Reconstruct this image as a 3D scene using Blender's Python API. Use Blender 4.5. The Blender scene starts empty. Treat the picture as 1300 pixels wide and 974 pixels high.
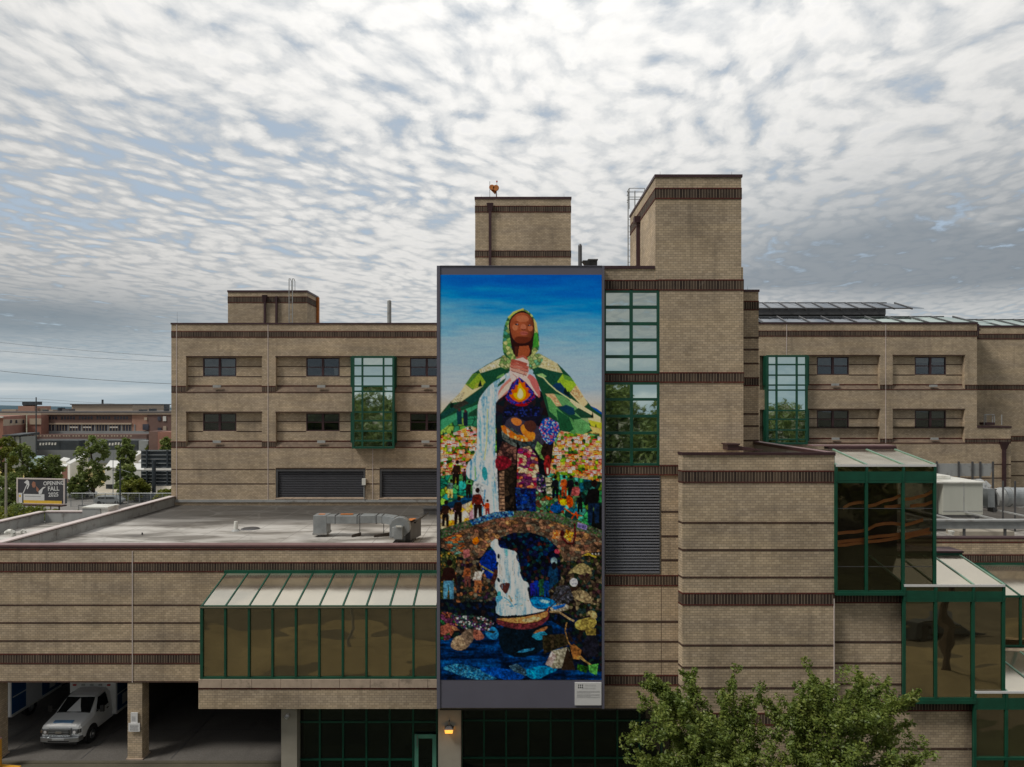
import bpy, bmesh, math, random
import numpy as np
from mathutils import Vector, Matrix
R = math.radians
random.seed(7); rng = np.random.default_rng(7)
S = bpy.context.scene
COL = S.collection

# ------------------------------------------------------------ camera
H = 16.55                 # drone height above the ground, metres
cam_d = bpy.data.cameras.new('camera'); cam = bpy.data.objects.new('camera', cam_d); COL.objects.link(cam)
cam.location = (0, 0, H); cam.rotation_euler = (R(90), 0, 0)
cam_d.sensor_width = 36; cam_d.lens = 900/1300*36; cam_d.shift_y = 28/1300
cam_d.clip_start = 0.1; cam_d.clip_end = 12000
S.camera = cam

# ------------------------------------------------------------ view, sun, sky
S.view_settings.view_transform = 'Standard'; S.view_settings.look = 'None'
S.view_settings.gamma = 1; S.view_settings.exposure = 0.72
SUN_EL, SUN_AZ = 52.0, -118.0          # azimuth from +Y, positive to +X
sd = Vector((math.sin(R(SUN_AZ))*math.cos(R(SUN_EL)), math.cos(R(SUN_AZ))*math.cos(R(SUN_EL)), math.sin(R(SUN_EL))))
sl = bpy.data.lights.new('sun', 'SUN'); sl.energy = 1.4; sl.angle = R(14); sl.color = (1, .95, .86)
sun = bpy.data.objects.new('sun', sl); COL.objects.link(sun)
sun.rotation_euler = sd.to_track_quat('Z', 'Y').to_euler(); sun.location = (-20, 40, 60)

W = bpy.data.worlds.new('World'); S.world = W; W.use_nodes = True
class NT:
    def __init__(s, tree): s.t = tree; s.n = tree.nodes; s.l = tree.links
    def add(s, kind, **kw):
        n = s.n.new(kind)
        for k, v in kw.items(): setattr(n, k, v)
        return n
    def put(s, sock, v):
        if isinstance(v, bpy.types.NodeSocket): s.l.new(v, sock)
        else: sock.default_value = v
    def math(s, op, a, b=0.0, c=None, clamp=False):
        n = s.add('ShaderNodeMath', operation=op); n.use_clamp = clamp
        s.put(n.inputs[0], a); s.put(n.inputs[1], b)
        if c is not None: s.put(n.inputs[2], c)
        return n.outputs[0]
    def vmath(s, op, a, b=None):
        n = s.add('ShaderNodeVectorMath', operation=op); s.put(n.inputs[0], a)
        if b is not None: s.put(n.inputs[1], b)
        return n.outputs['Value'] if op in ('DOT_PRODUCT', 'LENGTH', 'DISTANCE') else n.outputs[0]
    def noise(s, v, scale, detail=4, rough=.5, dist=0.0, lac=2.0):
        n = s.add('ShaderNodeTexNoise'); s.put(n.inputs['Vector'], v)
        n.inputs['Scale'].default_value = scale; n.inputs['Detail'].default_value = detail
        n.inputs['Roughness'].default_value = rough; n.inputs['Distortion'].default_value = dist
        n.inputs['Lacunarity'].default_value = lac
        return n.outputs['Fac']
    def ramp(s, f, stops, interp='LINEAR'):
        n = s.add('ShaderNodeValToRGB'); n.color_ramp.interpolation = interp
        e = n.color_ramp.elements
        while len(e) < len(stops): e.new(.5)
        for i, (p, c) in enumerate(stops):
            e[i].position = p; e[i].color = (c[0], c[1], c[2], 1) if not isinstance(c, (int, float)) else (c, c, c, 1)
        s.put(n.inputs[0], f); return n.outputs[0]
    def mix(s, f, a, b, mode='MIX'):
        n = s.add('ShaderNodeMix', data_type='RGBA', blend_type=mode)
        s.put(n.inputs[0], f)
        for i, v in ((6, a), (7, b)):
            if isinstance(v, tuple) and len(v) == 3: v = (*v, 1)
            s.put(n.inputs[i], v)
        return n.outputs[2]
    def maprange(s, v, a, b, c=0.0, d=1.0, smooth=True):
        n = s.add('ShaderNodeMapRange'); n.interpolation_type = 'SMOOTHSTEP' if smooth else 'LINEAR'
        s.put(n.inputs[0], v)
        for i, x in enumerate((a, b, c, d)): n.inputs[i+1].default_value = x
        return n.outputs[0]
    def sep(s, v):
        n = s.add('ShaderNodeSeparateXYZ'); s.put(n.inputs[0], v); return n.outputs
    def comb(s, x, y, z=0.0):
        n = s.add('ShaderNodeCombineXYZ')
        for i, v in enumerate((x, y, z)): s.put(n.inputs[i], v)
        return n.outputs[0]

def build_world():
    t = NT(W.node_tree); t.n.clear()
    out = t.add('ShaderNodeOutputWorld'); bg = t.add('ShaderNodeBackground'); bg.inputs[1].default_value = 0.1
    sky = t.add('ShaderNodeTexSky', sky_type='NISHITA'); sky.sun_disc = False
    sky.sun_elevation = R(SUN_EL); sky.sun_rotation = R(SUN_AZ); sky.air_density = 1.2; sky.dust_density = 1.5
    d = t.add('ShaderNodeTexCoord').outputs['Generated']
    x, y, z = t.sep(d)
    zz = t.math('ADD', t.math('MAXIMUM', z, 0.0), 0.035)
    px = t.math('DIVIDE', x, zz); py = t.math('DIVIDE', y, zz)
    # the cloud layer as a plane overhead; cloudlets drawn out along the wind
    ca, sa = .92, .39
    pl = t.comb(px, py)
    wx = t.math('SUBTRACT', t.noise(pl, 1.5, 1), .5); wy = t.math('SUBTRACT', t.noise(t.vmath('ADD', pl, (7, 3, 1)), 1.5, 1), .5)
    qx = t.math('ADD', px, t.math('MULTIPLY', wx, .3)); qy = t.math('ADD', py, t.math('MULTIPLY', wy, .3))
    u = t.math('ADD', t.math('MULTIPLY', qx, ca), t.math('MULTIPLY', qy, -sa))
    v = t.math('ADD', t.math('MULTIPLY', qx, sa), t.math('MULTIPLY', qy, ca))
    st = t.comb(u, t.math('MULTIPLY', v, .66))
    n_j = t.noise(st, 22.0, 3, .6); n_k = t.noise(t.vmath('ADD', st, (5, 9, 2)), 22.0, 3, .6)
    vor = t.add('ShaderNodeTexVoronoi'); vor.feature = 'SMOOTH_F1'; t.put(vor.inputs['Vector'], t.vmath('ADD', st, t.comb(t.math('MULTIPLY', n_j, .07), t.math('MULTIPLY', n_k, .07)))); vor.inputs['Scale'].default_value = 13.5; vor.inputs['Smoothness'].default_value = .7
    puff = t.math('SUBTRACT', 1.0, vor.outputs['Distance'])
    n_small = t.noise(t.comb(qx, t.math('MULTIPLY', qy, .7)), 19.0, 5, .62)
    n_mid = t.noise(st, 3.0, 3, .5)
    n_big = t.noise(pl, .55, 3, .5)
    def blob(cx, cy, rx, ry):
        ax = t.math('DIVIDE', t.math('SUBTRACT', px, cx), rx); ay = t.math('DIVIDE', t.math('SUBTRACT', py, cy), ry)
        r2 = t.math('ADD', t.math('MULTIPLY', ax, ax), t.math('MULTIPLY', ay, ay))
        return t.math('EXPONENT', t.math('MULTIPLY', r2, -1.0))
    thin = None
    for b in ((-.72, 2.34, .22, .3, .8), (-.52, 2.95, .3, .45, .7), (-1.25, 2.6, .55, .5, .8), (-2.1, 3.2, .9, .8, .7), (.37, 1.95, .03, .10, .75), (.62, -2.2, .5, .6, .7), (-1.6, -2.6, .7, .6, .7)):
        k = t.math('MULTIPLY', blob(*b[:4]), b[4]); thin = k if thin is None else t.math('MAXIMUM', thin, k)
    dark = None
    for b in ((2.5, 4.0, 1.6, 1.4, 1.0), (1.7, 4.6, .9, .55, .9), (2.3, 2.9, 1.0, .5, .45), (-4.2, 6.0, 2.0, 1.6, .8), (-2.2, -4.5, 1.4, 1.1, .8)):
        k = t.math('MULTIPLY', blob(*b[:4]), b[4]); dark = k if dark is None else t.math('MAXIMUM', dark, k)
    cell = t.math('ADD', t.math('MULTIPLY', puff, .62), t.math('MULTIPLY', n_small, .38))
    f = t.math('ADD', t.math('MULTIPLY', cell, .56), t.math('MULTIPLY', n_mid, .26))
    f = t.math('ADD', f, t.math('MULTIPLY', n_big, .18))
    f = t.math('SUBTRACT', f, t.math('MULTIPLY', thin, .135))
    cover = t.math('ADD', t.math('MULTIPLY', t.maprange(f, .30, .45), .85), .15)
    body = t.ramp(t.maprange(f, .36, .64, smooth=False), [(0, (3.75, 3.95, 4.15)), (.3, (4.9, 5.0, 5.05)), (.58, (6.15, 6.1, 5.95)), (.8, (6.6, 6.5, 6.3)), (1, (6.3, 6.25, 6.15))])
    dk = t.math('MULTIPLY', t.math('MINIMUM', t.math('MULTIPLY', dark, 1.35), 1.0), t.maprange(t.noise(pl, 1.1, 4, .55), .10, .42))
    body = t.mix(t.math('MULTIPLY', dk, .86), body, (1.9, 2.25, 2.6))
    # brightness of the lit cloud layer: strongest towards the hidden sun
    g = t.vmath('DOT_PRODUCT', d, (.03, .55, .835))
    glow = t.math('ADD', t.math('MULTIPLY', t.math('POWER', t.maprange(g, .0, 1.0, smooth=False), 2.2), .80), .37)
    body = t.mix(1.0, body, t.comb(glow, glow, glow), 'MULTIPLY')
    skyc = t.mix(1.0, sky.outputs[0], (.95, 1.05, 1.2), 'MULTIPLY')
    skyc = t.mix(.85, skyc, (2.5, 3.0, 3.5))
    col = t.mix(cover, skyc, body)
    hz = t.math('SUBTRACT', 1.0, t.maprange(z, .0, .16))
    hb = t.noise(t.comb(t.math('MULTIPLY', x, 2.2), t.math('MULTIPLY', z, 26), y), 1.6, 4, .55)
    hcol = t.ramp(hb, [(.35, (1.7, 2.3, 2.7)), (.55, (2.6, 3.05, 3.3)), (.7, (3.8, 4.0, 4.0))])
    col = t.mix(t.math('MULTIPLY', hz, .9), col, hcol)
    col = t.mix(t.maprange(z, -.03, -.005), (.9, .95, .9), col)
    t.l.new(col, bg.inputs[0]); t.l.new(bg.outputs[0], out.inputs[0])
build_world()

# ------------------------------------------------------------ materials
def newmat(name):
    m = bpy.data.materials.new(name); m.use_nodes = True; t = NT(m.node_tree)
    b = t.n['Principled BSDF']; return m, t, b
def plain(name, col, rough=.6, metal=0.0, var=.12, scale=3.0, bump=0.0, streak=False, dirt=None, spec=.5):
    m, t, b = newmat(name)
    pos = t.add('ShaderNodeNewGeometry').outputs['Position']
    if streak:
        sx, sy, sz = t.sep(pos); pos2 = t.comb(sx, sy, t.math('MULTIPLY', sz, .12))
    else: pos2 = pos
    n = t.noise(pos2, scale, 5, .6)
    lo = tuple(c*(1-var) for c in col); hi = tuple(min(1, c*(1+var)) for c in col)
    c = t.ramp(n, [(.3, lo), (.7, hi)])
    if dirt:
        n2 = t.noise(pos, dirt[1], 5, .65)
        c = t.mix(t.maprange(n2, .5, .72), c, dirt[0])
    t.l.new(c, b.inputs['Base Color']); b.inputs['Roughness'].default_value = rough
    b.inputs['Metallic'].default_value = metal; b.inputs['Specular IOR Level'].default_value = spec
    if bump:
        bn = t.add('ShaderNodeBump'); bn.inputs['Strength'].default_value = bump; bn.inputs['Distance'].default_value = .01
        t.put(bn.inputs['Height'], t.noise(pos, scale*6, 4, .6)); t.l.new(bn.outputs[0], b.inputs['Normal'])
    return m
def wall_uv(t):
    g = t.add('ShaderNodeNewGeometry'); x, y, z = t.sep(g.outputs['Position'])
    nx, ny, nz = t.sep(g.outputs['True Normal'])
    ax = t.math('ABSOLUTE', nx); ay = t.math('ABSOLUTE', ny); az = t.math('ABSOLUTE', nz)
    side = t.math('GREATER_THAN', ax, ay)
    u = t.add('ShaderNodeMix'); t.put(u.inputs[0], side); t.put(u.inputs[2], x); t.put(u.inputs[3], y)
    flat = t.math('GREATER_THAN', az, .8)
    v = t.add('ShaderNodeMix'); t.put(v.inputs[0], flat); t.put(v.inputs[2], z); t.put(v.inputs[3], y)
    return u.outputs[0], v.outputs[0], g.outputs['Position']
def brick(name, c1, c2, mort, bw=.21, bh=.1016, soldier=False, dirt=(.16, .13, .10), wash=.0):
    m, t, b = newmat(name)
    u, v, pos = wall_uv(t)
    n = t.add('ShaderNodeTexBrick'); n.offset = 0.0 if soldier else .5; n.squash = 1
    vec = t.comb(u, t.math('ADD', v, 50.0) if not soldier else t.math('ADD', t.math('MULTIPLY', v, 0.001), .04), 0)
    t.put(n.inputs['Vector'], vec); n.inputs['Scale'].default_value = 1
    n.inputs['Brick Width'].default_value = bw; n.inputs['Row Height'].default_value = bh
    n.inputs['Mortar Size'].default_value = .0085 if not soldier else .011; n.inputs['Mortar Smooth'].default_value = .3
    n.inputs['Bias'].default_value = 0
    n.inputs['Color1'].default_value = (*c1, 1); n.inputs['Color2'].default_value = (*c2, 1); n.inputs['Mortar'].default_value = (*mort, 1)
    col = n.outputs['Color']
    # batches of slightly different firing, rain streaks, efflorescence
    big = t.noise(pos, .45, 5, .6)
    col = t.mix(1.0, col, t.ramp(big, [(.3, .76), (.5, 1.0), (.7, 1.15)]), 'MULTIPLY')
    sx, sy, sz = t.sep(pos)
    stv = t.comb(t.math('MULTIPLY', sx, 1.6), t.math('MULTIPLY', sy, 1.6), t.math('MULTIPLY', sz, .16))
    streak = t.maprange(t.noise(stv, 1.4, 6, .65), .50, .72)
    col = t.mix(t.math('MULTIPLY', streak, .36), col, dirt)
    blk = t.noise(t.comb(t.math('MULTIPLY', sx, .35), sy, t.math('MULTIPLY', sz, 2.2)), 1.0, 3, .5)
    col = t.mix(1.0, col, t.ramp(blk, [(.35, (.90, .90, .92)), (.65, (1.08, 1.06, 1.02))]), 'MULTIPLY')
    eff = t.maprange(t.noise(pos, 3.1, 6, .72), .60, .78)
    col = t.mix(t.math('MULTIPLY', eff, .22 + wash), col, (.55, .50, .43))
    t.l.new(col, b.inputs['Base Color']); b.inputs['Roughness'].default_value = .88; b.inputs['Specular IOR Level'].default_value = .25
    bp = t.add('ShaderNodeBump'); bp.inputs['Strength'].default_value = .55; bp.inputs['Distance'].default_value = .012
    hgt = t.math('ADD', t.math('MULTIPLY', t.math('SUBTRACT', 1.0, n.outputs['Fac']), 1.0), t.math('MULTIPLY', t.noise(pos, 30, 3), .25))
    t.put(bp.inputs['Height'], hgt); t.l.new(bp.outputs[0], b.inputs['Normal'])
    return m
def glass(name, tint, refl, body, see=0.0, wave=.004, wscale=1.4, rough=.02, stretch=1.0, clear=(.75, .68, .5)):
    """coated architectural glass: mirror layer over a dark body, optionally part see-through"""
    m, t, b = newmat(name); t.n.remove(b); out = t.n['Material Output']
    g = t.add('ShaderNodeBsdfGlossy'); g.inputs['Roughness'].default_value = rough; g.inputs['Color'].default_value = (*tint, 1)
    pos = t.add('ShaderNodeNewGeometry').outputs['Position']
    if wave:
        sx, sy, sz = t.sep(pos)
        bp = t.add('ShaderNodeBump'); bp.inputs['Strength'].default_value = 1; bp.inputs['Distance'].default_value = wave
        t.put(bp.inputs['Height'], t.noise(t.comb(t.math('MULTIPLY', sx, stretch), sy, sz), wscale, 1.5, .4)); t.l.new(bp.outputs[0], g.inputs['Normal'])
    df = t.add('ShaderNodeBsdfDiffuse')
    dirt = t.noise(pos, 1.1, 5, .6)
    t.put(df.inputs['Color'], t.ramp(dirt, [(.35, tuple(c*.75 for c in body)), (.7, tuple(c*1.3 for c in body))]))
    base = df.outputs[0]
    if see:
        tr = t.add('ShaderNodeBsdfTransparent'); tr.inputs[0].default_value = (*clear, 1)
        ms = t.add('ShaderNodeMixShader'); ms.inputs[0].default_value = see
        t.l.new(base, ms.inputs[1]); t.l.new(tr.outputs[0], ms.inputs[2]); base = ms.outputs[0]
    lw = t.add('ShaderNodeFresnel'); lw.inputs[0].default_value = 1.5
    f = t.math('ADD', t.math('MULTIPLY', lw.outputs[0], 1.0-refl), refl, clamp=True)
    mx = t.add('ShaderNodeMixShader'); t.put(mx.inputs[0], f)
    t.l.new(base, mx.inputs[1]); t.l.new(g.outputs[0], mx.inputs[2]); t.l.new(mx.outputs[0], out.inputs[0])
    return m

M = {}
M['brick'] = brick('tan_brick', (.53, .425, .305), (.395, .312, .220), (.245, .205, .160))
M['soldier'] = brick('dark_soldier_brick', (.030, .021, .018), (.085, .062, .047), (.27, .21, .16), bw=.122, soldier=True, dirt=(.06, .045, .04))
M['red_course'] = brick('dark_red_brick', (.085, .022, .018), (.12, .030, .022), (.05, .035, .03), bw=.21, bh=.5, dirt=(.04, .03, .028))
M['line'] = brick('recessed_brown_course', (.060, .036, .028), (.085, .048, .036), (.09, .07, .055), bw=.21, bh=.5, dirt=(.04, .03, .028))
M['sill_brick'] = brick('stained_sill_brick', (.22, .165, .12), (.15, .11, .085), (.14, .11, .09), wash=.2)
M['maroon'] = plain('maroon_metal', (.062, .030, .034), .45, .3, .2, 2.0)
M['maroon_light'] = plain('faded_maroon_coping', (.20, .115, .115), .5, .1, .15, 2.0)
M['green'] = plain('green_mullion_metal', (.006, .072, .042), .42, .1, .2, 1.5)
M['roof_bar'] = plain('pale_green_glazing_bar', (.18, .32, .24), .45, .1, .12, 1.5)
M['green_pale'] = plain('pale_green_door_metal', (.10, .30, .22), .45, .1, .12, 1.5)
M['dark'] = plain('dark_interior', (.012, .012, .012), .9)
M['interior'] = plain('interior_brown', (.05, .038, .026), .9, var=.4, scale=1.1)
M['dark_green'] = plain('shaded_interior_green', (.010, .016, .013), .9)
M['membrane'] = None
M['flash'] = plain('grey_flashing', (.34, .35, .35), .55, .1, .12, 1.2, streak=True, dirt=((.2, .19, .18), 1.6))
M['coping_light'] = plain('pale_pink_coping', (.62, .54, .52), .5, .1, .08, 1.0)
M['galv'] = plain('galvanised_steel', (.30, .32, .33), .42, .45, .18, 2.2, bump=.1)
M['galv_dark'] = plain('dark_steel', (.10, .10, .105), .5, .4, .2, 2.2)
M['white_metal'] = plain('white_painted_metal', (.66, .66, .62), .5, .0, .06, 1.5, dirt=((.4, .38, .33), 1.2))
M['ahu'] = plain('pale_air_unit_panel', (.46, .47, .42), .5, 0, .06, 1.2, streak=True)
M['rust'] = plain('rusty_orange_steel', (.50, .17, .04), .7, .1, .3, 5)
M['slat'] = plain('blue_grey_slat', (.20, .21, .245), .45, .25, .08, 1.2)
M['shutter'] = plain('charcoal_shutter', (.085, .087, .10), .5, .3, .1, 1.2)
M['conc'] = plain('painted_concrete', (.33, .30, .25), .85, 0, .1, 1.2, bump=.1)
M['stone'] = plain('cast_stone', (.43, .335, .26), .85, 0, .12, 2.6, bump=.15, dirt=((.25, .2, .155), 2.2))
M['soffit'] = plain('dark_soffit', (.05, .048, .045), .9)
M['panel'] = plain('slate_grey_panel', (.115, .112, .150), .55, 0, .05, .8)
M['sign_white'] = plain('sign_white', (.66, .66, .67), .5, 0, .04, 5)
M['ink'] = plain('sign_ink', (.05, .05, .06), .6)
M['ink_grey'] = plain('sign_grey_ink', (.33, .33, .34), .6)
M['paint_white'] = plain('vehicle_white', (.72, .73, .74), .25, 0, .03, 2)
M['paint_blue'] = plain('vehicle_blue', (.02, .09, .25), .3, 0, .1, 2)
M['stripe_blue'] = plain('pale_blue_decal', (.12, .24, .42), .35)
M['chrome'] = plain('chrome', (.40, .42, .44), .32, .9, .08, 3)
M['tyre'] = plain('tyre_rubber', (.018, .018, .018), .85)
M['black'] = plain('black_plastic', (.014, .014, .015), .5)
M['red'] = plain('red_lens', (.45, .02, .02), .3)
M['g_canopy'] = glass('dim_canopy_glass', (.55, .58, .62), .38, (.05, .055, .06), wave=.003)
M['lens'] = plain('headlight_lens', (.20, .21, .22), .1, .6)
M['yellow'] = plain('safety_yellow_paint', (.70, .36, .04), .5, 0, .12, 4)
M['asphalt'] = None
M['wood'] = plain('weathered_pole_wood', (.075, .06, .05), .9, 0, .25, 4, streak=True)
M['bark'] = plain('tree_bark', (.06, .045, .032), .95, 0, .3, 8, bump=.5)
M['orange'] = plain('orange_reflection', (.95, .33, .10), .5, 0, .1, 3)
M['g_sky'] = glass('green_grey_mirror_glass', (.80, .90, .84), .78, (.03, .05, .04), wave=.003, wscale=1.1)
M['g_bronze'] = glass('bronze_mirror_glass', (.56, .49, .34), .42, (.034, .028, .017), see=.35, wave=.045, wscale=.7, stretch=.45)
M['g_orange'] = glass('bronze_clear_glass', (.62, .52, .34), .07, (.030, .024, .016), see=.96, wave=.02, wscale=.8, clear=(1, 1, 1))
M['g_roof'] = glass('sloped_roof_glass', (.86, .80, .68), .54, (.15, .135, .105), wave=.012, wscale=.9, rough=.13)
M['g_dark'] = glass('dark_window_glass', (.55, .58, .62), .07, (.012, .013, .016), see=.85, wave=.002, clear=(.9, .92, .92))
M['g_store'] = glass('black_storefront_glass', (.45, .5, .48), .07, (.006, .008, .008), see=.4, wave=.004)
M['blind'] = plain('grey_window_blind', (.34, .35, .33), .8, 0, .06, 2)
M['glass_car'] = glass('vehicle_glass', (.7, .75, .78), .12, (.01, .012, .014), wave=0)

def membrane():
    m, t, b = newmat('roof_membrane')
    pos = t.add('ShaderNodeNewGeometry').outputs['Position']
    x, y, z = t.sep(pos)
    a = t.noise(t.comb(t.math('MULTIPLY', x, .35), y, 0), .55, 7, .62, .6)
    c = t.ramp(a, [(.32, (.10, .088, .078)), (.42, (.22, .205, .185)), (.50, (.38, .36, .335)), (.64, (.56, .545, .52))])
    # membrane darkens unevenly towards the foot of the tall wall
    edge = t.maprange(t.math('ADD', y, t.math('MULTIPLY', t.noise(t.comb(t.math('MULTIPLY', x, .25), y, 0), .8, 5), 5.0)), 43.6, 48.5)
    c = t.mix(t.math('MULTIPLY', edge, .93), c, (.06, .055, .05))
    seam = t.math('LESS_THAN', t.math('FRACT', t.math('MULTIPLY', x, .41)), .018)
    c = t.mix(t.math('MULTIPLY', seam, .6), c, (.16, .15, .14))
    ring = t.add('ShaderNodeTexVoronoi'); ring.feature = 'DISTANCE_TO_EDGE'; t.put(ring.inputs['Vector'], pos); ring.inputs['Scale'].default_value = .35
    c = t.mix(t.math('MULTIPLY', t.math('SUBTRACT', 1.0, t.maprange(ring.outputs[0], .0, .04)), .25), c, (.2, .19, .18))
    t.l.new(c, b.inputs['Base Color'])
    t.put(b.inputs['Roughness'], t.maprange(a, .35, .6, .6, .85, False)); b.inputs['Specular IOR Level'].default_value = .2
    return m
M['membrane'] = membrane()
def asphalt():
    m, t, b = newmat('garage_paving')
    pos = t.add('ShaderNodeNewGeometry').outputs['Position']; x, y, z = t.sep(pos)
    n = t.noise(pos, .5, 7, .65); f = t.noise(pos, 14, 4, .7)
    c = t.ramp(n, [(.3, (.075, .064, .054)), (.7, (.125, .11, .095))])
    c = t.mix(.35, c, t.ramp(f, [(.3, .06), (.7, .2)]))
    st = t.maprange(t.noise(t.comb(t.math('MULTIPLY', x, 1.0), t.math('MULTIPLY', y, .3), 0), .7, 5), .55, .7)
    c = t.mix(t.math('MULTIPLY', st, .5), c, (.04, .036, .033))
    t.l.new(c, b.inputs['Base Color']); b.inputs['Roughness'].default_value = .8
    return m
M['asphalt'] = asphalt()
def foliage(name, dark, mid, light, sc=1.6):
    m, t, b = newmat(name); t.n.remove(b); out = t.n['Material Output']
    pos = t.add('ShaderNodeNewGeometry').outputs['Position']
    n = t.noise(pos, sc, 3, .6); r = t.noise(pos, 17.0, 2, .5)
    k = t.math('ADD', t.math('MULTIPLY', n, .5), t.math('MULTIPLY', r, .5))
    c = t.ramp(k, [(.36, dark), (.5, mid), (.64, light)])
    d = t.add('ShaderNodeBsdfDiffuse'); t.put(d.inputs[0], c)
    tr = t.add('ShaderNodeBsdfTranslucent'); t.put(tr.inputs[0], t.mix(.5, c, (.16, .2, .02)))
    gl = t.add('ShaderNodeBsdfGlossy'); gl.inputs['Roughness'].default_value = .45; gl.inputs[0].default_value = (.5, .5, .5, 1)
    a = t.add('ShaderNodeMixShader'); a.inputs[0].default_value = .32; t.l.new(d.outputs[0], a.inputs[1]); t.l.new(tr.outputs[0], a.inputs[2])
    e = t.add('ShaderNodeMixShader'); e.inputs[0].default_value = .05; t.l.new(a.outputs[0], e.inputs[1]); t.l.new(gl.outputs[0], e.inputs[2])
    t.l.new(e.outputs[0], out.inputs[0]); return m
M['leaf'] = foliage('street_tree_leaves', (.075, .12, .024), (.15, .205, .04), (.28, .31, .075))
M['leaf_far'] = foliage('far_tree_leaves', (.10, .15, .04), (.18, .24, .07), (.32, .35, .12), .5)
M['leaf_yellow'] = foliage('yellow_green_leaves', (.09, .12, .015), (.18, .2, .03), (.3, .3, .05), .5)

# ------------------------------------------------------------ mesh helpers
class MB:
    def __init__(s): s.v = []; s.f = []; s.m = []
    def face(s, pts, m=0):
        i = len(s.v); s.v += [tuple(p) for p in pts]; s.f.append(tuple(range(i, i+len(pts)))); s.m.append(m); return s
    def mesh(s, vs, fs, m=0):
        i = len(s.v); s.v += [tuple(p) for p in vs]
        for f in fs: s.f.append(tuple(i+k for k in f)); s.m.append(m)
        return s
    def box(s, x0, x1, y0, y1, z0, z1, m=0):
        if x0 > x1: x0, x1 = x1, x0
        if y0 > y1: y0, y1 = y1, y0
        if z0 > z1: z0, z1 = z1, z0
        v = [(x0,y0,z0),(x1,y0,z0),(x1,y1,z0),(x0,y1,z0),(x0,y0,z1),(x1,y0,z1),(x1,y1,z1),(x0,y1,z1)]
        return s.mesh(v, [(0,1,5,4),(1,2,6,5),(2,3,7,6),(3,0,4,7),(4,5,6,7),(3,2,1,0)], m)
    def hexa(s, v, m=0):   # 8 points, bottom four then top four
        return s.mesh(v, [(0,1,5,4),(1,2,6,5),(2,3,7,6),(3,0,4,7),(4,5,6,7),(3,2,1,0)], m)
    def tube(s, p0, p1, r0, r1=None, n=8, m=0, caps=True):
        r1 = r0 if r1 is None else r1
        p0 = Vector(p0); p1 = Vector(p1); d = (p1-p0)
        if d.length < 1e-6: return s
        q = d.to_track_quat('Z', 'Y'); a = []; 
        for p, r in ((p0, r0), (p1, r1)):
            for k in range(n):
                an = 2*math.pi*k/n; a.append(p + q @ Vector((r*math.cos(an), r*math.sin(an), 0)))
        fs = [(k, (k+1) % n, n+(k+1) % n, n+k) for k in range(n)]
        if caps: fs += [tuple(range(n-1, -1, -1)), tuple(range(n, 2*n))]
        return s.mesh(a, fs, m)
    def path(s, pts, rs, n=8, m=0):
        for i in range(len(pts)-1):
            s.tube(pts[i], pts[i+1], rs[i] if isinstance(rs, (list, tuple)) else rs, rs[i+1] if isinstance(rs, (list, tuple)) else rs, n, m)
        return s
    def prism(s, poly, axis, a, b, m=0):
        """poly: 2-D outline; axis 'x': (y,z) outline along x; 'y': (x,z) along y; 'z': (x,y) along z"""
        n = len(poly)
        def P(p, k): return (k, p[0], p[1]) if axis == 'x' else ((p[0], k, p[1]) if axis == 'y' else (p[0], p[1], k))
        v = [P(p, a) for p in poly] + [P(p, b) for p in poly]
        fs = [(k, (k+1) % n, n+(k+1) % n, n+k) for k in range(n)] + [tuple(range(n-1, -1, -1)), tuple(range(n, 2*n))]
        return s.mesh(v, fs, m)
    def build(s, name, mats, parent=None, label=None, kind=None, smooth=False, loc=None, bevel=0):
        me = bpy.data.meshes.new(name); me.from_pydata(s.v, [], s.f)
        if not isinstance(mats, (list, tuple)): mats = [mats]
        for m in mats: me.materials.append(M[m] if isinstance(m, str) else m)
        me.polygons.foreach_set('material_index', s.m)
        bm = bmesh.new(); bm.from_mesh(me)
        bmesh.ops.recalc_face_normals(bm, faces=bm.faces)
        bm.to_mesh(me); bm.free()
        if smooth: me.polygons.foreach_set('use_smooth', [True]*len(me.polygons))
        me.update()
        o = bpy.data.objects.new(name, me); COL.objects.link(o)
        if parent: o.parent = parent
        if label: o['label'] = label
        if kind: o['kind'] = kind
        if loc: o.location = loc
        if bevel:
            b = o.modifiers.new('bevel', 'BEVEL'); b.width = bevel; b.segments = 2; b.limit_method = 'ANGLE'; b.angle_limit = R(40)
        return o
def thing(name, label, cat, loc=(0,0,0), rz=0, group=None):
    o = bpy.data.objects.new(name, None); COL.objects.link(o); o.location = loc; o.rotation_euler = (0,0,rz)
    o['label'] = label; o['category'] = cat
    if group: o['group'] = group
    return o
def tag(o, label, cat, group=None):
    o['label'] = label; o['category'] = cat
    if group: o['group'] = group
    return o
def copy_tree(o, parent=None):
    c = o.copy(); COL.objects.link(c); c.parent = parent
    for ch in list(o.children): copy_tree(ch, c)
    return c
def X(px, Y): return (px-650)*Y/900.0
def Z(py, Y): return H-(py-515)*Y/900.0
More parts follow.
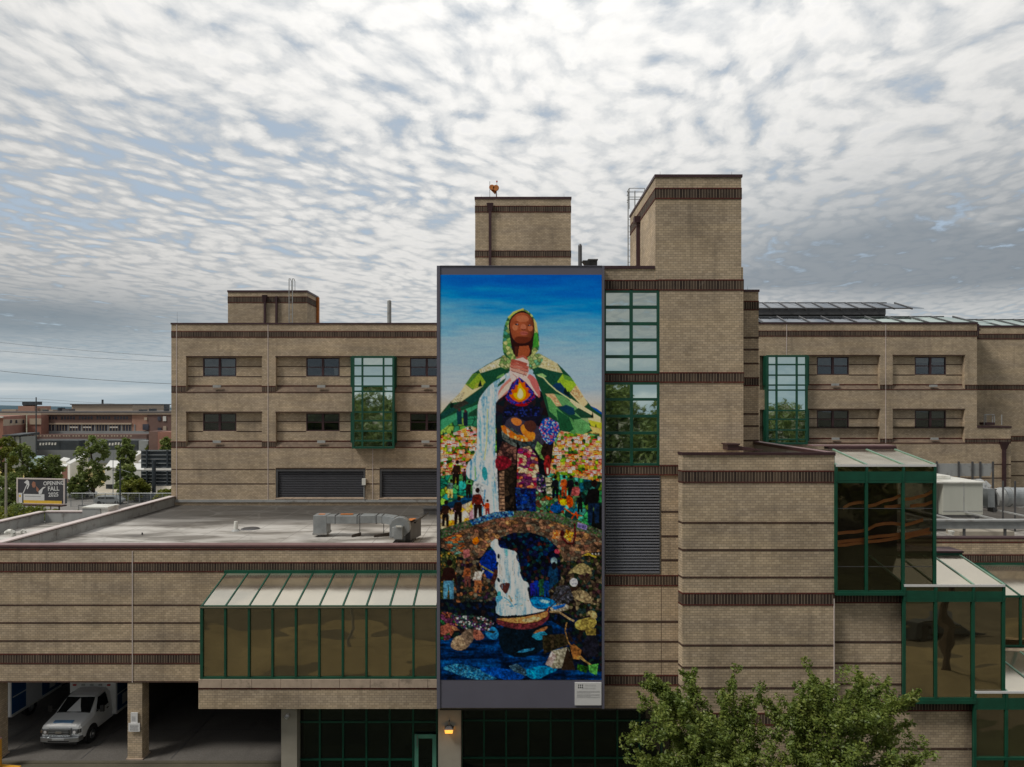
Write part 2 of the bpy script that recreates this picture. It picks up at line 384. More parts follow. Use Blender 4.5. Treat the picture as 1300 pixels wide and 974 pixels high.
# ------------------------------------------------------------ the setting
def sheet(name, x0, x1, y0, y1, z, mat):
    o = MB().face([(x0,y0,z),(x1,y0,z),(x1,y1,z),(x0,y1,z)]).build(name, mat, kind='structure'); return o
def ground_mat():
    m, t, b = newmat('ground_cover'); pos = t.add('ShaderNodeNewGeometry').outputs['Position']
    n = t.noise(pos, .03, 6, .6); f = t.noise(pos, .6, 5, .65)
    c = t.ramp(n, [(.38, (.045, .062, .022)), (.5, (.12, .11, .07)), (.62, (.20, .18, .14))])
    c = t.mix(.4, c, t.ramp(f, [(.35, (.05, .06, .025)), (.65, (.18, .16, .11))]))
    t.l.new(c, b.inputs['Base Color']); b.inputs['Roughness'].default_value = .95; return m
M['ground'] = ground_mat()
M['road'] = plain('road_asphalt', (.20, .19, .18), .85, 0, .15, .4, dirt=((.12, .115, .11), .15))
M['lot'] = plain('lot_asphalt', (.085, .076, .052), .85, 0, .3, .35, dirt=((.12, .105, .07), .12))
M['gravel'] = plain('pale_gravel', (.42, .38, .31), .95, 0, .2, .3)
M['line'+'_paint'] = plain('road_paint', (.6, .6, .55), .7)
M['dry_grass'] = plain('dry_grass', (.34, .27, .09), .95, 0, .3, .4)
sheet('ground', -3000, 3000, -2500, 5000, 0, 'ground')
sheet('parking_lot', -70, 70, -24, 32.9, .006, 'lot')
sheet('garage_floor', -60, 30, 32.95, 62, .012, 'asphalt')
sheet('street', -140, 60, 102, 126, .008, 'road')
sheet('storage_yard', -150, -30, 132, 196, .006, 'gravel')
sheet('grass_strip', -150, -60, 150, 186, .010, 'dry_grass').location.z = .0
MB().box(-60, 30, 32.75, 32.95, 0, .05).build('kerb', 'lot', kind='structure')
M['pale_conc'] = plain('sunlit_concrete_road', (.185, .155, .088), .9, 0, .3, .25, dirt=((.11, .095, .06), .3))
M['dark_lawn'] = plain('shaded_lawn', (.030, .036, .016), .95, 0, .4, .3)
sheet('access_road', -80, 80, 8.5, 16.5, .012, 'pale_conc')
sheet('lawn', -80, 80, -60, -4, .012, 'dark_lawn')
sheet('planting_bed', -12, 60, 19.5, 31, .012, 'dark_lawn')
bm = MB()                                     # expansion joints and tar lines of the garage floor
for x in (-24.9, -23.9, -20.2, -16.0): bm.box(x, x+.05, 33.2, 50, .010, .017)
for y in (36.2, 41.0): bm.box(-30, -4, y, y+.04, .010, .0165)
bm.build('paving_joints', 'galv_dark', kind='structure')
def ridge():
    vs = []; fs = []; xs = np.linspace(-2600, 2600, 160)
    for i, x in enumerate(xs):
        h = 13 + 3.6*math.sin(x*.0037+1) + 2.2*math.sin(x*.013) + 1.1*math.sin(x*.047+2)
        vs += [(x, 1700, 0), (x, 1760, h), (x, 2300, h*.6), (x, 2600, 0)]
    for i in range(len(xs)-1):
        for k in range(3): fs.append((4*i+k, 4*i+4+k, 4*i+5+k, 4*i+1+k))
    M['hill'] = plain('hazy_wooded_hill', (.030, .075, .105), .95, 0, .3, .01)  # bluish haze of distance is mixed into the hill colour
    MB().mesh(vs, fs).build('hills', 'hill', kind='structure', smooth=True)
ridge()

# ------------------------------------------------------------ the hospital
HB = thing('hospital_building', 'long tan and brown brick hospital building with green framed glass bays and two roof towers', 'building', (0, 40, 0))
HL = Vector((0, 40, 0))
def part(mb, name, mats, label=None, kind=None, **k):
    o = mb.build(name, mats, HB, label, kind, **k); o.location = -HL; return o
def sub(mb, name, mats, parent, label=None, kind=None, **k):
    return mb.build(name, mats, parent, label, kind, **k)

def cells(mb, x0, x1, z0, z1, Y, holes, m=0):
    """front face of a wall at depth Y with recesses; hole = (x0,x1,z0,z1,depth,[sub holes] or 'dark')"""
    xs = sorted({x0, x1, *[max(x0, min(x1, h[k])) for h in holes for k in (0, 1)]})
    zs = sorted({z0, z1, *[max(z0, min(z1, h[k])) for h in holes for k in (2, 3)]})
    for i in range(len(xs)-1):
        for j in range(len(zs)-1):
            cx = (xs[i]+xs[i+1])/2; cz = (zs[j]+zs[j+1])/2
            if any(h[0] < cx < h[1] and h[2] < cz < h[3] for h in holes): continue
            mb.face([(xs[i],Y,zs[j]),(xs[i+1],Y,zs[j]),(xs[i+1],Y,zs[j+1]),(xs[i],Y,zs[j+1])], m)
    for h in holes:
        a, b, c, d, dep, inner = h
        a = max(a, x0); b = min(b, x1)
        y2 = Y+dep
        for q in ([(a,Y,c),(b,Y,c),(b,y2,c),(a,y2,c)], [(a,Y,d),(b,Y,d),(b,y2,d),(a,y2,d)], [(a,Y,c),(a,Y,d),(a,y2,d),(a,y2,c)], [(b,Y,c),(b,Y,d),(b,y2,d),(b,y2,c)]):
            mb.face(q, m)
        if inner == 'dark': mb.face([(a,y2,c),(b,y2,c),(b,y2,d),(a,y2,d)], 1)
        elif inner is not None: cells(mb, a, b, c, d, y2, inner, m)
def rest(mb, x0, x1, y0, y1, z0, z1, m=0, top=True, left=True, right=True, back=True):
    if left: mb.face([(x0,y0,z0),(x0,y1,z0),(x0,y1,z1),(x0,y0,z1)], m)
    if right: mb.face([(x1,y0,z0),(x1,y1,z0),(x1,y1,z1),(x1,y0,z1)], m)
    if back: mb.face([(x0,y1,z0),(x1,y1,z0),(x1,y1,z1),(x0,y1,z1)], m)
    if top: mb.face([(x0,y0,z1),(x1,y0,z1),(x1,y1,z1),(x0,y1,z1)], m)
def pz(y0, y1, Y): return Z(y1, Y), Z(y0, Y)
def band(xa, xb, Y, pt, pb, name='brick_band', proud=.014):
    """dark soldier course between two thin dark red courses, drawn along x at depth Y"""
    z0, z1 = Z(pb, Y), Z(pt, Y); e = min(.055, (z1-z0)*.16); mb = MB()
    mb.box(xa, xb, Y-proud, Y+.02, z0+e, z1-e, 0)
    mb.box(xa, xb, Y-proud-.008, Y+.02, z0, z0+e, 1); mb.box(xa, xb, Y-proud-.008, Y+.02, z1-e, z1, 1)
    return part(mb, name, ['soldier', 'red_course'])
def side_band(x, ya, yb, z0, z1, s, proud=.014):
    e = .055; mb = MB(); a, b = (x-proud, x+.02) if s < 0 else (x-.02, x+proud); c, d = (a-.008, b) if s < 0 else (a, b+.008)
    mb.box(a, b, ya, yb, z0+e, z1-e, 0); mb.box(c, d, ya, yb, z0, z0+e, 1); mb.box(c, d, ya, yb, z1-e, z1, 1)
    return part(mb, 'brick_band', ['soldier', 'red_course'])
def line(xa, xb, Y, py, h=.065, proud=.010):
    z = Z(py, Y); return part(MB().box(xa, xb, Y-proud, Y+.02, z-h/2, z+h/2), 'brown_course', 'line')
def joint(x, Y, z0, z1, mat='coping_light'):
    return part(MB().box(x-.018, x+.018, Y-.026, Y+.01, z0, z1), 'expansion_joint', mat)
def coping(xa, xb, ya, yb, z, t=.10, mat='maroon', over=.04, name='coping'):
    return part(MB().box(xa-over, xb+over, ya-over, yb+over, z-t, z), name, mat)

def frame_grid(xs, zs, Y, w=.07, d=.09, mat='green', name='glass_bay', pane='g_sky', back=None, label=None, see=None, outer=None, pane_of=None):
    """mullion frame with one pane per opening; the frame is the part, the panes its sub-parts"""
    mb = MB(); ow = outer or w
    for i, x in enumerate(xs):
        ww = ow if i in (0, len(xs)-1) else w
        mb.box(x-ww/2, x+ww/2, Y-d, Y+.03, zs[0]-ow/2, zs[-1]+ow/2)
    for j, z in enumerate(zs):
        ww = ow if j in (0, len(zs)-1) else w
        for i in range(len(xs)-1):
            mb.box(xs[i]+.02, xs[i+1]-.02, Y-d+.008, Y+.026, z-ww/2, z+ww/2)
    f = part(mb, name, mat, label)
    for i in range(len(xs)-1):
        for j in range(len(zs)-1):
            a_, b_, c_, d_ = xs[i]+w*.3, xs[i+1]-w*.3, zs[j]+w*.3, zs[j+1]-w*.3; q = .0035*min(1.5, b_-a_)
            e1, e2, e3 = (random.uniform(-q, q) for _ in range(3)); yf_ = Y-.014     # no two panes hang in quite the same plane
            p = MB().hexa([(a_,yf_+e1,c_),(b_,yf_-e1+e2,c_),(b_,Y+.006,c_),(a_,Y+.006,c_),(a_,yf_+e3,d_),(b_,yf_+e3-2*e1+e2,d_),(b_,Y+.006,d_),(a_,Y+.006,d_)])
            pm = pane_of(i, j) if pane_of else pane
            o = sub(p, 'pane', pm, f)
            # installed panes are never perfectly coplanar: each leans by a fraction of a degree
    if back:
        sub(MB().face([(xs[0],Y+back[0],zs[0]),(xs[-1],Y+back[0],zs[0]),(xs[-1],Y+back[0],zs[-1]),(xs[0],Y+back[0],zs[-1])]), 'room_wall', back[1], f)
    return f
def window(x0, x1, z0, z1, Y, blinds=(.55, .5), paper=False):
    """maroon four-light window; sashes below, fixed lights above"""
    mb = MB(); w = .075; zm = z0+(z1-z0)*.50; xm = (x0+x1)/2
    for x in (x0+w/2, x1-w/2): mb.box(x-w/2, x+w/2, Y-.06, Y+.05, z0, z1)
    mb.box(xm-.08, xm+.08, Y-.07, Y+.05, z0+w, z1-w)
    for z in (z0+w/2, z1-w/2): mb.box(x0+w, x1-w, Y-.055, Y+.045, z-w/2, z+w/2)
    for a, b in ((x0+w, xm-.08), (xm+.08, x1-w)): mb.box(a, b, Y-.045, Y+.04, zm-.035, zm+.035)
    f = part(mb, 'window', 'maroon')
    for k, (a, b) in enumerate(((x0+w, xm-.08), (xm+.08, x1-w))):
        for c, d in ((z0+w, zm-.035), (zm+.035, z1-w)):
            sub(MB().box(a, b, Y-.008, Y+.004, c, d), 'pane', 'g_dark', f)
        bl = blinds[k]
        if bl > 0:
            sub(MB().box(a, b, Y+.06, Y+.075, z1-w-(z1-z0-2*w)*bl, z1-w), 'blind', 'blind', f)
    if paper: sub(MB().box(x1-.42, x1-.16, Y+.03, Y+.04, z0+.12, z0+.66), 'paper_notice', 'sign_white', f)
    return f

# ---- rear left wing -------------------------------------------------
YL = 50.9
def rear_wing(Y, x0, x1, top, floor, rows, bays, wins, gb, lines_y, name_lab, ybk=16.0, gx_in=None):
    """rows: (recess top, recess bottom, sill bottom, window top, window bottom); bays: x ranges in photo columns; gb: glass bay x range"""
    z1 = Z(top, Y); holes = []
    for r in rows:
        for (a, b) in bays:
            inner = []
            for (wa, wb) in wins:
                if wa > a-1 and wb < b+60 and wa < b: inner.append((X(wa, Y), X(min(wb, b), Y), Z(r[4], Y), Z(r[3], Y), .45, 'dark'))
            holes.append((X(a, Y), X(b, Y), Z(r[2], Y), Z(r[0], Y), .30, inner))
    return z1, holes
rowsL = [(453.3, 490, 498.6, 454, 478, (465.3, 478.3)), (523.9, 560.5, 568.5, 524.8, 547.6, (535, 547.9))]
baysL = [(236.3, 332.4), (350, 446.5), (501.5, 600)]
winsL = [(255.4, 298), (387.2, 429.9), (519.7, 562.5)]
z1, holes = rear_wing(YL, 0, 0, 410.8, 0, rowsL, baysL, winsL, None, None, '')
sh = [(X(350, YL), X(464, YL), Z(632.5, YL), Z(595.3, YL), .35, 'dark'), (X(481.8, YL), X(600, YL), Z(632.5, YL), Z(595.3, YL), .35, 'dark')]
mb = MB(); xL0, xL1 = X(217.5, YL), -2.9
cells(mb, xL0, xL1, Z(641.8, YL), z1, YL, [h for h in holes+sh])
rest(mb, xL0, xL1, YL, YL+17, Z(641.8, YL), z1, top=False)
part(mb, 'brick_wall', ['brick', 'dark'], 'tan brick wall of the rear wing above the low roof')
coping(xL0, xL1, YL, YL+.35, z1+.05, .12)
part(MB().box(xL0+.02, xL1, YL+.36, YL+16.8, z1-.55, z1-.35), 'flat_roof', 'membrane')
band(xL0-.01, xL1, YL, 420.4, 428.7)
for r in rowsL:
    edges = [(217.5, 236.3), (332.4, 350)]
    for a, b in edges: band(X(a, YL)+.001, X(b, YL)-.001, YL, r[1], r[2])
    for a, b in baysL:
        xa, xb = X(a, YL), X(min(b, 600), YL)
        zt, zb = Z(r[1], YL), Z(r[2], YL); yr = YL+.30
        sl_ = MB().prism([(YL-.012, zb+.055), (yr-.002, zb+.055), (yr-.002, zt-.03)], 'x', xa+.01, xb-.01)
        s_ = part(sl_, 'sloped_sill', 'sill_brick')
        sub(MB().box(xa, xb, YL-.026, YL+.12, zb, zb+.054), 'sill_nosing', 'red_course', s_)
        sub(MB().box(xa+.012, xb-.012, yr-.035, yr-.003, zt-.03, zt+.05), 'sill_head', 'red_course', s_)
        part(MB().box(xa-.02, xb+.02, YL-.02, YL+.03, Z(r[0], YL)-.01, Z(r[0], YL)+.07), 'lintel_course', 'line')
        ww = [w for w in winsL if a-1 < w[0] < b]
        for ly in r[5]:
            cur = a
            for w in ww:
                line(X(cur, YL)+.01, X(w[0], YL)-.01, yr, ly); cur = w[1]
            if cur < b: line(X(cur, YL)+.01, X(b, YL)-.01, yr, ly)
    for i, (wa, wb) in enumerate(winsL):
        top_row = r is rowsL[0]
        window(X(wa, YL), X(wb, YL), Z(r[4], YL), Z(r[3], YL), YL+.36, ((.93, .93), (0, 0), (.5, .6))[i] if top_row else ((.52, .5), (.48, .48), (.35, .4))[i], paper=(i == 1 and top_row))
for py in (595.9, 614.4):
    line(xL0, X(349.5, YL), YL, py); 
    line(X(464.6, YL), X(481.3, YL), YL, py)
line(X(350, YL), X(464, YL), YL, 594.4); line(X(482, YL), X(560, YL), YL, 594.4)
for px, a, b in ((224.3, 411.5, 634), (340.3, 411.5, 634), (473.2, 569.5, 634)): joint(X(px, YL), YL, Z(b, YL), Z(a, YL))
for py in (490.6, 560.9):
    for px in (275.8, 408.2, 540.3):
        l_ = part(MB().box(X(px-5, YL), X(px+5, YL), YL-.10, YL+.02, Z(py+1.6, YL), Z(py-1.6, YL)), 'wall_vent_box', 'flash')
# green glass bay between the window recesses
def glass_bay(Y, xs, zs, flx, flz, split_z=None):
    Xs = [X(p, Y) for p in xs]; Zs = [Z(p, Y) for p in zs][::-1]; yf = Y-.42
    f = frame_grid([x*(yf/Y) for x in Xs], [H+(z-H)*yf/Y for z in Zs], yf, w=.11, d=.10, pane='g_sky', name='glass_bay', outer=.15)
    x0, x1 = Xs[0]*yf/Y, Xs[-1]*yf/Y; z0, z1_ = H+(Zs[0]-H)*yf/Y, H+(Zs[-1]-H)*yf/Y
    m_ = MB(); m_.box(x0-.05, x0+.03, yf+.035, Y+.3, z0, z1_); m_.box(x1-.03, x1+.05, yf+.035, Y+.3, z0, z1_)
    m_.box(x0+.032, x1-.032, yf+.035, Y+.3, z0-.06, z0+.03); m_.box(x0+.032, x1-.032, yf+.035, Y+.3, z1_-.03, z1_+.06)
    sub(m_, 'bay_casing', 'green', f)
    sub(MB().box(x0+.04, x1-.04, yf+.12, yf+.16, z0+.04, z1_-.04), 'bay_back', 'dark_green', f)
    for (a, b) in flx:
        for (c, d) in flz:
            sub(MB().box(X(a, Y), X(b, Y), Y-.16, Y+.29, Z(d, Y), Z(c, Y)), 'side_panel', 'green', f)
    return f
glass_bay(YL, (448.6, 460.2, 487, 499.6), (453.3, 464.4, 477.7, 490.3, 497, 523.2, 534.3, 547.3, 559.6, 568.3), ((445.6, 448.2), (499.9, 503.4)), ((453, 491.5), (523.6, 562)))
# roller shutters
for a, b in ((350.5, 463.5), (482.3, 600)):
    xa, xb = X(a, YL), X(b, YL); za, zb = Z(631.5, YL), Z(596, YL)
    m_ = MB().box(xa, xa+.12, YL+.02, YL+.3, za, zb).box(xb-.12, xb, YL+.02, YL+.3, za, zb).box(xa+.121, xb-.121, YL+.02, YL+.3, zb-.14, zb)
    f = part(m_, 'roller_shutter', 'galv_dark')
    n = 15; hh = (zb-.14-za)/n; me = None
    for k in range(n):
        if me is None:
            me = sub(MB().prism([(YL+.20, za), (YL+.14, za+hh*.25), (YL+.14, za+hh*.7), (YL+.20, za+hh*.97), (YL+.23, za+hh*.97), (YL+.23, za)], 'x', xa+.121, xb-.121), 'slat', 'shutter', f)
        else:
            c = me.copy(); COL.objects.link(c); c.parent = f; c.location = (0, 0, hh*k)
    part(MB().prism([(YL-.05, za-.12), (YL+.3, za-.12), (YL+.3, za+.0), (YL-.05, za-.06)], 'x', xa-.1, xb+.1), 'shutter_sill', 'stone')
part(MB().box(xL0+.3, xL1, YL-.07, YL+.02, Z(637.6, YL), Z(634.4, YL)), 'base_flashing', 'flash')
ub = part(MB().box(X(460.2, YL), X(464.8, YL), YL-.22, YL-.02, Z(615.5, YL), Z(607.3, YL)), 'meter_box', 'white_metal')
sub(MB().tube((X(462.6, YL), YL-.1, Z(615.4, YL)), (X(462.6, YL), YL-.1, Z(634.2, YL)), .03), 'conduit', 'flash', ub)

# penthouse with side wall, ladder and downspouts (left)
def tower(x0, x1, y0, y1, z0, z1, bands, lab, faces=(True, True)):
    mb = MB().box(x0, x1, y0, y1, z0, z1); part(mb, 'brick_wall', 'brick', lab)
    coping(x0, x1, y0, y1, z1+.1, .16)
    for (a, b) in bands:
        band(x0-.02, x1+.02, y0, a, b)
        za, zb = Z(b, y0), Z(a, y0)
        if faces[0]: side_band(x0, y0+.001, y1, za, zb, -1)
        if faces[1]: side_band(x1, y0+.001, y1, za, zb, +1)
Yp = 56.0
tower(X(289.3, Yp), X(389.8, Yp), Yp, 59.3, z1-.5, Z(370.3, Yp), ((376.6, 384.7),), 'low brick roof house at the end of the rear wing', (False, True))
def downspout(px, Y, pt, pb, w=.075, head=True, mat='maroon'):
    m_ = MB(); x = X(px, Y); m_.box(x-w, x+w, Y-.19, Y-.05, Z(pb, Y), Z(pt, Y)-.1)
    if head: m_.hexa([(x-w*1.3,Y-.2,Z(pt,Y)-.55),(x+w*1.3,Y-.2,Z(pt,Y)-.55),(x+w*1.3,Y-.04,Z(pt,Y)-.55),(x-w*1.3,Y-.04,Z(pt,Y)-.55),(x-w*2.6,Y-.3,Z(pt,Y)),(x+w*2.6,Y-.3,Z(pt,Y)),(x+w*2.6,Y-.03,Z(pt,Y)),(x-w*2.6,Y-.03,Z(pt,Y))])
    return part(m_, 'downspout', mat)
downspout(336.9, Yp, 375.3, 411); downspout(351.6, Yp, 375, 411, head=False)
part(MB().box(X(389.8, Yp)+.03, X(389.8, Yp)+.2, 58.6, 58.9, z1-.4, Z(376, 58)), 'downspout', 'rust', 'rusty orange downspout on the side of the low roof house')

# ---- podium (front left) --------------------------------------------
YP = 33.1; ZT = Z(691.6, YP); ZR = 9.39; ZB = Z(866.5, YP)
xP0, xP1 = -29.0, -3.0
mb = MB().box(xP0, xP1, YP, YP+.45, ZB, ZT-.06)
part(mb, 'brick_wall', 'brick', 'banded tan brick front wall above the ambulance garage')
coping(xP0, xP1, YP, YP+.42, ZT, .075, 'maroon_light'); 
part(MB().box(xP0, xP1, YP-.03, YP+.01, ZT-.16, ZT-.076), 'coping_drip', 'maroon')
part(MB().box(xP0, xP1, YP-.012, YP+.01, ZT-.26, ZT-.19), 'brown_course', 'red_course')
band(xP0, xP1, YP, 713.8, 726.5); band(xP0, X(256.5, YP), YP, 830, 843)
for py in (768.4, 790.9, 813.8): line(xP0, X(258, YP), YP, py, .075)
line(xP0, xP1, YP, 865.6, .07)
joint(X(168.3, YP), YP, ZB, ZT-.3)
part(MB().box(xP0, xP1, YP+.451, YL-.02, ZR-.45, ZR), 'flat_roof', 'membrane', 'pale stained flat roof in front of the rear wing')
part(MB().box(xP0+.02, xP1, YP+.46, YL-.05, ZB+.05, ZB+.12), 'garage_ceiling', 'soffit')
# parapets with grey flashing on the inside
def parapet(x0, x1, y0, y1, zt, label=None, seams=1.0, mat='flash', cm='coping_light'):
    f = part(MB().box(x0, x1, y0, y1, ZR-.3, zt-.07), 'parapet_wall', mat, label)
    sub(MB().box(x0-.05, x1+.05, y0-.02, y1+.02, zt-.065, zt), 'coping', cm, f)
    sub(MB().box(x0-.06, x1+.06, y0-.02, y1+.02, zt-.10, zt-.066), 'coping_edge', 'maroon', f)
    L = (y1-y0) > (x1-x0); n = int(max(y1-y0, x1-x0)/seams)
    m_ = MB()
    for k in range(1, n):
        if L: m_.box(x0-.012, x1+.012, y0+k*seams, y0+k*seams+.03, ZR, zt-.11)
        else: m_.box(x0+k*seams, x0+k*seams+.03, y0-.012, y1+.012, ZR, zt-.11)
    o = sub(m_, 'flashing_seam', 'flash', f, kind='stuff')
    return f
parapet(-24.55, -24.2, YP+.5, YL-.05, ZT+.02, 'long grey parapet across the low roof', 1.35)
parapet(-29.0, -28.7, YP+.5, 43.5, ZT+.02, None, 2.2)
parapet(-28.65, -26.25, 43.5, 43.8, ZT+.02, None, 1.1)
for px in (-11.5, 170.9):
    x = X(px, YP)
    part(MB().box(x-.34, x+.34, YP+.02, YP+.64, 0, ZB), 'brick_pillar', 'brick')
    part(MB().box(x-.39, x+.39, YP-.03, YP+.69, 0, .07), 'pillar_footing', 'stone')
# side and back walls of the garage
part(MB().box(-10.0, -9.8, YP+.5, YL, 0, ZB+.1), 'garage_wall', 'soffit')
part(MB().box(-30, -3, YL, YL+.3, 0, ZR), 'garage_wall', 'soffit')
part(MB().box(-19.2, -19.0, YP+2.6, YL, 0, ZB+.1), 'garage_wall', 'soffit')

# ---- sunroom --------------------------------------------------------
YS = 30.4
sx = [X(p, YS) for p in (256.8, 286.8, 316.8, 346.5, 376.2, 405.8, 435.6, 465.5, 495.3, 525.1, 555.2)]
zf0, zf1, zbk = Z(860.5, YS), Z(770.3, YS), Z(727, YP)
f = frame_grid(sx, [zf0, zf1], YS, w=.085, d=.09, pane='g_bronze', name='sunroom', label='green framed bronze glass sunroom with a sloped glass roof', back=(2.5, 'interior'), outer=.12)
for p in list(f.children):
    pass
# roof bars and roof panes
for i, x in enumerate(sx):
    sub(MB().hexa([(x-.03,YS-.06,zf1-.01),(x+.03,YS-.06,zf1-.01),(x+.03,YP-.03,zbk-.01),(x-.03,YP-.03,zbk-.01),(x-.03,YS-.06,zf1+.07),(x+.03,YS-.06,zf1+.07),(x+.03,YP-.03,zbk+.07),(x-.03,YP-.03,zbk+.07)]), 'roof_bar', 'green', f)
for i in range(len(sx)-1):
    a, b = sx[i]+.05, sx[i+1]-.05
    sub(MB().hexa([(a,YS-.03,zf1+.02),(b,YS-.03,zf1+.02),(b,YP-.04,zbk+.02),(a,YP-.04,zbk+.02),(a,YS-.03,zf1+.045),(b,YS-.03,zf1+.045),(b,YP-.04,zbk+.045),(a,YP-.04,zbk+.045)]), 'roof_pane', 'g_roof', f)
sub(MB().box(sx[0]-.1, sx[-1], YP-.18, YP-.025, zbk+.0, zbk+.12), 'ridge_beam', 'green', f)
sub(MB().box(sx[0]-.06, sx[-1], YS-.13, YS-.092, zf1-.02, zf1+.035), 'eaves_gutter', 'g_roof', f)
m_ = MB(); m_.face([(sx[0],YS,zf0),(sx[0],YP,zf0),(sx[0],YP,zbk),(sx[0],YS,zf1)]); sub(m_, 'side_glass', 'g_bronze', f)
for i in range(1, 10, 1):
    if i % 2: sub(MB().tube((sx[i]+.4, YS+1.0, zf1-.02), (sx[i]+.4, YS+1.0, zf1-.14), .07, n=8), 'ceiling_lamp', 'flash', f)
part(MB().box(sx[0], sx[-1], YS+.1, YP, zf0-.1, zf0-.01), 'sunroom_floor', 'interior')
# ledge under the sunroom: cap stones over brick
xl0, xl1 = X(251.8, YS-.1), X(555.4, YS-.1); yl = YS-.12
zc1, zc0, zl, zb_ = Z(862.6, yl), Z(873.4, yl), Z(875.8, yl), Z(900.4, yl)
part(MB().box(xl0, xl1, yl+.03, YP-.002, zb_, zl), 'brick_wall', 'brick', 'brick ledge below the sunroom')
part(MB().box(xl0-.0, xl1, yl+.02, YP-.003, zl, zc0), 'brown_course', 'red_course')
cuts = [251.8, 281, 319.6, 356.4, 395, 431, 470, 506.5, 543, 555.4]
for i in range(len(cuts)-1):
    a, b = X(cuts[i], yl)+.008, X(cuts[i+1], yl)-.008
    part(MB().box(a, b, yl-random.uniform(0, .012), YS+.25, zc0+.002, zc1-random.uniform(0, .01)), 'cap_stone', 'stone')
# grey column and storefronts
YC = 31.0
xa, xb = X(357, YC), X(377, YC)
col_ = part(MB().box(xa, xb, YC, YC+.7, 0, zb_), 'concrete_column', 'conc')
m_ = MB(); m_.tube((X(365.5, YC), YC-.14, Z(907, YC)), (X(365.5, YC), YC, Z(907, YC)), .06)
m_.tube((X(365.5, YC), YC-.16, Z(908, YC)-.12), (X(365.5, YC), YC-.16, Z(908, YC)+.02), .02, .13, 12)
part(m_, 'dome_camera', 'sign_white')
Yst = 31.5
zs = [0.02, 1.15, Z(963.6, Yst), Z(916, Yst), zb_]
zs = [0.05, Z(963.6, Yst), Z(916, Yst), zb_-.02]
frame_grid([X(p, Yst) for p in (378.5, 406.5, 436, 465.5, 495, 524.7, 554.8)], zs, Yst, w=.075, d=.08, name='storefront', pane='g_store', back=(3, 'dark'), label='black storefront glazing with thin green mullions')
dr = MB(); xd0, xd1, zd1 = X(526.5, Yst-.12), X(554, Yst-.12), Z(932, Yst-.12); yd = Yst-.12
dr.box(xd0, xd0+.17, yd-.06, yd, .03, zd1).box(xd1-.17, xd1, yd-.06, yd, .03, zd1).box(xd0+.171, xd1-.171, yd-.055, yd, zd1-.17, zd1).box(xd0+.171, xd1-.171, yd-.055, yd, .03, .3)
dp = part(dr, 'entrance_door', 'green_pale')
sub(MB().box(xd0+.171, xd1-.171, yd-.03, yd-.01, .3, zd1-.17), 'pane', 'g_store', dp)
sub(MB().tube((xd0+.13, yd-.12, 1.5), (xd0+.13, yd-.12, 2.0), .02), 'handle', 'chrome', dp)
xa, xb = X(556.3, 30.9), X(585, 30.9)
part(MB().box(xa, xb, 30.9, 31.7, 0, zb_), 'concrete_column', 'conc')
frame_grid([X(p, 31.9) for p in (586.5, 614.5, 642.6, 670.7, 699, 727, 755.3, 783.4, 811.5, 839.6, 867, 895)], [.05, Z(961.5, 31.9), Z(914, 31.9), Z(898, 31.9)+.5], 31.9, w=.075, d=.08, name='storefront', pane='g_store', back=(3, 'dark'), label='dark storefront glazing under the mural wall')

# ---- centre mass and tall tower -------------------------------------
YT = 30.5
xT0, xT1 = X(558, YT), X(943.4, YT); zT1 = Z(339.4, YT); zTb = Z(899.5, YT)
xw0, xw1 = X(766, YT), X(836.8, YT)
hl = [(xw0, xw1, Z(473.5, YT), Z(368.5, YT), .12, 'dark'), (xw0, xw1, Z(590.5, YT), Z(486, YT), .12, 'dark'), (xw0, X(838.7, YT), Z(729, YT), Z(603.6, YT), .3, 'dark')]
mb = MB(); cells(mb, xT0, xT1, zTb, zT1, YT, hl); rest(mb, xT0, xT1, YT, 53, zTb, zT1, top=False)
part(mb, 'brick_wall', ['brick', 'dark'], 'tall tan brick wall behind and beside the mural')
part(MB().box(xT0, xT1, YT+.1, 53, zTb-.12, zTb), 'soffit_slab', 'soffit')
part(MB().box(xT0+.3, xT1-.3, YT+.3, 52.9, zT1-.5, zT1-.35), 'flat_roof', 'membrane')
coping(xT0, X(831.5, YT)-.05, YT, YT+.3, zT1+.06, .13)
xU0, xU1 = X(831.9, YT), X(940.9, YT); zU1 = Z(223.8, YT); zU0 = Z(355, YT)
yU = YT-.03
part(MB().box(xU0, xU1, yU, 37.0, zU0, zU1), 'brick_wall', 'brick', 'tall brick stair tower rising above the roof')
coping(xU0, xU1, yU, 37.0, zU1+.06, .12)
band(xU0-.02, xU1+.02, yU, 238.6, 253); side_band(xU0, yU+.001, 37.0, Z(253, yU), Z(238.6, yU), -1)
band(X(766, YT), X(835.5, YT), YT, 355.4, 368.8, proud=.012); band(X(835.6, YT), xT1+.02, YT, 355.0, 369.4, proud=.045)
# pale pier beside the window strip stands slightly proud
mb = MB().box(X(837.2, YT), xT1, YT-.035, YT+.01, Z(590.3, YT), Z(369.4, YT)-.001); 
part(mb, 'brick_pier', 'brick')
band(X(766, YT), X(836.6, YT), YT, 474.3, 485.3, proud=.012); band(X(836.7, YT), xT1+.02, YT, 472.6, 486.2, proud=.055)
band(X(766, YT), X(836.8, YT), YT, 591.2, 603.2, proud=.012); band(X(837, YT), X(866, YT), YT, 590.4, 603.6, proud=.05)
band(X(766, YT), X(866, YT), YT, 730, 744.2); band(X(766, YT), X(866, YT), YT, 856.8, 870.3)
for py in (649.7, 680.8, 711.3): line(X(839.5, YT), X(866, YT), YT, py, .085)
for py in (789.5, 814.8, 839.4): line(X(766, YT), X(866, YT), YT, py, .085)
part(MB().box(X(839.4, YT), X(839.9, YT), YT-.004, YT+.01, Z(899, YT), Z(744.5, YT)), 'expansion_joint', 'line')
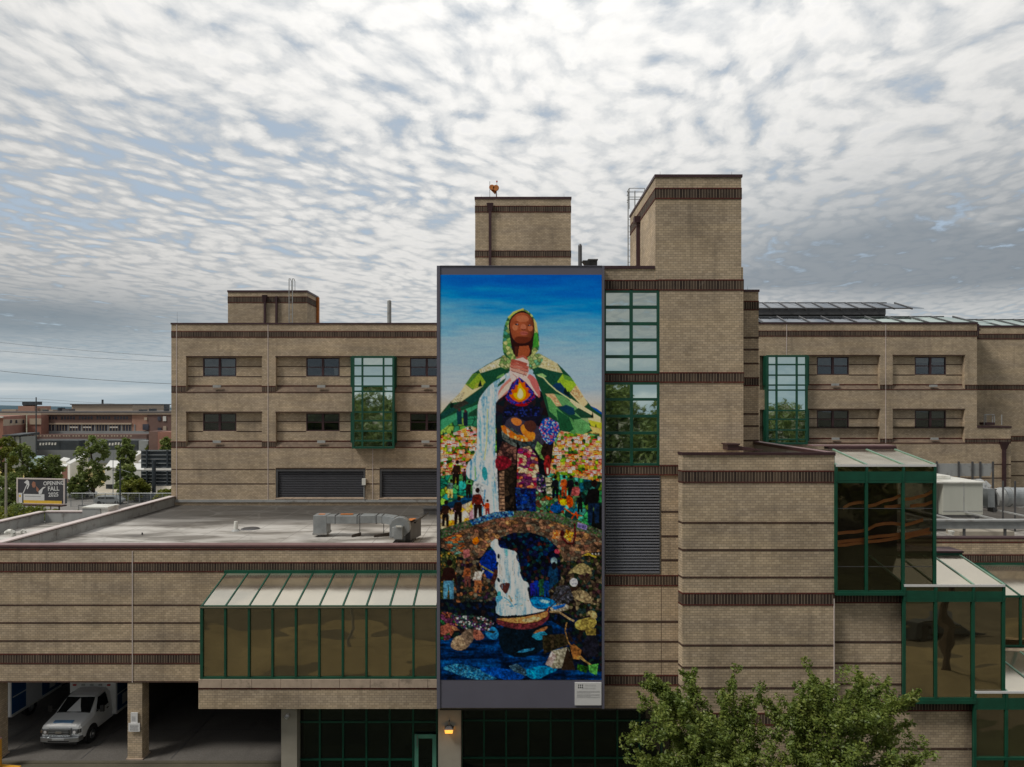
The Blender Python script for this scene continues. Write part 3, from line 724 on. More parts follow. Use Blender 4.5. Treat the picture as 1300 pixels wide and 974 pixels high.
fr = frame_grid([X(p, YT) for p in (767.4, 801.4, 836.0)], [Z(p, YT) for p in (472.9, 452.8, 431.7, 411, 390, 369.6)], YT+.05, w=.135, d=.07, name='window_strip', label='upper green framed strip window reflecting the sky')
fr = frame_grid([X(p, YT) for p in (767.4, 801.8, 836.0)], [Z(p, YT) for p in (590, 570.9, 549.8, 528.4, 507.1, 486.7)], YT+.05, w=.12, d=.07, name='window_strip', label='lower green framed strip window reflecting trees')
# louvre
za, zb2 = Z(728.8, YT), Z(603.8, YT); xa, xb = X(767.3, YT), X(838.5, YT)
m_ = MB().box(xa-.02, xa+.05, YT-.03, YT+.28, za, zb2).box(xb-.05, xb, YT-.03, YT+.28, za, zb2).box(xa+.051, xb-.051, YT-.03, YT+.28, zb2-.04, zb2).box(xa+.051, xb-.051, YT-.03, YT+.28, za, za+.05)
lv = part(m_, 'louvre', 'galv_dark', 'tall blue grey louvre of horizontal slats')
n = 33; p_ = (zb2-za-.09)/n; me = None
for k in range(n):
    zz = za+.05+k*p_
    if me is None: me = sub(MB().hexa([(xa+.051,YT-.03,zz),(xb-.051,YT-.03,zz),(xb-.051,YT+.14,zz+p_*.75),(xa+.051,YT+.14,zz+p_*.75),(xa+.051,YT-.03,zz+.045),(xb-.051,YT-.03,zz+.045),(xb-.051,YT+.14,zz+p_*.75+.02),(xa+.051,YT+.14,zz+p_*.75+.02)]), 'slat', 'slat', lv)
    else:
        c = me.copy(); COL.objects.link(c); c.parent = lv; c.location = (0, 0, k*p_)
# tower side: downspout with head, light stripe
xs_ = xU0-.07; ys_ = 34.1
m_ = MB().box(xs_-.1, xs_+.06, ys_, ys_+.16, zT1, Z(283, 34.1)).box(xs_-.22, xs_+.06, ys_-.1, ys_+.26, Z(283, 34.1), Z(275, 34.1))
part(m_, 'downspout', 'maroon')
Yq = 48.0
tower(X(603.2, Yq), X(724.8, Yq), Yq, 54, zT1-.6, Z(251.9, Yq), ((261.3, 269.9), (318.2, 326.9)), 'square brick roof tower standing behind the mural', (True, True))
downspout(622.2, Yq, 259, 338, .09)
# setback walls right of the tall tower
Ys = 36.5; x0, x1 = xT1-.5, X(963, Ys); zz1 = Z(369.3, Ys)
part(MB().box(x0, x1, Ys, 53, 9.0, zz1), 'brick_wall', 'brick', 'narrow banded brick return beside the tall tower')
coping(xT1+.01, x1, Ys, 53, zz1+.06, .12)
for a, b in ((382, 394), (479, 490.2)): band(xT1, x1+.02, Ys, a, b)
for py in (429, 444, 461.7, 525.6, 541, 559.5): line(xT1, x1+.01, Ys, py, .09)

# ---- rear right wing ------------------------------------------------
YR = 53.0
xR0, xR1 = X(962, YR), X(1240.3, YR); zR1 = Z(410.2, YR)
rowsR = [(451.7, 488.5, 495.1, 452.9, 475.9, (463, 476.2)), (520.1, 557, 563, 521, 544, (531.6, 543.4))]
baysR = [(964.5, 972), (1022.5, 1117), (1133.4, 1224.7)]
winsR = [(1039.2, 1080), (1164.2, 1204)]
holes = []
for r in rowsR:
    for a, b in baysR:
        inner = [(X(wa, YR), X(wb, YR), Z(r[4], YR), Z(r[3], YR), .45, 'dark') for wa, wb in winsR if a < wa < b]
        holes.append((X(a, YR), X(b, YR), Z(r[2], YR), Z(r[0], YR), .30, inner))
mb = MB(); cells(mb, xR0, xR1, Z(541.7, YR), zR1, YR, [h for h in holes if h[2] > Z(541.7, YR)] + [(h[0], h[1], Z(541.7, YR), h[3], h[4], [(i[0], i[1], Z(541.7, YR), i[3], i[4], 'dark') for i in h[5]]) for h in holes if h[2] < Z(541.7, YR)])
rest(mb, xR0, xR1, YR, YR+15, Z(541.7, YR), zR1, top=False, left=False)
xR2 = X(1283.3, YR)
cells(mb, xR0, xR2, 8.6, Z(541.7, YR), YR, [(h[0], h[1], h[2], Z(541.7, YR), h[4], [(i[0], i[1], i[2], Z(541.7, YR), i[4], 'dark') for i in h[5]]) for h in holes if h[2] < Z(541.7, YR)])
rest(mb, xR1, xR2, YR, YR+2.5, 8.6, Z(541.7, YR), left=False, top=True)
part(mb, 'brick_wall', ['brick', 'dark'], 'tan brick wall of the far rear wing behind the stair glass')
coping(xR0, xR1, YR, YR+.35, zR1+.03, .12); coping(xR1+.05, xR2, YR, YR+2.4, Z(541.2, YR), .12)
part(MB().box(xR0, xR1, YR+.36, YR+15, zR1-.5, zR1-.35), 'flat_roof', 'membrane')
band(xR0, xR1+.02, YR, 419.8, 427.4)
for r in rowsR:
    segs = [(1117, 1133.4), (1224.7, 1240.3 if r is rowsR[0] else 1283.3)]
    for a, b in segs: band(X(a, YR)+.001, X(b, YR)+.01, YR, r[1], r[2])
    for a, b in baysR[1:]:
        xa, xb = X(a, YR), X(b, YR); zt, zb3 = Z(r[1], YR), Z(r[2], YR); yr = YR+.30
        s_ = part(MB().prism([(YR-.012, zb3+.055), (yr-.002, zb3+.055), (yr-.002, zt-.03)], 'x', xa+.01, xb-.01), 'sloped_sill', 'sill_brick')
        sub(MB().box(xa, xb, YR-.026, YR+.12, zb3, zb3+.054), 'sill_nosing', 'red_course', s_)
        sub(MB().box(xa+.012, xb-.012, yr-.035, yr-.003, zt-.03, zt+.05), 'sill_head', 'red_course', s_)
        part(MB().box(xa-.02, xb+.02, YR-.02, YR+.03, Z(r[0], YR)-.01, Z(r[0], YR)+.07), 'lintel_course', 'line')
        w = [w for w in winsR if a < w[0] < b][0]
        for ly in r[5]:
            line(xa+.01, X(w[0], YR)-.01, yr, ly); line(X(w[1], YR)+.01, xb-.01, yr, ly)
    for i, (wa, wb) in enumerate(winsR):
        window(X(wa, YR), X(wb, YR), Z(r[4], YR), Z(r[3], YR), YR+.36, ((.5, .48), (.3, .25))[i] if r is rowsR[0] else ((.42, .42), (.42, .42))[i])
for px in (998.5, 1124.3): joint(X(px, YR), YR, Z(451 if px < 1000 else 563, YR), zR1-.1)
for px, py in ((1060, 488.4), (1184.5, 490), (1060.5, 557), (1186, 557)):
    part(MB().box(X(px-4.6, YR), X(px+4.6, YR), YR-.10, YR+.02, Z(py+1.4, YR), Z(py-1.4, YR)), 'wall_vent_box', 'flash')
glass_bay(YR, (974, 985.7, 1011.3, 1023.6), (452.2, 463, 476.4, 489, 495.4, 521.3, 532.5, 546, 558, 563), ((969.6, 973.2), (1024.4, 1026.2)), ((452, 489.5), (520.6, 560)))
for py in (589.5, 607): line(X(1130, YR), xR2, YR, py, .07)
downspout(1273.3, YR, 561, 625, .12)
Ye = 55.5; xE0, xE1 = X(1240, Ye), X(1420, Ye)
part(MB().box(xR1+.05, xE1, Ye, Ye+12, 8.6, Z(414.2, Ye)), 'brick_wall', 'brick', 'set back brick wall at the far right end')
coping(xR1+.3, xE1, Ye, Ye+.4, Z(413.7, Ye), .12)
for a, b in ((423.8, 430.9), (488.5, 495.2), (553.5, 560.4)): band(xR1+.06, xE1, Ye, a, b)
for py in (586, 603.8): line(xR1+.06, xE1, Ye, py, .09)

# ---- projecting block (front right) ---------------------------------
YB = 28.1; zK = Z(574.2, YB)
xa, xb = X(866.3, YB), X(1059.3, YB)
plan = [(xa, YB), (xb, YB), (xb, 38.0), (7.35, 38.0), (7.16, 30.45), (6.92, 29.2), (X(861.2, YB+.38), YB+.38)]
part(MB().prism(plan, 'z', 0, zK-.55), 'brick_wall', 'brick', 'banded brick block projecting forward at the right')
front = [(X(861.2, YB+.38), YB+.38), (xa, YB), (xb, YB)]
inner_ = [(xb-.3, YB+.3), (xa+.12, YB+.3), (X(861.2, YB)+.32, YB+.5)]
part(MB().prism(front+inner_, 'z', zK-.55, zK-.10), 'parapet_wall', 'brick')
def chamfer_strip(z0, z1, proud, mats, name='brick_band'):
    """a course that turns the chamfered corner of the block"""
    m_ = MB(); k = .7071*proud
    def seg(za, zb, pr, mi):
        q = .7071*pr; c0 = X(861.2, YB+.38)
        m_.hexa([(c0-q, YB+.38-q*.2, za), (xa-q*.4, YB-pr, za), (xa, YB+.06, za), (c0+.05, YB+.42, za), (c0-q, YB+.38-q*.2, zb), (xa-q*.4, YB-pr, zb), (xa, YB+.06, zb), (c0+.05, YB+.42, zb)], mi)
        m_.box(xa-q*.4, xb, YB-pr, YB+.02, za, zb, mi)
    if len(mats) == 2:
        e = .055; seg(z0+e, z1-e, proud, 0); seg(z0, z0+e, proud+.008, 1); seg(z1-e, z1, proud+.008, 1)
    else: seg(z0, z1, proud, 0)
    return part(m_, name, mats)
for a, b in ((597.3, 613.4), (752.6, 768.8), (905, 921)): chamfer_strip(Z(b, YB), Z(a, YB), .014, ['soldier', 'red_course'])
for py in (663.9, 698.4, 733.2, 819.5, 847.5, 873.7): chamfer_strip(Z(py, YB)-.04, Z(py, YB)+.04, .010, ['line'], 'brown_course')
chamfer_strip(zK-.11, zK, .05, ['maroon'], 'coping')
part(MB().box(xb-.30, xb+.03, YB+.03, 38, zK-.55, zK-.14), 'parapet_wall', 'flash')
part(MB().box(xb-.36, xb+.06, YB+.021, 38.05, zK-.138, zK-.003), 'coping', 'maroon')
part(MB().box(xb-.30, xb+.03, YB+.1, 38, zK-.0025, zK+.006), 'coping_cap', 'maroon_light')
part(MB().box(7.4, xb-.31, 37.7, 38, zK-.55, zK-.14), 'parapet_wall', 'flash')
m_ = MB(); x_ = X(918.5, 30.2); m_.box(x_, x_+.46, 29.6, 30.3, zK-.02, zK+.20); m_.box(x_-.05, x_+.5, 29.55, 30.35, zK+.2, zK+.26)
m_.hexa([(x_+.46,29.7,zK-.03),(x_+1.5,29.7,zK-.03),(x_+1.5,30.2,zK-.03),(x_+.46,30.2,zK-.03),(x_+.46,29.7,zK+.16),(x_+1.5,29.7,zK+.0),(x_+1.5,30.2,zK+.0),(x_+.46,30.2,zK+.16)])
part(m_, 'roof_flue_curb', 'maroon')
joint(xb-.02, YB-.0, 0, Z(760, YB), 'coping_light')
# wall to the right of the joint, stepped under the glass boxes
YW = 28.45
xw = [xb, X(1147, YW), X(1236, YW), 22.2]
mb = MB()
mb.box(xb+.002, 15.62, YW, 31.4, 0, Z(753, YB)-.02)
mb.box(15.625, 18.45, YW, 31.4, 0, Z(889, YB)-.02)
part(mb, 'brick_wall', 'brick', 'stepped brick wall below the glass stair boxes', kind=None)
bm_ = [(754, 766.5, xb+.003, 15.63)]
band(xb+.003, 15.63, YW, 754.4, 766); band(xb+.003, 18.46, YW, 889.5, 903)
for py in (815.3, 842, 868.8): line(xb+.003, 15.62, YW, py, .08)
line(xb+.003, 18.45, YW, 950.8, .08)
part(MB().box(12.82, 26.2, 31.05, 31.4, 0, 5.8), 'brick_wall', 'brick'); 
part(MB().box(12.82, 19.55, 31.06, 31.42, 5.8, 10.0), 'brick_wall', 'brick'); part(MB().box(12.82, 16.8, 31.07, 31.44, 10.0, Z(571.5, 31)), 'brick_wall', 'brick')
def glass_box(pxs, top, gut, sp0, sp1, bot, backp, Yb=30.95, lab=None, pane='g_bronze', seams=(), xback=None, gl_out='green'):
    Y = YB-.02; xs = [X(p, Y) for p in pxs]
    zt = Z(top, Y); z2 = Z(sp0, Y); z3 = Z(sp1, Y); z0 = Z(bot, Y)
    zsl = [z0] + [Z(s, Y) for s in seams][::-1] + [z3]
    f = frame_grid(xs, [z0, z3], Y, w=.10, d=.08, name='glass_stair_box', pane=pane, label=lab, back=(2.7, 'interior'))
    for s in seams:
        sub(MB().box(xs[0], xs[-1], Y-.02, Y-.013, Z(s, Y)-.012, Z(s, Y)+.012), 'glazing_seam', 'galv_dark', f)
    sub(MB().box(xs[0]-.04, xs[-1]+.04, Y-.075, Y+.02, z3+.055, z2), 'spandrel_panel', 'green', f)
    sub(MB().box(xs[0]-.03, xs[-1]+.03, Y-.06, Y+.02, z2+.002, zt-.02), 'spandrel_glass', 'g_bronze', f)
    for x in xs: sub(MB().box(x-.045, x+.045, Y-.10, Y+.0, z3, zt), 'mullion', 'green', f)
    zb3 = Z(backp, Yb)
    for i, x in enumerate(xs):
        sub(MB().hexa([(x-.035,Y-.08,zt-.03),(x+.035,Y-.08,zt-.03),(x+.035,Yb,zb3-.03),(x-.035,Yb,zb3-.03),(x-.035,Y-.08,zt+.04),(x+.035,Y-.08,zt+.04),(x+.035,Yb,zb3+.04),(x-.035,Yb,zb3+.04)]), 'roof_bar', 'roof_bar', f)
    for i in range(len(xs)-1):
        a, b = xs[i]+.036, xs[i+1]-.036
        sub(MB().hexa([(a,Y-.06,zt-.02),(b,Y-.06,zt-.02),(b,Yb,zb3-.02),(a,Yb,zb3-.02),(a,Y-.06,zt+.01),(b,Y-.06,zt+.01),(b,Yb,zb3+.01),(a,Yb,zb3+.01)]), 'roof_pane', 'g_roof', f)
    sub(MB().box(xs[0]-.03, xs[-1]+.03, Y-.11, Y-.081, zt-.07, zt+.02), 'eaves_gutter', 'sign_white', f)
    sub(MB().face([(xs[-1],Y,z0),(xs[-1],Yb,z0),(xs[-1],Yb,zb3),(xs[-1],Y,zt)]), 'side_glass', 'g_bronze', f)
    sub(MB().box(xs[0], xs[-1], Y+.05, Yb, z0-.02, z0+.03), 'stair_landing', 'interior', f)
    return f, xs
g1, xs1 = glass_box((1060.6, 1099.2, 1145.8, 1185.8), 590, 598, 598.5, 611.5, 751, 571, 30.95, 'tallest glass stair box with orange reflection strips inside', 'g_orange', (645.5, 719.3))
g2, xs2 = glass_box((1147, 1187, 1234.5, 1273), 742, 750, 750.5, 762, 887, 705.5, 30.75, 'middle glass stair box mirroring a tree trunk')
g3, xs3 = glass_box((1236.5, 1276.5, 1321, 1360), 877, 885, 885.5, 898.5, 1035, 828, 30.9, 'lowest glass stair box at the foot of the steps')
sub(MB().box(xs1[0]-.03, X(1147, YB), YB-.14, YB+.3, Z(755, YB), Z(751.5, YB)), 'sill', 'green', g1)
sub(MB().box(xs2[0]-.03, X(1236.5, YB), YB-.14, YB+.3, Z(892, YB), Z(887.3, YB)), 'sill', 'green', g2)
sub(MB().box(xs3[0], xs3[-1], YB-.12, YB-.03, Z(963.5, YB), Z(960, YB)), 'transom', 'green', g3)
# curved orange strips inside the top box that imitate reflections
def rail(x0, x1, pys, y):
    m_ = MB(); n = len(pys); pts = []
    for i, p in enumerate(pys):
        x = x0+(x1-x0)*i/(n-1); pts.append((x, y, Z(p, y)))
    for i in range(n-1):
        a, b = pts[i], pts[i+1]; h = .06
        m_.hexa([(a[0],y,a[2]-h),(b[0],y,b[2]-h),(b[0],y+.05,b[2]-h),(a[0],y+.05,a[2]-h),(a[0],y,a[2]+h),(b[0],y,b[2]+h),(b[0],y+.05,b[2]+h),(a[0],y+.05,a[2]+h)])
    return sub(m_, 'reflection_strip', 'orange', g1)
yR_ = YB+.12
for (a, b, pys) in ((1071, 1097.5, (645, 641, 639, 638, 638)), (1101, 1144, (643, 641, 636, 634, 629)), (1123, 1144, (644, 643.5, 642)), (1148, 1184, (634, 633.5, 631, 629, 624)), (1156, 1184, (643, 641.5, 641, 637.5)),
                    (1063, 1098, (677.5, 676, 675.5, 673.5)), (1101, 1144, (673, 667, 665, 664.5, 666)), (1148, 1172, (667, 664, 660)), (1063, 1098, (688.5, 687, 686, 684.5)), (1101, 1144, (683, 681, 680, 678)), (1148, 1180, (679, 676, 672)),
                    (1063, 1098, (692.5, 692, 690, 689)), (1101, 1144, (688, 687, 685, 682)), (1148, 1182, (684, 680, 678, 676.5)), (1164, 1184, (746, 744, 743.5))):
    rail(X(a, yR_), X(b, yR_), pys, yR_)
# head copings behind the sloped roofs
part(MB().box(X(1050, 31.2), X(1135.3, 31.2), 31.0, 31.5, Z(570.2, 31.2), Z(566.6, 31.2)), 'coping', 'maroon'); part(MB().box(X(1028, 31.4), X(1135, 31.2), 31.05, 31.7, Z(566.6, 31.2)+.001, Z(565.2, 31.2)), 'coping_cap', 'maroon_light')
part(MB().box(16.75, X(1220, 30.9), 30.8, 31.3, Z(705.6, 30.9), Z(701.3, 30.9)), 'header_beam', 'green')
part(MB().box(16.75, X(1221, 30.9), 30.75, 31.8, Z(701.2, 30.9), Z(699, 30.9)), 'coping', 'maroon')
part(MB().hexa([(16.75,30.8,Z(699,30.9)),(X(1219,30.9),30.8,Z(699,30.9)),(17.6,32.4,Z(699,30.9)),(16.75,32.4,Z(699,30.9)),(16.75,30.85,Z(698.6,30.9)),(X(1219,30.9),30.85,Z(698.6,30.9)),(17.6,32.4,Z(698.6,30.9)),(16.75,32.4,Z(698.6,30.9))]), 'coping_cap', 'maroon_light')

# ---- lower right wing and lean-to -----------------------------------
YV = 35.0; xv0, xv1 = 16.3, 36.0; zv = Z(682.4, YV)
part(MB().box(xv0, xv1, YV, 35.45, 0, zv-.06), 'brick_wall', 'brick', 'low brick wall below the rooftop ducts')
coping(xv0, xv1, YV, YV+.42, zv, .08, 'maroon'); band(xv0, xv1, YV, 703.8, 714.4)
part(MB().box(xv0, xv1, YV-.012, YV+.01, Z(689.5, YV), Z(687.6, YV)), 'brown_course', 'red_course')
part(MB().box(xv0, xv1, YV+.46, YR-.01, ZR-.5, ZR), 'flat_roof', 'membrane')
xr_ = [18.4, 20.65, 22.93, 25.2, 27.5, 29.8, 32.0]; yv = 32.0
zvt, zvb = Z(757, yv), Z(716.5, YV)
lt = frame_grid(xr_, [Z(820, yv), zvt], yv, w=.08, d=.08, name='lean_to', pane='g_bronze', label='glass lean-to behind the stair boxes', back=(2.4, 'interior'))
for i, x in enumerate(xr_):
    sub(MB().hexa([(x-.035,yv-.08,zvt-.02),(x+.035,yv-.08,zvt-.02),(x+.035,YV-.03,zvb-.02),(x-.035,YV-.03,zvb-.02),(x-.035,yv-.08,zvt+.05),(x+.035,yv-.08,zvt+.05),(x+.035,YV-.03,zvb+.05),(x-.035,YV-.03,zvb+.05)]), 'roof_bar', 'green', lt)
    if i < len(xr_)-1:
        a, b = x+.036, xr_[i+1]-.036
        sub(MB().hexa([(a,yv-.06,zvt),(b,yv-.06,zvt),(b,YV-.03,zvb),(a,YV-.03,zvb),(a,yv-.06,zvt+.02),(b,yv-.06,zvt+.02),(b,YV-.03,zvb+.02),(a,YV-.03,zvb+.02)]), 'roof_pane', 'g_roof', lt)
sub(MB().box(xr_[0], xr_[-1], YV-.12, YV-.03, zvb-.03, zvb+.09), 'ridge_beam', 'green', lt)
part(MB().box(18.4, 32.0, yv-.05, YV, Z(827, yv), Z(820.4, yv)), 'stone_sill', 'stone')
part(MB().box(18.4, 32.0, yv+.02, YV, 0, Z(827.1, yv)), 'brick_wall', 'brick')
# ------------------------------------------------------------ mural
def srgb(c): c = np.asarray(c, float)/255.0; return np.where(c <= .04045, c/12.92, ((c+.055)/1.055)**2.4)
PX0, PX1, PY0, PY1 = 559.0, 763.8, 349.0, 863.0
SC = 2.6
CW, CH = int((PX1-PX0)*SC), int((PY1-PY0)*SC)
IMG = np.zeros((CH, CW, 3)); yy, xx = np.mgrid[0:CH, 0:CW]
GX = PX0+(xx+.5)/SC; GY = PY0+(yy+.5)/SC
mr = np.random.default_rng(11)
def vnoise(sx, sy, seed, oct=4):
    out = np.zeros((CH, CW)); amp = 1; tot = 0
    for o in range(oct):
        r = np.random.default_rng(seed+o); gx = (GX-PX0)/sx*2**o; gy = (GY-PY0)/sy*2**o
        n = r.random((int(gy.max())+3, int(gx.max())+3)); ix = gx.astype(int); iy = gy.astype(int)
        fx = gx-ix; fy = gy-iy; fx = fx*fx*(3-2*fx); fy = fy*fy*(3-2*fy)
        out += amp*((n[iy, ix]*(1-fx)+n[iy, ix+1]*fx)*(1-fy)+(n[iy+1, ix]*(1-fx)+n[iy+1, ix+1]*fx)*fy); tot += amp; amp *= .55
    return out/tot
def cellmap(s, seed, sy=None):
    """jittered cells: an id and the distance to the edge for every sample"""
    sy = sy or s; r = np.random.default_rng(seed); gx = (GX-PX0)/s+2; gy = (GY-PY0)/sy+2
    nx, ny = int(gx.max())+4, int(gy.max())+4; jx = r.random((ny, nx)); jy = r.random((ny, nx)); idn = r.integers(0, 10000, (ny, nx))
    ix = gx.astype(int); iy = gy.astype(int); best = np.full(gx.shape, 9.); sec = np.full(gx.shape, 9.); bid = np.zeros(gx.shape, int)
    for dy in (-1, 0, 1):
        for dx in (-1, 0, 1):
            cx = ix+dx; cy = iy+dy; d = (cx+jx[cy, cx]-gx)**2+(cy+jy[cy, cx]-gy)**2
            m = d < best; sec = np.where(m, best, np.minimum(sec, d)); bid = np.where(m, idn[cy, cx], bid); best = np.where(m, d, best)
    return bid, np.sqrt(sec)-np.sqrt(best)
CELLS = {k: cellmap(*v) for k, v in {'s': (2.4, 3), 'm': (4.2, 5), 'l': (8, 9), 'w': (7, 12, 2.6), 'b': (5.5, 21, 3.8), 't': (1.7, 31)}.items()}
FINE = vnoise(1.0, 1.0, 77, 2); MIDN = vnoise(5, 5, 55, 4); WAVE = vnoise(30, 5, 66, 4)
def mask(pts):
    p = np.asarray(pts, float); x0, x1 = p[:, 0].min()-1, p[:, 0].max()+1; y0, y1 = p[:, 1].min()-1, p[:, 1].max()+1
    a, b = max(0, int((x0-PX0)*SC)), min(CW, int((x1-PX0)*SC)+1); c, d = max(0, int((y0-PY0)*SC)), min(CH, int((y1-PY0)*SC)+1)
    m = np.zeros((CH, CW), bool)
    if a >= b or c >= d: return m
    gx = GX[c:d, a:b]; gy = GY[c:d, a:b]; s = np.zeros(gx.shape, bool); n = len(p)
    for i in range(n):
        xa, ya = p[i]; xb, yb = p[(i+1) % n]
        if ya == yb: continue
        s ^= ((ya > gy) != (yb > gy)) & (gx < (xb-xa)*(gy-ya)/(yb-ya)+xa)
    m[c:d, a:b] = s; return m
def smooth(pts, it=2):
    for _ in range(it):
        q = []
        for i in range(len(pts)):
            a, b = pts[i], pts[(i+1) % len(pts)]
            q += [(a[0]*.75+b[0]*.25, a[1]*.75+b[1]*.25), (a[0]*.25+b[0]*.75, a[1]*.25+b[1]*.75)]
        pts = q
    return pts
def ell(cx, cy, rx, ry, rot=0, n=28):
    c, s = math.cos(rot), math.sin(rot)
    return [(cx+rx*math.cos(t)*c-ry*math.sin(t)*s, cy+rx*math.cos(t)*s+ry*math.sin(t)*c) for t in np.linspace(0, 2*math.pi, n, endpoint=False)]
def fill(pts, col, tex=.16, clip=None, rnd=0):
    m = mask(smooth(pts, rnd) if rnd else pts) if not isinstance(pts, np.ndarray) or pts.dtype != bool else pts
    if clip is not None: m = m & clip
    k = 1+tex*(FINE[m]-.5)*2+tex*(MIDN[m]-.5)
    IMG[m] = np.clip(np.array(col, float)[None]*k[:, None], 0, 255); return m
def quilt(pts, pal, key='m', edge=.12, ec=.55, tex=.2, clip=None, rnd=0):
    m = mask(smooth(pts, rnd) if rnd else pts) if not (isinstance(pts, np.ndarray) and pts.dtype == bool) else pts
    if clip is not None: m = m & clip
    ids, ed = CELLS[key]; P = np.array(pal, float); c = P[ids[m] % len(pal)]*(1+((ids[m]//7 % 13)/13-.5)*.35)[:, None]
    k = (1+tex*(FINE[m]-.5)*2)*np.where(ed[m] < edge, ec, 1); IMG[m] = np.clip(c*k[:, None], 0, 255); return m
def strokew(pts, w, col, tex=.1):
    for i in range(len(pts)-1):
        a = np.array(pts[i], float); b = np.array(pts[i+1], float); d = b-a; L = np.hypot(*d) or 1; n = np.array([-d[1], d[0]])/L*w/2; e = d/L*w*.3
        fill([a+n-e, b+n+e, b-n+e, a-n-e], col, tex)
def lerp_stops(v, stops):
    xs_ = [s[0] for s in stops]; return np.stack([np.interp(v, xs_, [s[1][k] for s in stops]) for k in range(3)], -1)
# sky
side = np.abs(GX-661)/102
IMG[:] = lerp_stops(GY+(vnoise(60, 9, 5, 5)-.5)*44+(GX-661)*-.10, [(349, (0, 88, 192)), (368, (6, 102, 206)), (386, (40, 128, 220)), (408, (90, 158, 226)), (436, (140, 182, 228)), (470, (156, 188, 228)), (505, (180, 198, 222)), (560, (196, 200, 208))])
warm = np.clip((GY-495)/45, 0, 1)[..., None]*np.clip((side-.55)/.3, 0, 1)[..., None]
IMG = IMG*(1-warm)+np.array([250, 200, 130])*warm
IMG *= (1+(vnoise(16, 2, 8, 4)-.5)*.16)[..., None]
# far hills behind the cape, then the village
G1, G2, G3, G4, G5 = (18, 62, 46), (38, 98, 58), (96, 140, 60), (150, 176, 84), (72, 150, 112)
fill([(559,526),(575,517),(595,512),(620,505),(640,560),(559,572)], (20, 66, 54)); fill([(764,526),(748,520),(728,530),(700,520),(690,560),(764,565)], (236, 196, 116))
quilt([(559,536),(600,520),(640,515),(640,575),(559,575)], [(60,140,100), (90,150,60), (130,165,70), (40,110,80)], 'l')
quilt([(764,540),(735,535),(700,520),(690,575),(764,575)], [(240,190,110), (200,200,90), (90,150,90), (60,120,80)], 'l')
def village(pts, seed):
    m = mask(pts); r = random.Random(seed); fill(pts, (70, 100, 44), .4)
    quilt(pts, [(90,130,40), (40,80,30), (120,140,50), (210,110,50), (190,60,40)], 's')
    p = np.array(pts); rows = np.arange(p[:, 1].min(), p[:, 1].max(), 4.6)
    for y in rows:
        x = p[:, 0].min()+r.uniform(-3, 1)
        while x < p[:, 0].max():
            w = r.uniform(3.0, 6.0); h = r.uniform(3.4, 5.4); yo = y+r.uniform(-1.8, 1.8)
            if r.random() < .70:
                wall_ = r.choice([(236, 214, 200), (244, 230, 220), (240, 180, 130), (226, 140, 120), (240, 160, 70), (226, 180, 190), (230, 196, 160)])
                roof_ = r.choice([(206, 62, 40), (232, 126, 70), (236, 150, 90), (232, 140, 84), (190, 40, 44)])
                fill([(x, yo), (x+w, yo), (x+w, yo+h), (x, yo+h)], wall_, .12, m)
                fill([(x-.4, yo+.1), (x+w*.2, yo-1.2), (x+w*.85, yo-1.2), (x+w+.4, yo+.1)], roof_, .15, m)
                for q in range(int(w//2)): fill([(x+.7+q*2, yo+1), (x+1.4+q*2, yo+1), (x+1.4+q*2, yo+2), (x+.7+q*2, yo+2)], (110, 60, 54), 0, m)
            else:
                fill(ell(x+w/2, yo+1, w*.55, 2.1), r.choice([(70, 112, 36), (110, 146, 40), (34, 66, 36), (150, 170, 50)]), .3, m)
            x += w*r.uniform(.8, 1.1)
village([(559,553),(578,549),(596,541),(622,546),(628,560),(626,590),(596,604),(572,606),(559,604)], 3)
village([(707,560),(712,546),(726,547),(742,552),(764,555),(764,614),(740,618),(724,610),(700,606),(697,585)], 4)
for x, y, h in ((563,553,6),(574,550,5),(597,545,6),(610,547,5)): fill([(x-1.6, y), (x, y-h), (x+1.6, y)], (22, 40, 26), 0)
# lower landscape either side of the figure
quilt([(559,604),(596,600),(612,590),(628,600),(632,660),(600,664),(559,675)], [(70,170,110), (120,180,70), (40,130,110), (200,190,70), (90,150,90), (60,170,160)], 'l')
fill([(559,642),(580,634),(606,625),(612,632),(590,644),(559,652)], (20, 60, 90)); quilt([(559,650),(590,640),(612,630),(626,640),(630,660),(600,664),(559,675)], [(240,214,170), (226,180,120), (226,170,190), (236,160,60), (226,206,190)], 'l', .06, .8)
quilt([(694,600),(720,604),(764,612),(764,672),(730,662),(694,652)], [(80,190,160), (60,150,90), (120,150,50), (30,100,120), (20,50,50), (90,180,170), (40,90,60)], 'l')
quilt([(682,620),(716,630),(716,655),(682,650)], [(20,70,120), (24,60,50), (60,110,60), (200,90,40), (110,150,110)], 'm')
fill([(752,650),(764,640),(764,675),(750,668)], (16, 18, 16))
# figure: dark torso
quilt([(627,515),(640,498),(652,486),(674,486),(690,500),(700,520),(704,552),(700,585),(694,606),(690,652),(634,660),(631,590),(630,545)], [(16,14,26), (22,20,34), (30,20,24), (14,24,30)], 'l', .05, .8)
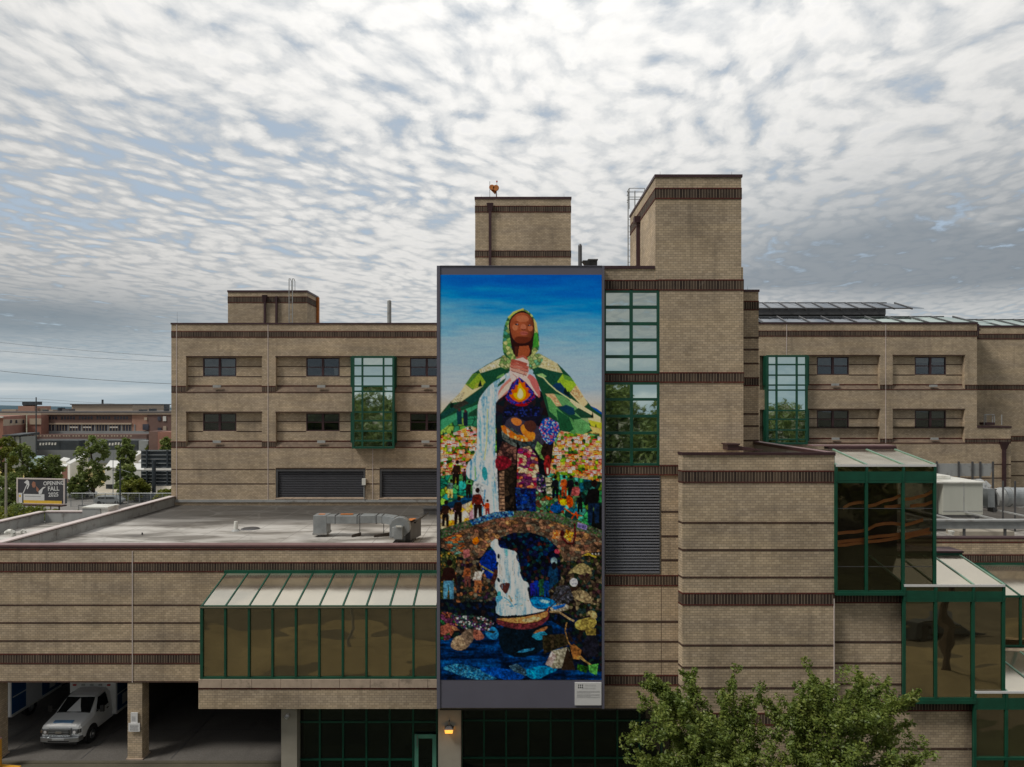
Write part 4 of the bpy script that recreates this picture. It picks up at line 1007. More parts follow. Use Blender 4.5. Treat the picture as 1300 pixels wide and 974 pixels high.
# cape, patch by patch
cape = mask([(638.4,452),(617,464),(600,475),(591,488),(582,502),(571.5,511),(559,526),(559,538),(575,528),(598,522),(610,522),(622,508),(636,484),(648,470),(662,455),(676,470),(688,500),(694,520),(700,545),(703,552),(706,545),(716,548),(745,550),(762,542),(764,527),(757,521),(750,516),(742,506),(732,490),(723.6,478),(707,461.5),(684.6,449)])
fill(cape, (24, 66, 44))
fill([(641,453),(627,459),(608,470),(610,474),(636,466),(648,462)], (226,214,160), .3); quilt([(608,470),(627,459),(633,466),(612,474)], [(232,214,170), (214,196,140), (240,226,190)], 't', .1, .8)
quilt([(637,452),(654,446),(652,466),(641,470),(633,464)], [(150,160,96), (176,178,120), (110,140,80)], 'm')
fill([(610,474),(636,466),(646,472),(640,486),(620,500),(612,484)], (22, 68, 46), .25)
fill([(600,475),(609,474),(617,486),(600,494),(591,488)], (120,150,46), .2); fill([(600,476),(608,474),(596,488),(591,488)], (66,108,48), .2); fill([(604,487),(616,484),(614,489),(601,495)], (150,160,60), .2)
fill([(591,488),(600,495),(614,490),(600,500),(586,510),(571,512),(582,502)], (242,206,150), .1); quilt([(584,499),(590,498),(586,510),(571,512)], [(226,206,160), (210,190,150)], 't')
fill([(559,526),(572,518),(590,508),(604,499),(618,491),(616,502),(600,513),(580,520),(559,534)], (20,60,54), .25); fill([(573,516),(590,508),(596,512),(580,520)], (44,44,38), .3)
fill([(608,487),(610.2,482.5),(612,490.5),(607,491)], (12,26,22), 0); fill([(571.5,517),(572.5,510),(577,514),(574,519)], (12,30,24), 0)
fill([(632,478),(640,474),(640,478),(630,481)], (110,160,90)); 
fill([(559,534),(580,524),(606,514),(607,520),(580,532),(559,548)], (60,140,100), .2); fill([(596,524),(608,517),(608,528),(594,529)], (26,60,42), .2)
fill([(580,521),(586,520),(587,539),(581,539)], (18,50,60), .2); fill([(588,524),(594,522),(594,541),(589,541)], (20,30,44), .2)
for x, y in ((583.5,520.5),(591,522)): fill(ell(x, y, 1.8, 2), (70,40,40), 0)
# right cape
fill([(684,449),(707,461.5),(714,474),(700,471),(682,466),(676,455)], (206,196,140), .3); quilt([(690,455),(707,461.5),(713,473),(696,469),(684,464)], [(240,222,170), (226,200,150), (214,190,130)], 't', .1, .8)
quilt([(668,452),(684,449),(690,456),(684,466),(672,470)], [(90,150,110), (130,160,96), (160,170,110)], 'm')
fill([(682,466),(714,475),(706,490),(700,494),(686,482),(676,474)], (22,66,50), .25)
fill([(714,475),(724,479),(731.5,489),(723,498),(718,498),(707,485)], (140,180,52), .22); fill([(714,475),(724,479),(729,485),(716,482)], (84,130,54))
fill([(731.5,489),(742,506),(746,512),(740,518),(723,499)], (246,196,140), .12); quilt([(730,490),(740,504),(734,508),(724,498)], [(250,200,140), (236,170,120)], 't')
fill([(705,487),(711,486),(722,500),(724,505),(712,500),(700,491)], (20,50,84), .2); fill([(715,498),(717.5,492),(720,498),(721.5,496),(723,504),(716,500)], (10,26,26), 0)
fill([(680,476),(688,474),(694,478),(690,480)], (130,180,110)); strokew([(683,477),(690,480),(696,487),(706,496),(720,505),(732,514),(744,520)], 1.6, (196,206,140))
fill([(724,506),(740,516),(748,521),(762,530),(762,540),(740,530),(722,514)], (242,214,156), .12)
fill([(692,500),(702,500),(712,507),(716,515),(706,516),(697,507)], (238,176,130), .12); quilt([(697,501),(704,502),(714,514),(706,514)], [(240,180,130), (226,150,110)], 't', .1, .8)
fill([(703,500),(716,503),(732,518),(752,531),(735,530),(716,520)], (92,146,92), .2); fill([(709,518),(718,514),(728,518),(730,526),(722,527)], (18,50,74), .2)
fill([(728,522),(734,518),(752,528),(753,531),(738,531)], (26,60,44), .25); fill([(751,526),(752,522),(753,531),(749,530)], (12,24,20), 0)
fill([(693,503),(698,505),(706,516),(716,526),(726,532),(732,541),(730,552),(714,546),(706,530),(697,522)], (80,140,80), .25)
fill([(706,520),(722,530),(728,545),(722,549),(710,545)], (26,74,46), .25); fill([(728,533),(744,531),(750,545),(740,552),(730,550)], (90,150,90), .25); fill([(736,531),(746,531),(748,538)], (130,160,110))
fill([(748,515),(757,519),(764,524),(764,527),(756,522)], (20,70,150), .1); fill([(746,533),(764,537),(764,545),(750,541)], (190,190,60), .15); fill([(754,546),(756,538),(758,549)], (14,30,24), 0)
fill([(764,545),(748,541),(752,548),(764,552)], (244,186,110))
# hood
hood = [(664.7,392),(652,396),(644.6,403),(641,412),(639,422),(637.7,441),(640,452),(650,458),(664,452),(676,452),(683.5,446),(684.8,438),(683.5,424),(680.5,408),(674,398)]
fill(hood, (60,110,60), .2, rnd=1); quilt(mask(smooth(hood, 1)), [(70,120,60), (110,150,80), (150,170,96), (40,90,56), (60,130,110), (176,180,110)], 'm', .1, .75)
fill([(664.7,391.5),(652,396),(644.5,403),(646,405),(654,398),(664.7,394)], (186,190,90), .1); fill([(677,404),(681,410),(683,424),(679,420)], (214,186,110), .15); fill([(676,424),(682,422),(684,440),(677,442)], (60,140,50), .25)
# head
fill([(664.5,394),(656,396.5),(648,404),(645.5,412),(647,425),(650,446),(656,455),(674,454),(676,440),(678,425),(678.5,412),(675,402)], (34, 18, 20), .1, rnd=1)
face = smooth([(663,396.8),(655,399),(648.5,406),(647,414),(648.5,423),(651,431),(657,435),(663,437),(671,434.5),(676,428),(678,418),(677.5,408),(672,399.5)], 2)
fm = mask(face); fill(fm, (140, 70, 46), .08)
sh_ = np.clip(1.12-.012*((GX-659)**2)/8-.010*np.clip(GY-416, 0, 30), .5, 1.2); IMG[fm] *= sh_[fm][:, None]
for ex, ey, rx, ry, cc in ((654,416,3.6,4,(184,104,74)), (673,417,3.2,4,(176,96,68)), (664,404,6.5,3.2,(186,108,80)), (663,429.5,4.5,2.6,(150,78,54))): fill(ell(ex, ey, rx, ry), cc, .06, fm)
fill([(655,402),(665,400),(672,404),(670,409),(656,409)], (176,98,70), .06, fm, 1); fill([(650.5,409.4),(656,408.2),(660,409.3),(656,409.8)], (110,54,38), 0); fill([(668.5,410),(673,409.6),(676,411),(671,411)], (110,54,38), 0)
fill(ell(656, 412.4, 2.6, .95, .15), (30,20,26), 0); fill(ell(656.6, 412, .8, .6), (150,150,170), 0); fill(ell(672, 413.6, 2.1, .85, .1), (30,20,26), 0); fill(ell(672.2, 413.2, .7, .5), (150,150,170), 0)
fill([(661,413),(664,411.5),(667.5,413),(668.5,417.5),(664.5,419),(660.5,417.5)], (180,100,76), .06, None, 1); fill([(661,417.5),(664.5,418.6),(668.4,417.7),(666,419.4),(662.6,419.2)], (84,36,28), 0)
fill([(660,422),(664,420.4),(669,421.6),(671,424),(666,426.4),(661,425.4)], (162,84,74), .05, None, 1); strokew([(660.4,423),(665,423.2),(670,424)], .6, (90,30,30))
fill([(652,431),(657,427),(668,428),(675,430),(672,434),(664,437),(655,435.5)], (92,40,26), .08, None, 1)
fill([(650,436),(658,436),(668,437),(675,433),(675,438),(671,441),(658,441),(652,440)], (40,16,14), .05)
fill([(659,440),(671,439),(673,446),(671,452),(664,456),(657,452)], (146,72,46), .1); fill([(653,440),(658,440),(656,452),(654,455)], (70,32,24), .1)
# forearms and clasped hands
fill([(632,508),(633,494),(645,482),(653,476),(660,478),(657,488),(646,498)], (206,120,110), .1, None, 1); fill([(633,500),(645,486),(654,482),(652,489),(640,500),(632,509)], (238,196,176), .08, None, 1)
fill([(671,474),(680,480),(685,492),(686,507),(678,500),(668,489),(663,482)], (200,98,96), .1, None, 1); fill([(663,478),(671,480),(676,492),(685,505),(674,497),(662,486)], (240,190,176), .08, None, 1)
fill([(648,462),(652,457),(664,452),(671,457),(671.5,468),(670,480),(662,487),(654,488),(647.5,482),(647,470)], (236,196,186), .08, None, 1)
for k, (a, b) in enumerate((((650,458),(668,463)), ((649,461.5),(670,467)), ((648.5,465),(670,471)), ((649,469),(668,475)))):
    strokew([a, ((a[0]+b[0])/2, (a[1]+b[1])/2-.6), b], 3.4, ((156,74,62), (172,86,74), (190,106,92), (214,146,130))[k]); strokew([(a[0], a[1]+1.9), (b[0], b[1]+1.9)], .7, (92,36,34))
strokew([(656,454.5),(664,452.6),(669,456)], 2.6, (168,84,70)); strokew([(651,475),(656,479),(655,484)], .8, (180,110,110)); strokew([(667,472),(664,478)], .8, (170,96,96))
# flame on the chest
quilt([(650,486),(659,479),(668,486),(678,498),(680,505),(672,512),(650,514),(641,506)], [(30,30,120), (70,40,140), (24,20,60), (150,30,50), (40,60,170)], 't', .1, .7)
fill([(644,514),(676,513),(684,530),(680,540),(640,540),(637,525)], (18,18,34), .4); quilt([(640,518),(684,516),(686,528),(640,530)], [(16,16,30), (20,20,60), (12,14,24), (30,44,110)], 's')
fl = [(659,479.5),(662,487),(667,484),(666,492),(672,492),(669,499),(675,500),(668,508),(660,511.5),(652,508.5),(645,501),(651,501),(648,494),(654,495),(654,488),(658,490)]
fill(fl, (226,90,30), .1, None, 1); fill([(660,485),(663,492),(668,497),(667,505),(660,509.5),(653,505),(651,499),(657,499),(657,491)], (250,170,40), .05, None, 1); fill([(660,492),(664,498),(664,504),(660,507),(656,503),(658,498)], (255,236,160), 0, None, 1)
fill([(652,513),(672,512),(668,516),(656,516)], (140,20,24), .2, None, 1)
# waist sash, arms carrying, quilted skirt
fill([(640,536),(652,527),(664,534),(684,541),(692,548),(694,560),(680,572),(660,566),(640,556)], (52,48,64), .2, None, 1)
quilt([(636,545),(648,542),(663,553),(679,553),(679,566),(668,571),(650,566),(638,557)], [(70,84,84), (88,96,92), (54,70,76)], 'l')
quilt([(636,541),(640,540),(656,552),(673,553),(676,560),(664,561),(648,556),(638,548)], [(240,130,40), (246,196,150), (236,160,90), (220,110,50)], 'm', .08, .7)
fill([(648,532),(654,530),(663,534),(661,540),(655,541),(650,537)], (226,116,60), .2, None, 1); fill([(661,540),(667,538),(675,548),(680,550),(678,560),(668,556),(661,548)], (230,126,54), .2, None, 1); fill([(664,536),(676,533),(682,541),(676,550),(667,546)], (72,40,34), .2, None, 1)
quilt([(689,532),(697,530),(709,537),(710,547),(704,560),(696,566),(688,556),(684,544)], [(24,60,160), (30,80,180), (140,180,220), (40,60,140), (200,90,120)], 't', .06, .7)
quilt([(638,560),(656,568),(658,590),(644,602),(636,590),(630,580)], [(70,46,44), (110,70,70), (60,40,40), (130,90,80)], 'm'); quilt([(634,584),(656,590),(656,650),(634,652)], [(50,40,32), (38,32,28), (62,50,40), (28,24,24)], 'l')
fill([(628,580),(642,578),(652,588),(642,596),(630,598)], (120,34,46), .2, None, 1); fill([(634,600),(640,598),(641,652),(634,652)], (146,116,96), .2)
for k in range(11): fill([(634.2, 600+k*4.6), (640, 600+k*4.6), (640, 601+k*4.6), (634.2, 601+k*4.6)], (40,26,26), 0)
fill([(656,560),(660,566),(658,650),(652,650),(655,600)], (20,16,18), .1)
quilt([(657,570),(672,566),(682,580),(684,600),(690,612),(680,622),(656,621)], [(210,110,110), (236,190,150), (190,50,80), (110,60,90), (170,150,120), (236,120,80), (120,40,100)], 'b', .1, .6)
quilt([(654,619),(680,620),(680,650),(656,652)], [(20,40,100), (26,60,140), (30,30,80), (40,70,120)], 'm'); quilt([(680,600),(696,606),(692,622),(682,628)], [(200,190,190), (60,50,110), (120,80,120), (40,60,50)], 's')
fill([(682,560),(692,570),(694,586),(686,582),(679,570)], (120,160,90), .25); fill([(690,562),(702,566),(700,582),(694,590),(686,574)], (40,26,22), .2)
fill([(691,580),(697,577),(699,588),(698,604),(693,604),(690,592)], (130,40,40), .2, None, 1); fill([(693.5,594),(696,594),(696,602),(694,602)], (220,210,180), 0)
quilt([(692,606),(702,606),(700,632),(694,630)], [(200,206,170), (60,90,60), (190,190,150)], 'w'); quilt([(680,622),(692,628),(694,650),(680,652)], [(100,150,110), (50,90,50), (110,70,50), (140,170,130)], 'm')
# waterfall shawl
wf = [(645,472.5),(636,480),(624,487),(615,497),(607,509),(606,530),(606,560),(604,578),(592,590),(592,606),(604,611),(616,618),(620,660),(632,662),(633,632),(627,605),(629,570),(629,520),(631,490),(636,484),(646,478)]
wm = mask(smooth(wf, 1)); IMG[wm] = (lerp_stops(vnoise(3.0, 40, 19, 3)*.6+vnoise(1.6, 3, 23, 2)*.4, [(.25, (84,136,176)), (.42, (150,188,212)), (.52, (200,218,230)), (.66, (238,242,242))]))[wm]
strokew([(619,520),(618,560),(615,584)], 1.2, (206,206,120)); strokew([(610,530),(611,575)], .9, (120,190,214)); fill([(612,594),(617,592),(620,604),(616,612),(612,604)], (60,150,160), .2, None, 1); strokew([(603,592),(604,608)], 1.4, (140,190,120))
fill([(600,610),(610,612),(622,618),(630,632),(632,660),(618,662),(602,664),(600,640)], (216,224,230), .06, None, 1); strokew([(616,622),(612,655)], 1.6, (90,150,200)); strokew([(626,625),(628,657)], 1.2, (150,200,220))
# people on the path
def figure(x, y, h, col, legs=None, lean=0, head=None, arm=None):
    w = h*.13; hd = h*.085; legs = legs or col
    fill(ell(x+lean, y-h+hd, hd*.85, hd), head or (34,20,20), 0)
    fill([(x+lean-w, y-h*.80), (x+lean+w, y-h*.80), (x+w*.9, y-h*.42), (x-w*.9, y-h*.42)], col, .12, None, 1)
    fill([(x-w, y-h*.46), (x+w, y-h*.46), (x+w*.95, y), (x+w*.25, y), (x, y-h*.38), (x-w*.35, y), (x-w*1.05, y)], legs, .12)
    fill([(x+lean-w*1.1, y-h*.78), (x+lean-w*.6, y-h*.78), (x-w*1.0, y-h*.45), (x-w*1.6, y-h*.45)], col, .1)
    if arm: strokew([(x+lean+w*.7, y-h*.74), arm], h*.06, col)
figure(607, 659, 40, (110,44,34), (44,26,22), -.5, arm=(614,642)); figure(619, 655, 21, (214,86,50), (130,50,50), arm=(613,642)); figure(582, 666, 36, (40,24,20), (34,22,20), 1); figure(566, 668, 33, (50,30,24), (28,22,22), .5, arm=(573,648))
figure(579, 616, 32, (48,32,24), (30,22,20), 2, arm=(584,602)); figure(590, 612, 17, (80,50,54), (40,24,24)); figure(595, 632, 22, (40,28,24), (30,24,22), 1, arm=(589,622)); figure(572, 632, 24, (90,110,110), (236,200,120), 1)
figure(705, 633, 30, (24,26,32), (14,16,20)); figure(716, 630, 27, (176,84,44), (160,70,40)); figure(724.5, 633, 30, (22,22,30), (16,16,18)); figure(731, 645, 34, (190,96,96), (90,120,80), .5); figure(753, 664, 55, (18,16,18), (22,40,66), 1, arm=(742,640)); figure(736, 650, 24, (24,20,22), (20,20,20))
fill([(710,636),(715,633),(720,634),(722,641),(712,642)], (240,196,50), .2); fill([(718,628),(726,630),(728,642),(720,646)], (214,90,40), .3, None, 1); strokew([(716,645),(726,652),(738,655)], 1.4, (206,90,40)); strokew([(724,660),(731,650),(733,658)], 1.6, (210,80,40)); fill(ell(706, 645, 8, 6), (24,80,140), .3)
# water cave under the bridge, then rocks
quilt([(559,675),(600,660),(663,650),(730,660),(764,674),(764,863),(559,863)], [(14,24,40), (18,34,64), (12,18,30), (24,44,40), (40,30,30)], 'm', .05, .8)
quilt([(619,696),(632,683),(648,676.5),(674,675),(693,681),(705,692),(712,705),(715,735),(700,757),(672,757),(664,735),(640,720)], [(10,20,46), (14,36,84), (12,14,30), (16,70,90), (24,44,36), (16,26,66), (80,34,34), (20,20,50), (12,16,30)], 'm', .1, .6)
for x, y, h, c in ((681,756,24,(24,50,130)), (688,756,26,(40,90,60)), (694,757,25,(24,60,120)), (676,756,20,(40,40,130)), (703,750,40,(24,60,90))): figure(x, y, h, c, c, head=(110,60,50))
fill(ell(703, 712, 4, 5), (150,180,190), .1); fill(ell(703, 718, 3, 5), (24,20,24), 0); fill(ell(707, 700, 3.5, 3), (200,70,90), .1)
quilt([(559,700),(580,700),(596,706),(606,716),(600,760),(559,760)], [(110,120,50), (70,80,40), (150,140,70), (40,60,34), (200,140,50), (60,70,50)], 's'); quilt([(580,706),(612,712),(632,726),(632,762),(575,765)], [(60,60,44), (120,90,60), (40,50,50), (120,110,90), (60,40,60), (30,34,44), (190,110,60)], 'm')
quilt([(710,690),(764,685),(764,775),(735,785),(700,770),(696,750),(712,735)], [(90,70,56), (50,60,32), (40,32,34), (120,96,70), (30,46,28), (70,46,50), (40,60,60), (150,130,90)], 'm')
fill([(750,695),(762,693),(763,704),(754,703)], (20,20,22), 0)
for k in range(9): fill(ell(751.5+(k % 3)*4, 697+(k//3)*3, .9, .9), (236,236,236), 0)
fill([(620,697),(633,701),(633,722),(622,740),(608,714),(612,708)], (22,50,130), .35, None, 1); strokew([(611,718),(626,727)], 2, (170,160,60)); fill([(628,722),(636,726),(635,740),(622,742)], (110,50,40), .3)
# figures on the rocks
figure(570, 760, 50, (54,26,24), (90,140,170), 1, arm=(580,742)); figure(594, 745, 30, (226,110,50), (140,70,60)); figure(607, 752, 34, (226,206,190), (220,120,60), 1); strokew([(610,730),(614,724)], 1.8, (236,220,210)); figure(745, 712, 15, (230,190,60), (40,34,30)); strokew([(738,705),(744,702),(756,707)], 2.4, (230,196,60))
fill([(718,730),(730,718),(738,714),(748,718),(752,730),(742,726),(738,730),(728,726)], (206,180,110), .2, None, 1); fill(ell(728, 739, 5, 5.5), (206,206,220), .06); fill([(722,744),(733,746),(730,756),(720,752)], (70,44,34), .1)
fill([(724,750),(742,748),(752,760),(750,766),(738,764),(727,758)], (190,160,110), .25, None, 1); quilt([(706,744),(722,742),(728,760),(716,770),(700,762)], [(70,70,80), (90,90,100), (60,60,60)], 's')
# bridge
br = [(559,672),(580,665),(600,658.6),(628,650),(663,648),(702,651),(730,660),(764,673),(764,700),(745,702),(727,712),(716,712),(707,694),(692,681.5),(674,676),(650,676.5),(634,683),(620,694),(612,706),(600,712),(588,706),(572,700),(559,694)]
quilt(br, [(120,92,72), (140,106,84), (96,74,60), (156,116,80), (88,70,60), (134,92,76), (108,100,86)], 'b', .1, .6)
quilt([(559,672),(580,665),(600,658.6),(628,650),(663,648),(702,651),(730,660),(764,673),(764,684),(735,673),(700,661),(663,656),(630,658),(600,668),(559,684)], [(60,90,50), (80,100,70), (110,90,80), (90,100,90)], 't', .1, .8)
quilt([(596,661),(628,650),(652,648.4),(652,655),(628,658),(600,667)], [(40,100,160), (110,160,190), (30,60,120), (90,120,140)], 't', .1, .7); fill([(733,663),(745,667),(744,673),(732,669)], (130,120,180), .3); quilt([(563,684),(586,676),(592,700),(575,705)], [(150,90,60), (100,140,130), (190,110,60), (130,110,90)], 'w'); fill([(600,684),(606,681),(609,687),(604,692),(600,689)], (240,126,30), .15)
fill([(588,698),(596,697),(597,706),(589,709)], (190,110,110), .25); fill(ell(713, 677, 3.2, 4), (70,20,24), .1); strokew([(713,682),(720,690),(727,690),(730,680),(729,665)], 2.2, (90,26,30)); quilt([(702,672),(712,674),(709,684),(700,684)], [(226,130,70), (230,160,120)], 's'); quilt([(718,672),(728,676),(724,688),(716,682)], [(236,190,90), (220,140,50)], 's')
# lower fall and pool
lf = [(620.5,690.3),(631.8,681.5),(633,694.8),(643,696.5),(657,700.5),(654.4,708.4),(659.4,715),(662,736),(672.4,740),(670,757),(678,773),(697,774),(668,780),(650,782),(630,781),(629,768),(634,757),(627,743),(633,728),(630,708),(630,702)]
lm = mask(smooth(lf, 1)); IMG[lm] = (lerp_stops(vnoise(4, 26, 91, 3)*.8+FINE*.2, [(.3, (130,172,200)), (.44, (206,222,230)), (.6, (242,246,246))]))[lm]
fill([(641,697),(644,697),(645,705),(642,705)], (120,190,200), .1); fill([(633,741),(646,739),(648,742),(643,755),(638,750)], (110,50,44), .3, None, 1); fill([(632,750),(636,750),(636,758),(631,758)], (70,160,170), .1, None, 1)
fill([(671,758),(690,757),(704,762),(707,766),(700,771),(684,773),(676,770)], (40,120,180), .25, None, 1); fill([(684,760),(700,763),(694,766),(686,764)], (150,200,226), .1, None, 1); fill([(697,770),(718,765),(724,772),(712,776),(700,776)], (206,190,160), .2, None, 1); fill([(700,770),(718,766),(716,770),(704,774)], (50,110,190), .15)
for k in range(26):
    x0_ = mr.uniform(633, 660); y0_ = mr.uniform(703, 735); strokew([(x0_, y0_), (x0_+mr.uniform(-.4, .8), y0_+mr.uniform(5, 15))], .5, [(150,186,208), (196,170,140), (110,150,180)][k % 3])
for k in range(18):
    a_ = mr.uniform(0, 6.28); fill(ell(654+18*math.cos(a_)*mr.uniform(.3, 1), 764+9*math.sin(a_)*mr.uniform(.3, 1), mr.uniform(1, 2.6), mr.uniform(.5, 1.1), mr.uniform(-.6, .6)), [(150,196,220), (90,150,190), (206,196,170)][k % 3], .1)
for (x_, y_) in ((633,706),(631,716),(660,712),(662,728),(633,736),(671,748),(629,768)): fill(ell(x_, y_, 1.6, 3.2, mr.uniform(-.5, .5)), (16,30,44), .2)
strokew([(640,758),(646,762),(652,770)], 1.6, (120,180,210)); strokew([(646,756),(650,763)], 1.8, (190,170,130)); fill([(630,755),(640,757),(634,764),(629,764)], (90,160,200), .15, None, 1)
for k in range(12): fill(ell(634+k*4.1, 782+math.sin(k)*.6, 2.1, 1.2), (10,18,30), 0)
# dark water with waves
wv = mask([(559,812),(600,806),(640,792),(700,788),(720,800),(712,830),(730,850),(764,852),(764,863),(559,863)])
IMG[wv] = (lerp_stops(WAVE*.7+vnoise(12, 2.2, 70, 3)*.3, [(.3, (4,18,40)), (.45, (8,40,80)), (.58, (14,66,120)), (.75, (30,100,160))]))[wv]
fill([(633,792),(668,800),(700,790),(702,806),(690,826),(660,836),(634,826)], (10,26,38), .3, None, 1)
q1 = [(560,848),(574,842),(592,843),(606,848),(622,853),(634,863),(606,863),(586,858),(572,852)]; fill(q1, (50,120,170), .3, None, 1); quilt(mask(smooth(q1, 1)), [(60,130,180), (40,110,160), (80,150,190)], 't', .16, .55)
fill([(604,848),(626,846),(650,850),(668,858),(660,863),(634,862)], (20,80,160), .3, None, 1); q2 = [(664,852),(672,848),(690,844),(704,848),(709,850),(694,856),(684,862),(672,861)]; fill(q2, (40,130,180), .2, None, 1); quilt([(646,845),(656,842),(668,850),(668,858),(652,852)], [(80,110,130), (60,90,110)], 't')
fill([(655,828),(664,824),(679,822),(676,825),(664,828)], (60,130,170), .1); fill([(614,796),(630,795),(634,806),(630,812),(618,810)], (50,120,170), .25, None, 1); fill([(616,800),(630,801),(626,804)], (50,60,50), .1)
# boat
fill([(630,785),(660,784),(686,778),(696,774),(698,784),(684,796),(664,799.5),(642,796),(630,791)], (150,50,60), .2, None, 1); fill([(630,784.5),(660,784),(686,778.5),(696,775),(694,784),(676,791),(650,790.5),(632,787)], (236,150,70), .2, None, 1); fill([(660,787),(676,783),(688,783),(680,788),(668,790)], (250,206,130), .1, None, 1); strokew([(632,786.5),(646,790),(664,792),(682,789),(695,782)], .8, (90,30,24)); strokew([(694,776),(697,770)], 1.5, (200,90,40))
fill([(676,802),(694,794),(696,797),(680,807)], (214,126,60), .1, None, 1); fill([(672,806),(690,800),(696,806),(684,814)], (50,130,160), .2, None, 1)
strokew([(697,772),(707,762),(722,748)], 1, (70,40,30)); strokew([(698,776),(710,777),(722,785),(728,788)], 2.4, (214,170,110)); strokew([(719,790),(717,800),(721,815),(728,824),(738,834),(746,842)], 1.6, (214,150,70))
fill([(723,820),(728,817),(738,825),(735,837),(727,836)], (220,130,50), .2); strokew([(735,834),(750,844)], 2.2, (220,170,80)); fill([(746,844),(759,842),(757,857),(748,853)], (90,160,80), .25); quilt([(733,842),(746,846),(744,854),(732,850)], [(60,120,40), (40,90,30)], 's')
# fisher in yellow, rocks
fill([(730,788),(744,784),(753,782),(758,790),(752,798),(736,800),(729,796)], (206,176,70), .25, None, 1); fill([(742,798),(756,797),(756,806),(744,806)], (190,160,60), .2); fill([(744,779),(748,774),(756,776),(758,784),(752,786),(748,780)], (226,190,110), .1, None, 1); fill([(742,806),(758,806),(761,834),(738,832)], (34,34,46), .3, None, 1)
fill([(692,843),(700,826),(720,821),(723,826),(712,848),(702,848)], (190,180,150), .2); fill([(692,843),(700,826),(706,832),(700,845)], (214,186,180), .15); fill([(720,821),(726,836),(730,850),(712,850)], (60,44,30), .3)
quilt([(688,806),(716,804),(722,818),(700,826),(690,830)], [(60,54,34), (44,40,26), (80,64,40)], 'm'); quilt([(559,775),(575,778),(584,790),(570,812),(559,812)], [(220,110,70), (150,70,50), (110,60,90), (40,100,60)], 'm', .12, .4); quilt([(572,780),(612,782),(628,790),(620,800),(590,800),(580,792)], [(60,90,80), (150,90,90), (90,60,110), (30,60,60), (200,210,210)], 's', .12, .4)
fill([(572,818),(577,808),(590,805),(600,812),(594,822),(584,826),(574,823)], (206,164,124), .12, None, 1); fill([(584,806),(594,797),(604,800),(602,812),(592,822),(590,812)], (150,120,96), .15, None, 1); fill([(600,800),(608,798),(616,808),(612,812),(602,812)], (206,110,84), .2, None, 1); fill([(559,795),(570,791),(574,800),(566,806),(559,805)], (226,110,84), .15, None, 1); fill([(573,793),(580,796),(584,800),(576,800)], (214,130,80), .1)
IMG[:] = IMG*(1+(vnoise(1.2, 1.2, 123, 2)-.5)*.14)[..., None]
IMG[:] = np.clip(IMG, 0, 255)
low_ = np.clip((GY-530)/60, 0, 1)[..., None]
mos = ((CELLS['s'][0] % 97)/97-.5)*.46+((CELLS['t'][0] % 89)/89-.5)*.30+(MIDN-.5)*.5; mos = np.where(lm | wm, mos*.15, mos); IMG[:] = np.clip(IMG*(1+mos[..., None]*np.clip((GY-540)/30, 0, 1)[..., None]), 0, 255)
gr_ = IMG.mean(-1, keepdims=True); hot = np.clip((GY-690)/30, 0, 1)[..., None]*.32*(IMG[..., :1] > IMG[..., 2:]+30); IMG[:] = (IMG+(gr_-IMG)*hot)*(1-hot*.5)
IMG[:] = IMG*(1-low_)+255*((IMG/255)**1.22)*low_      # the lower half is painted in deeper tones

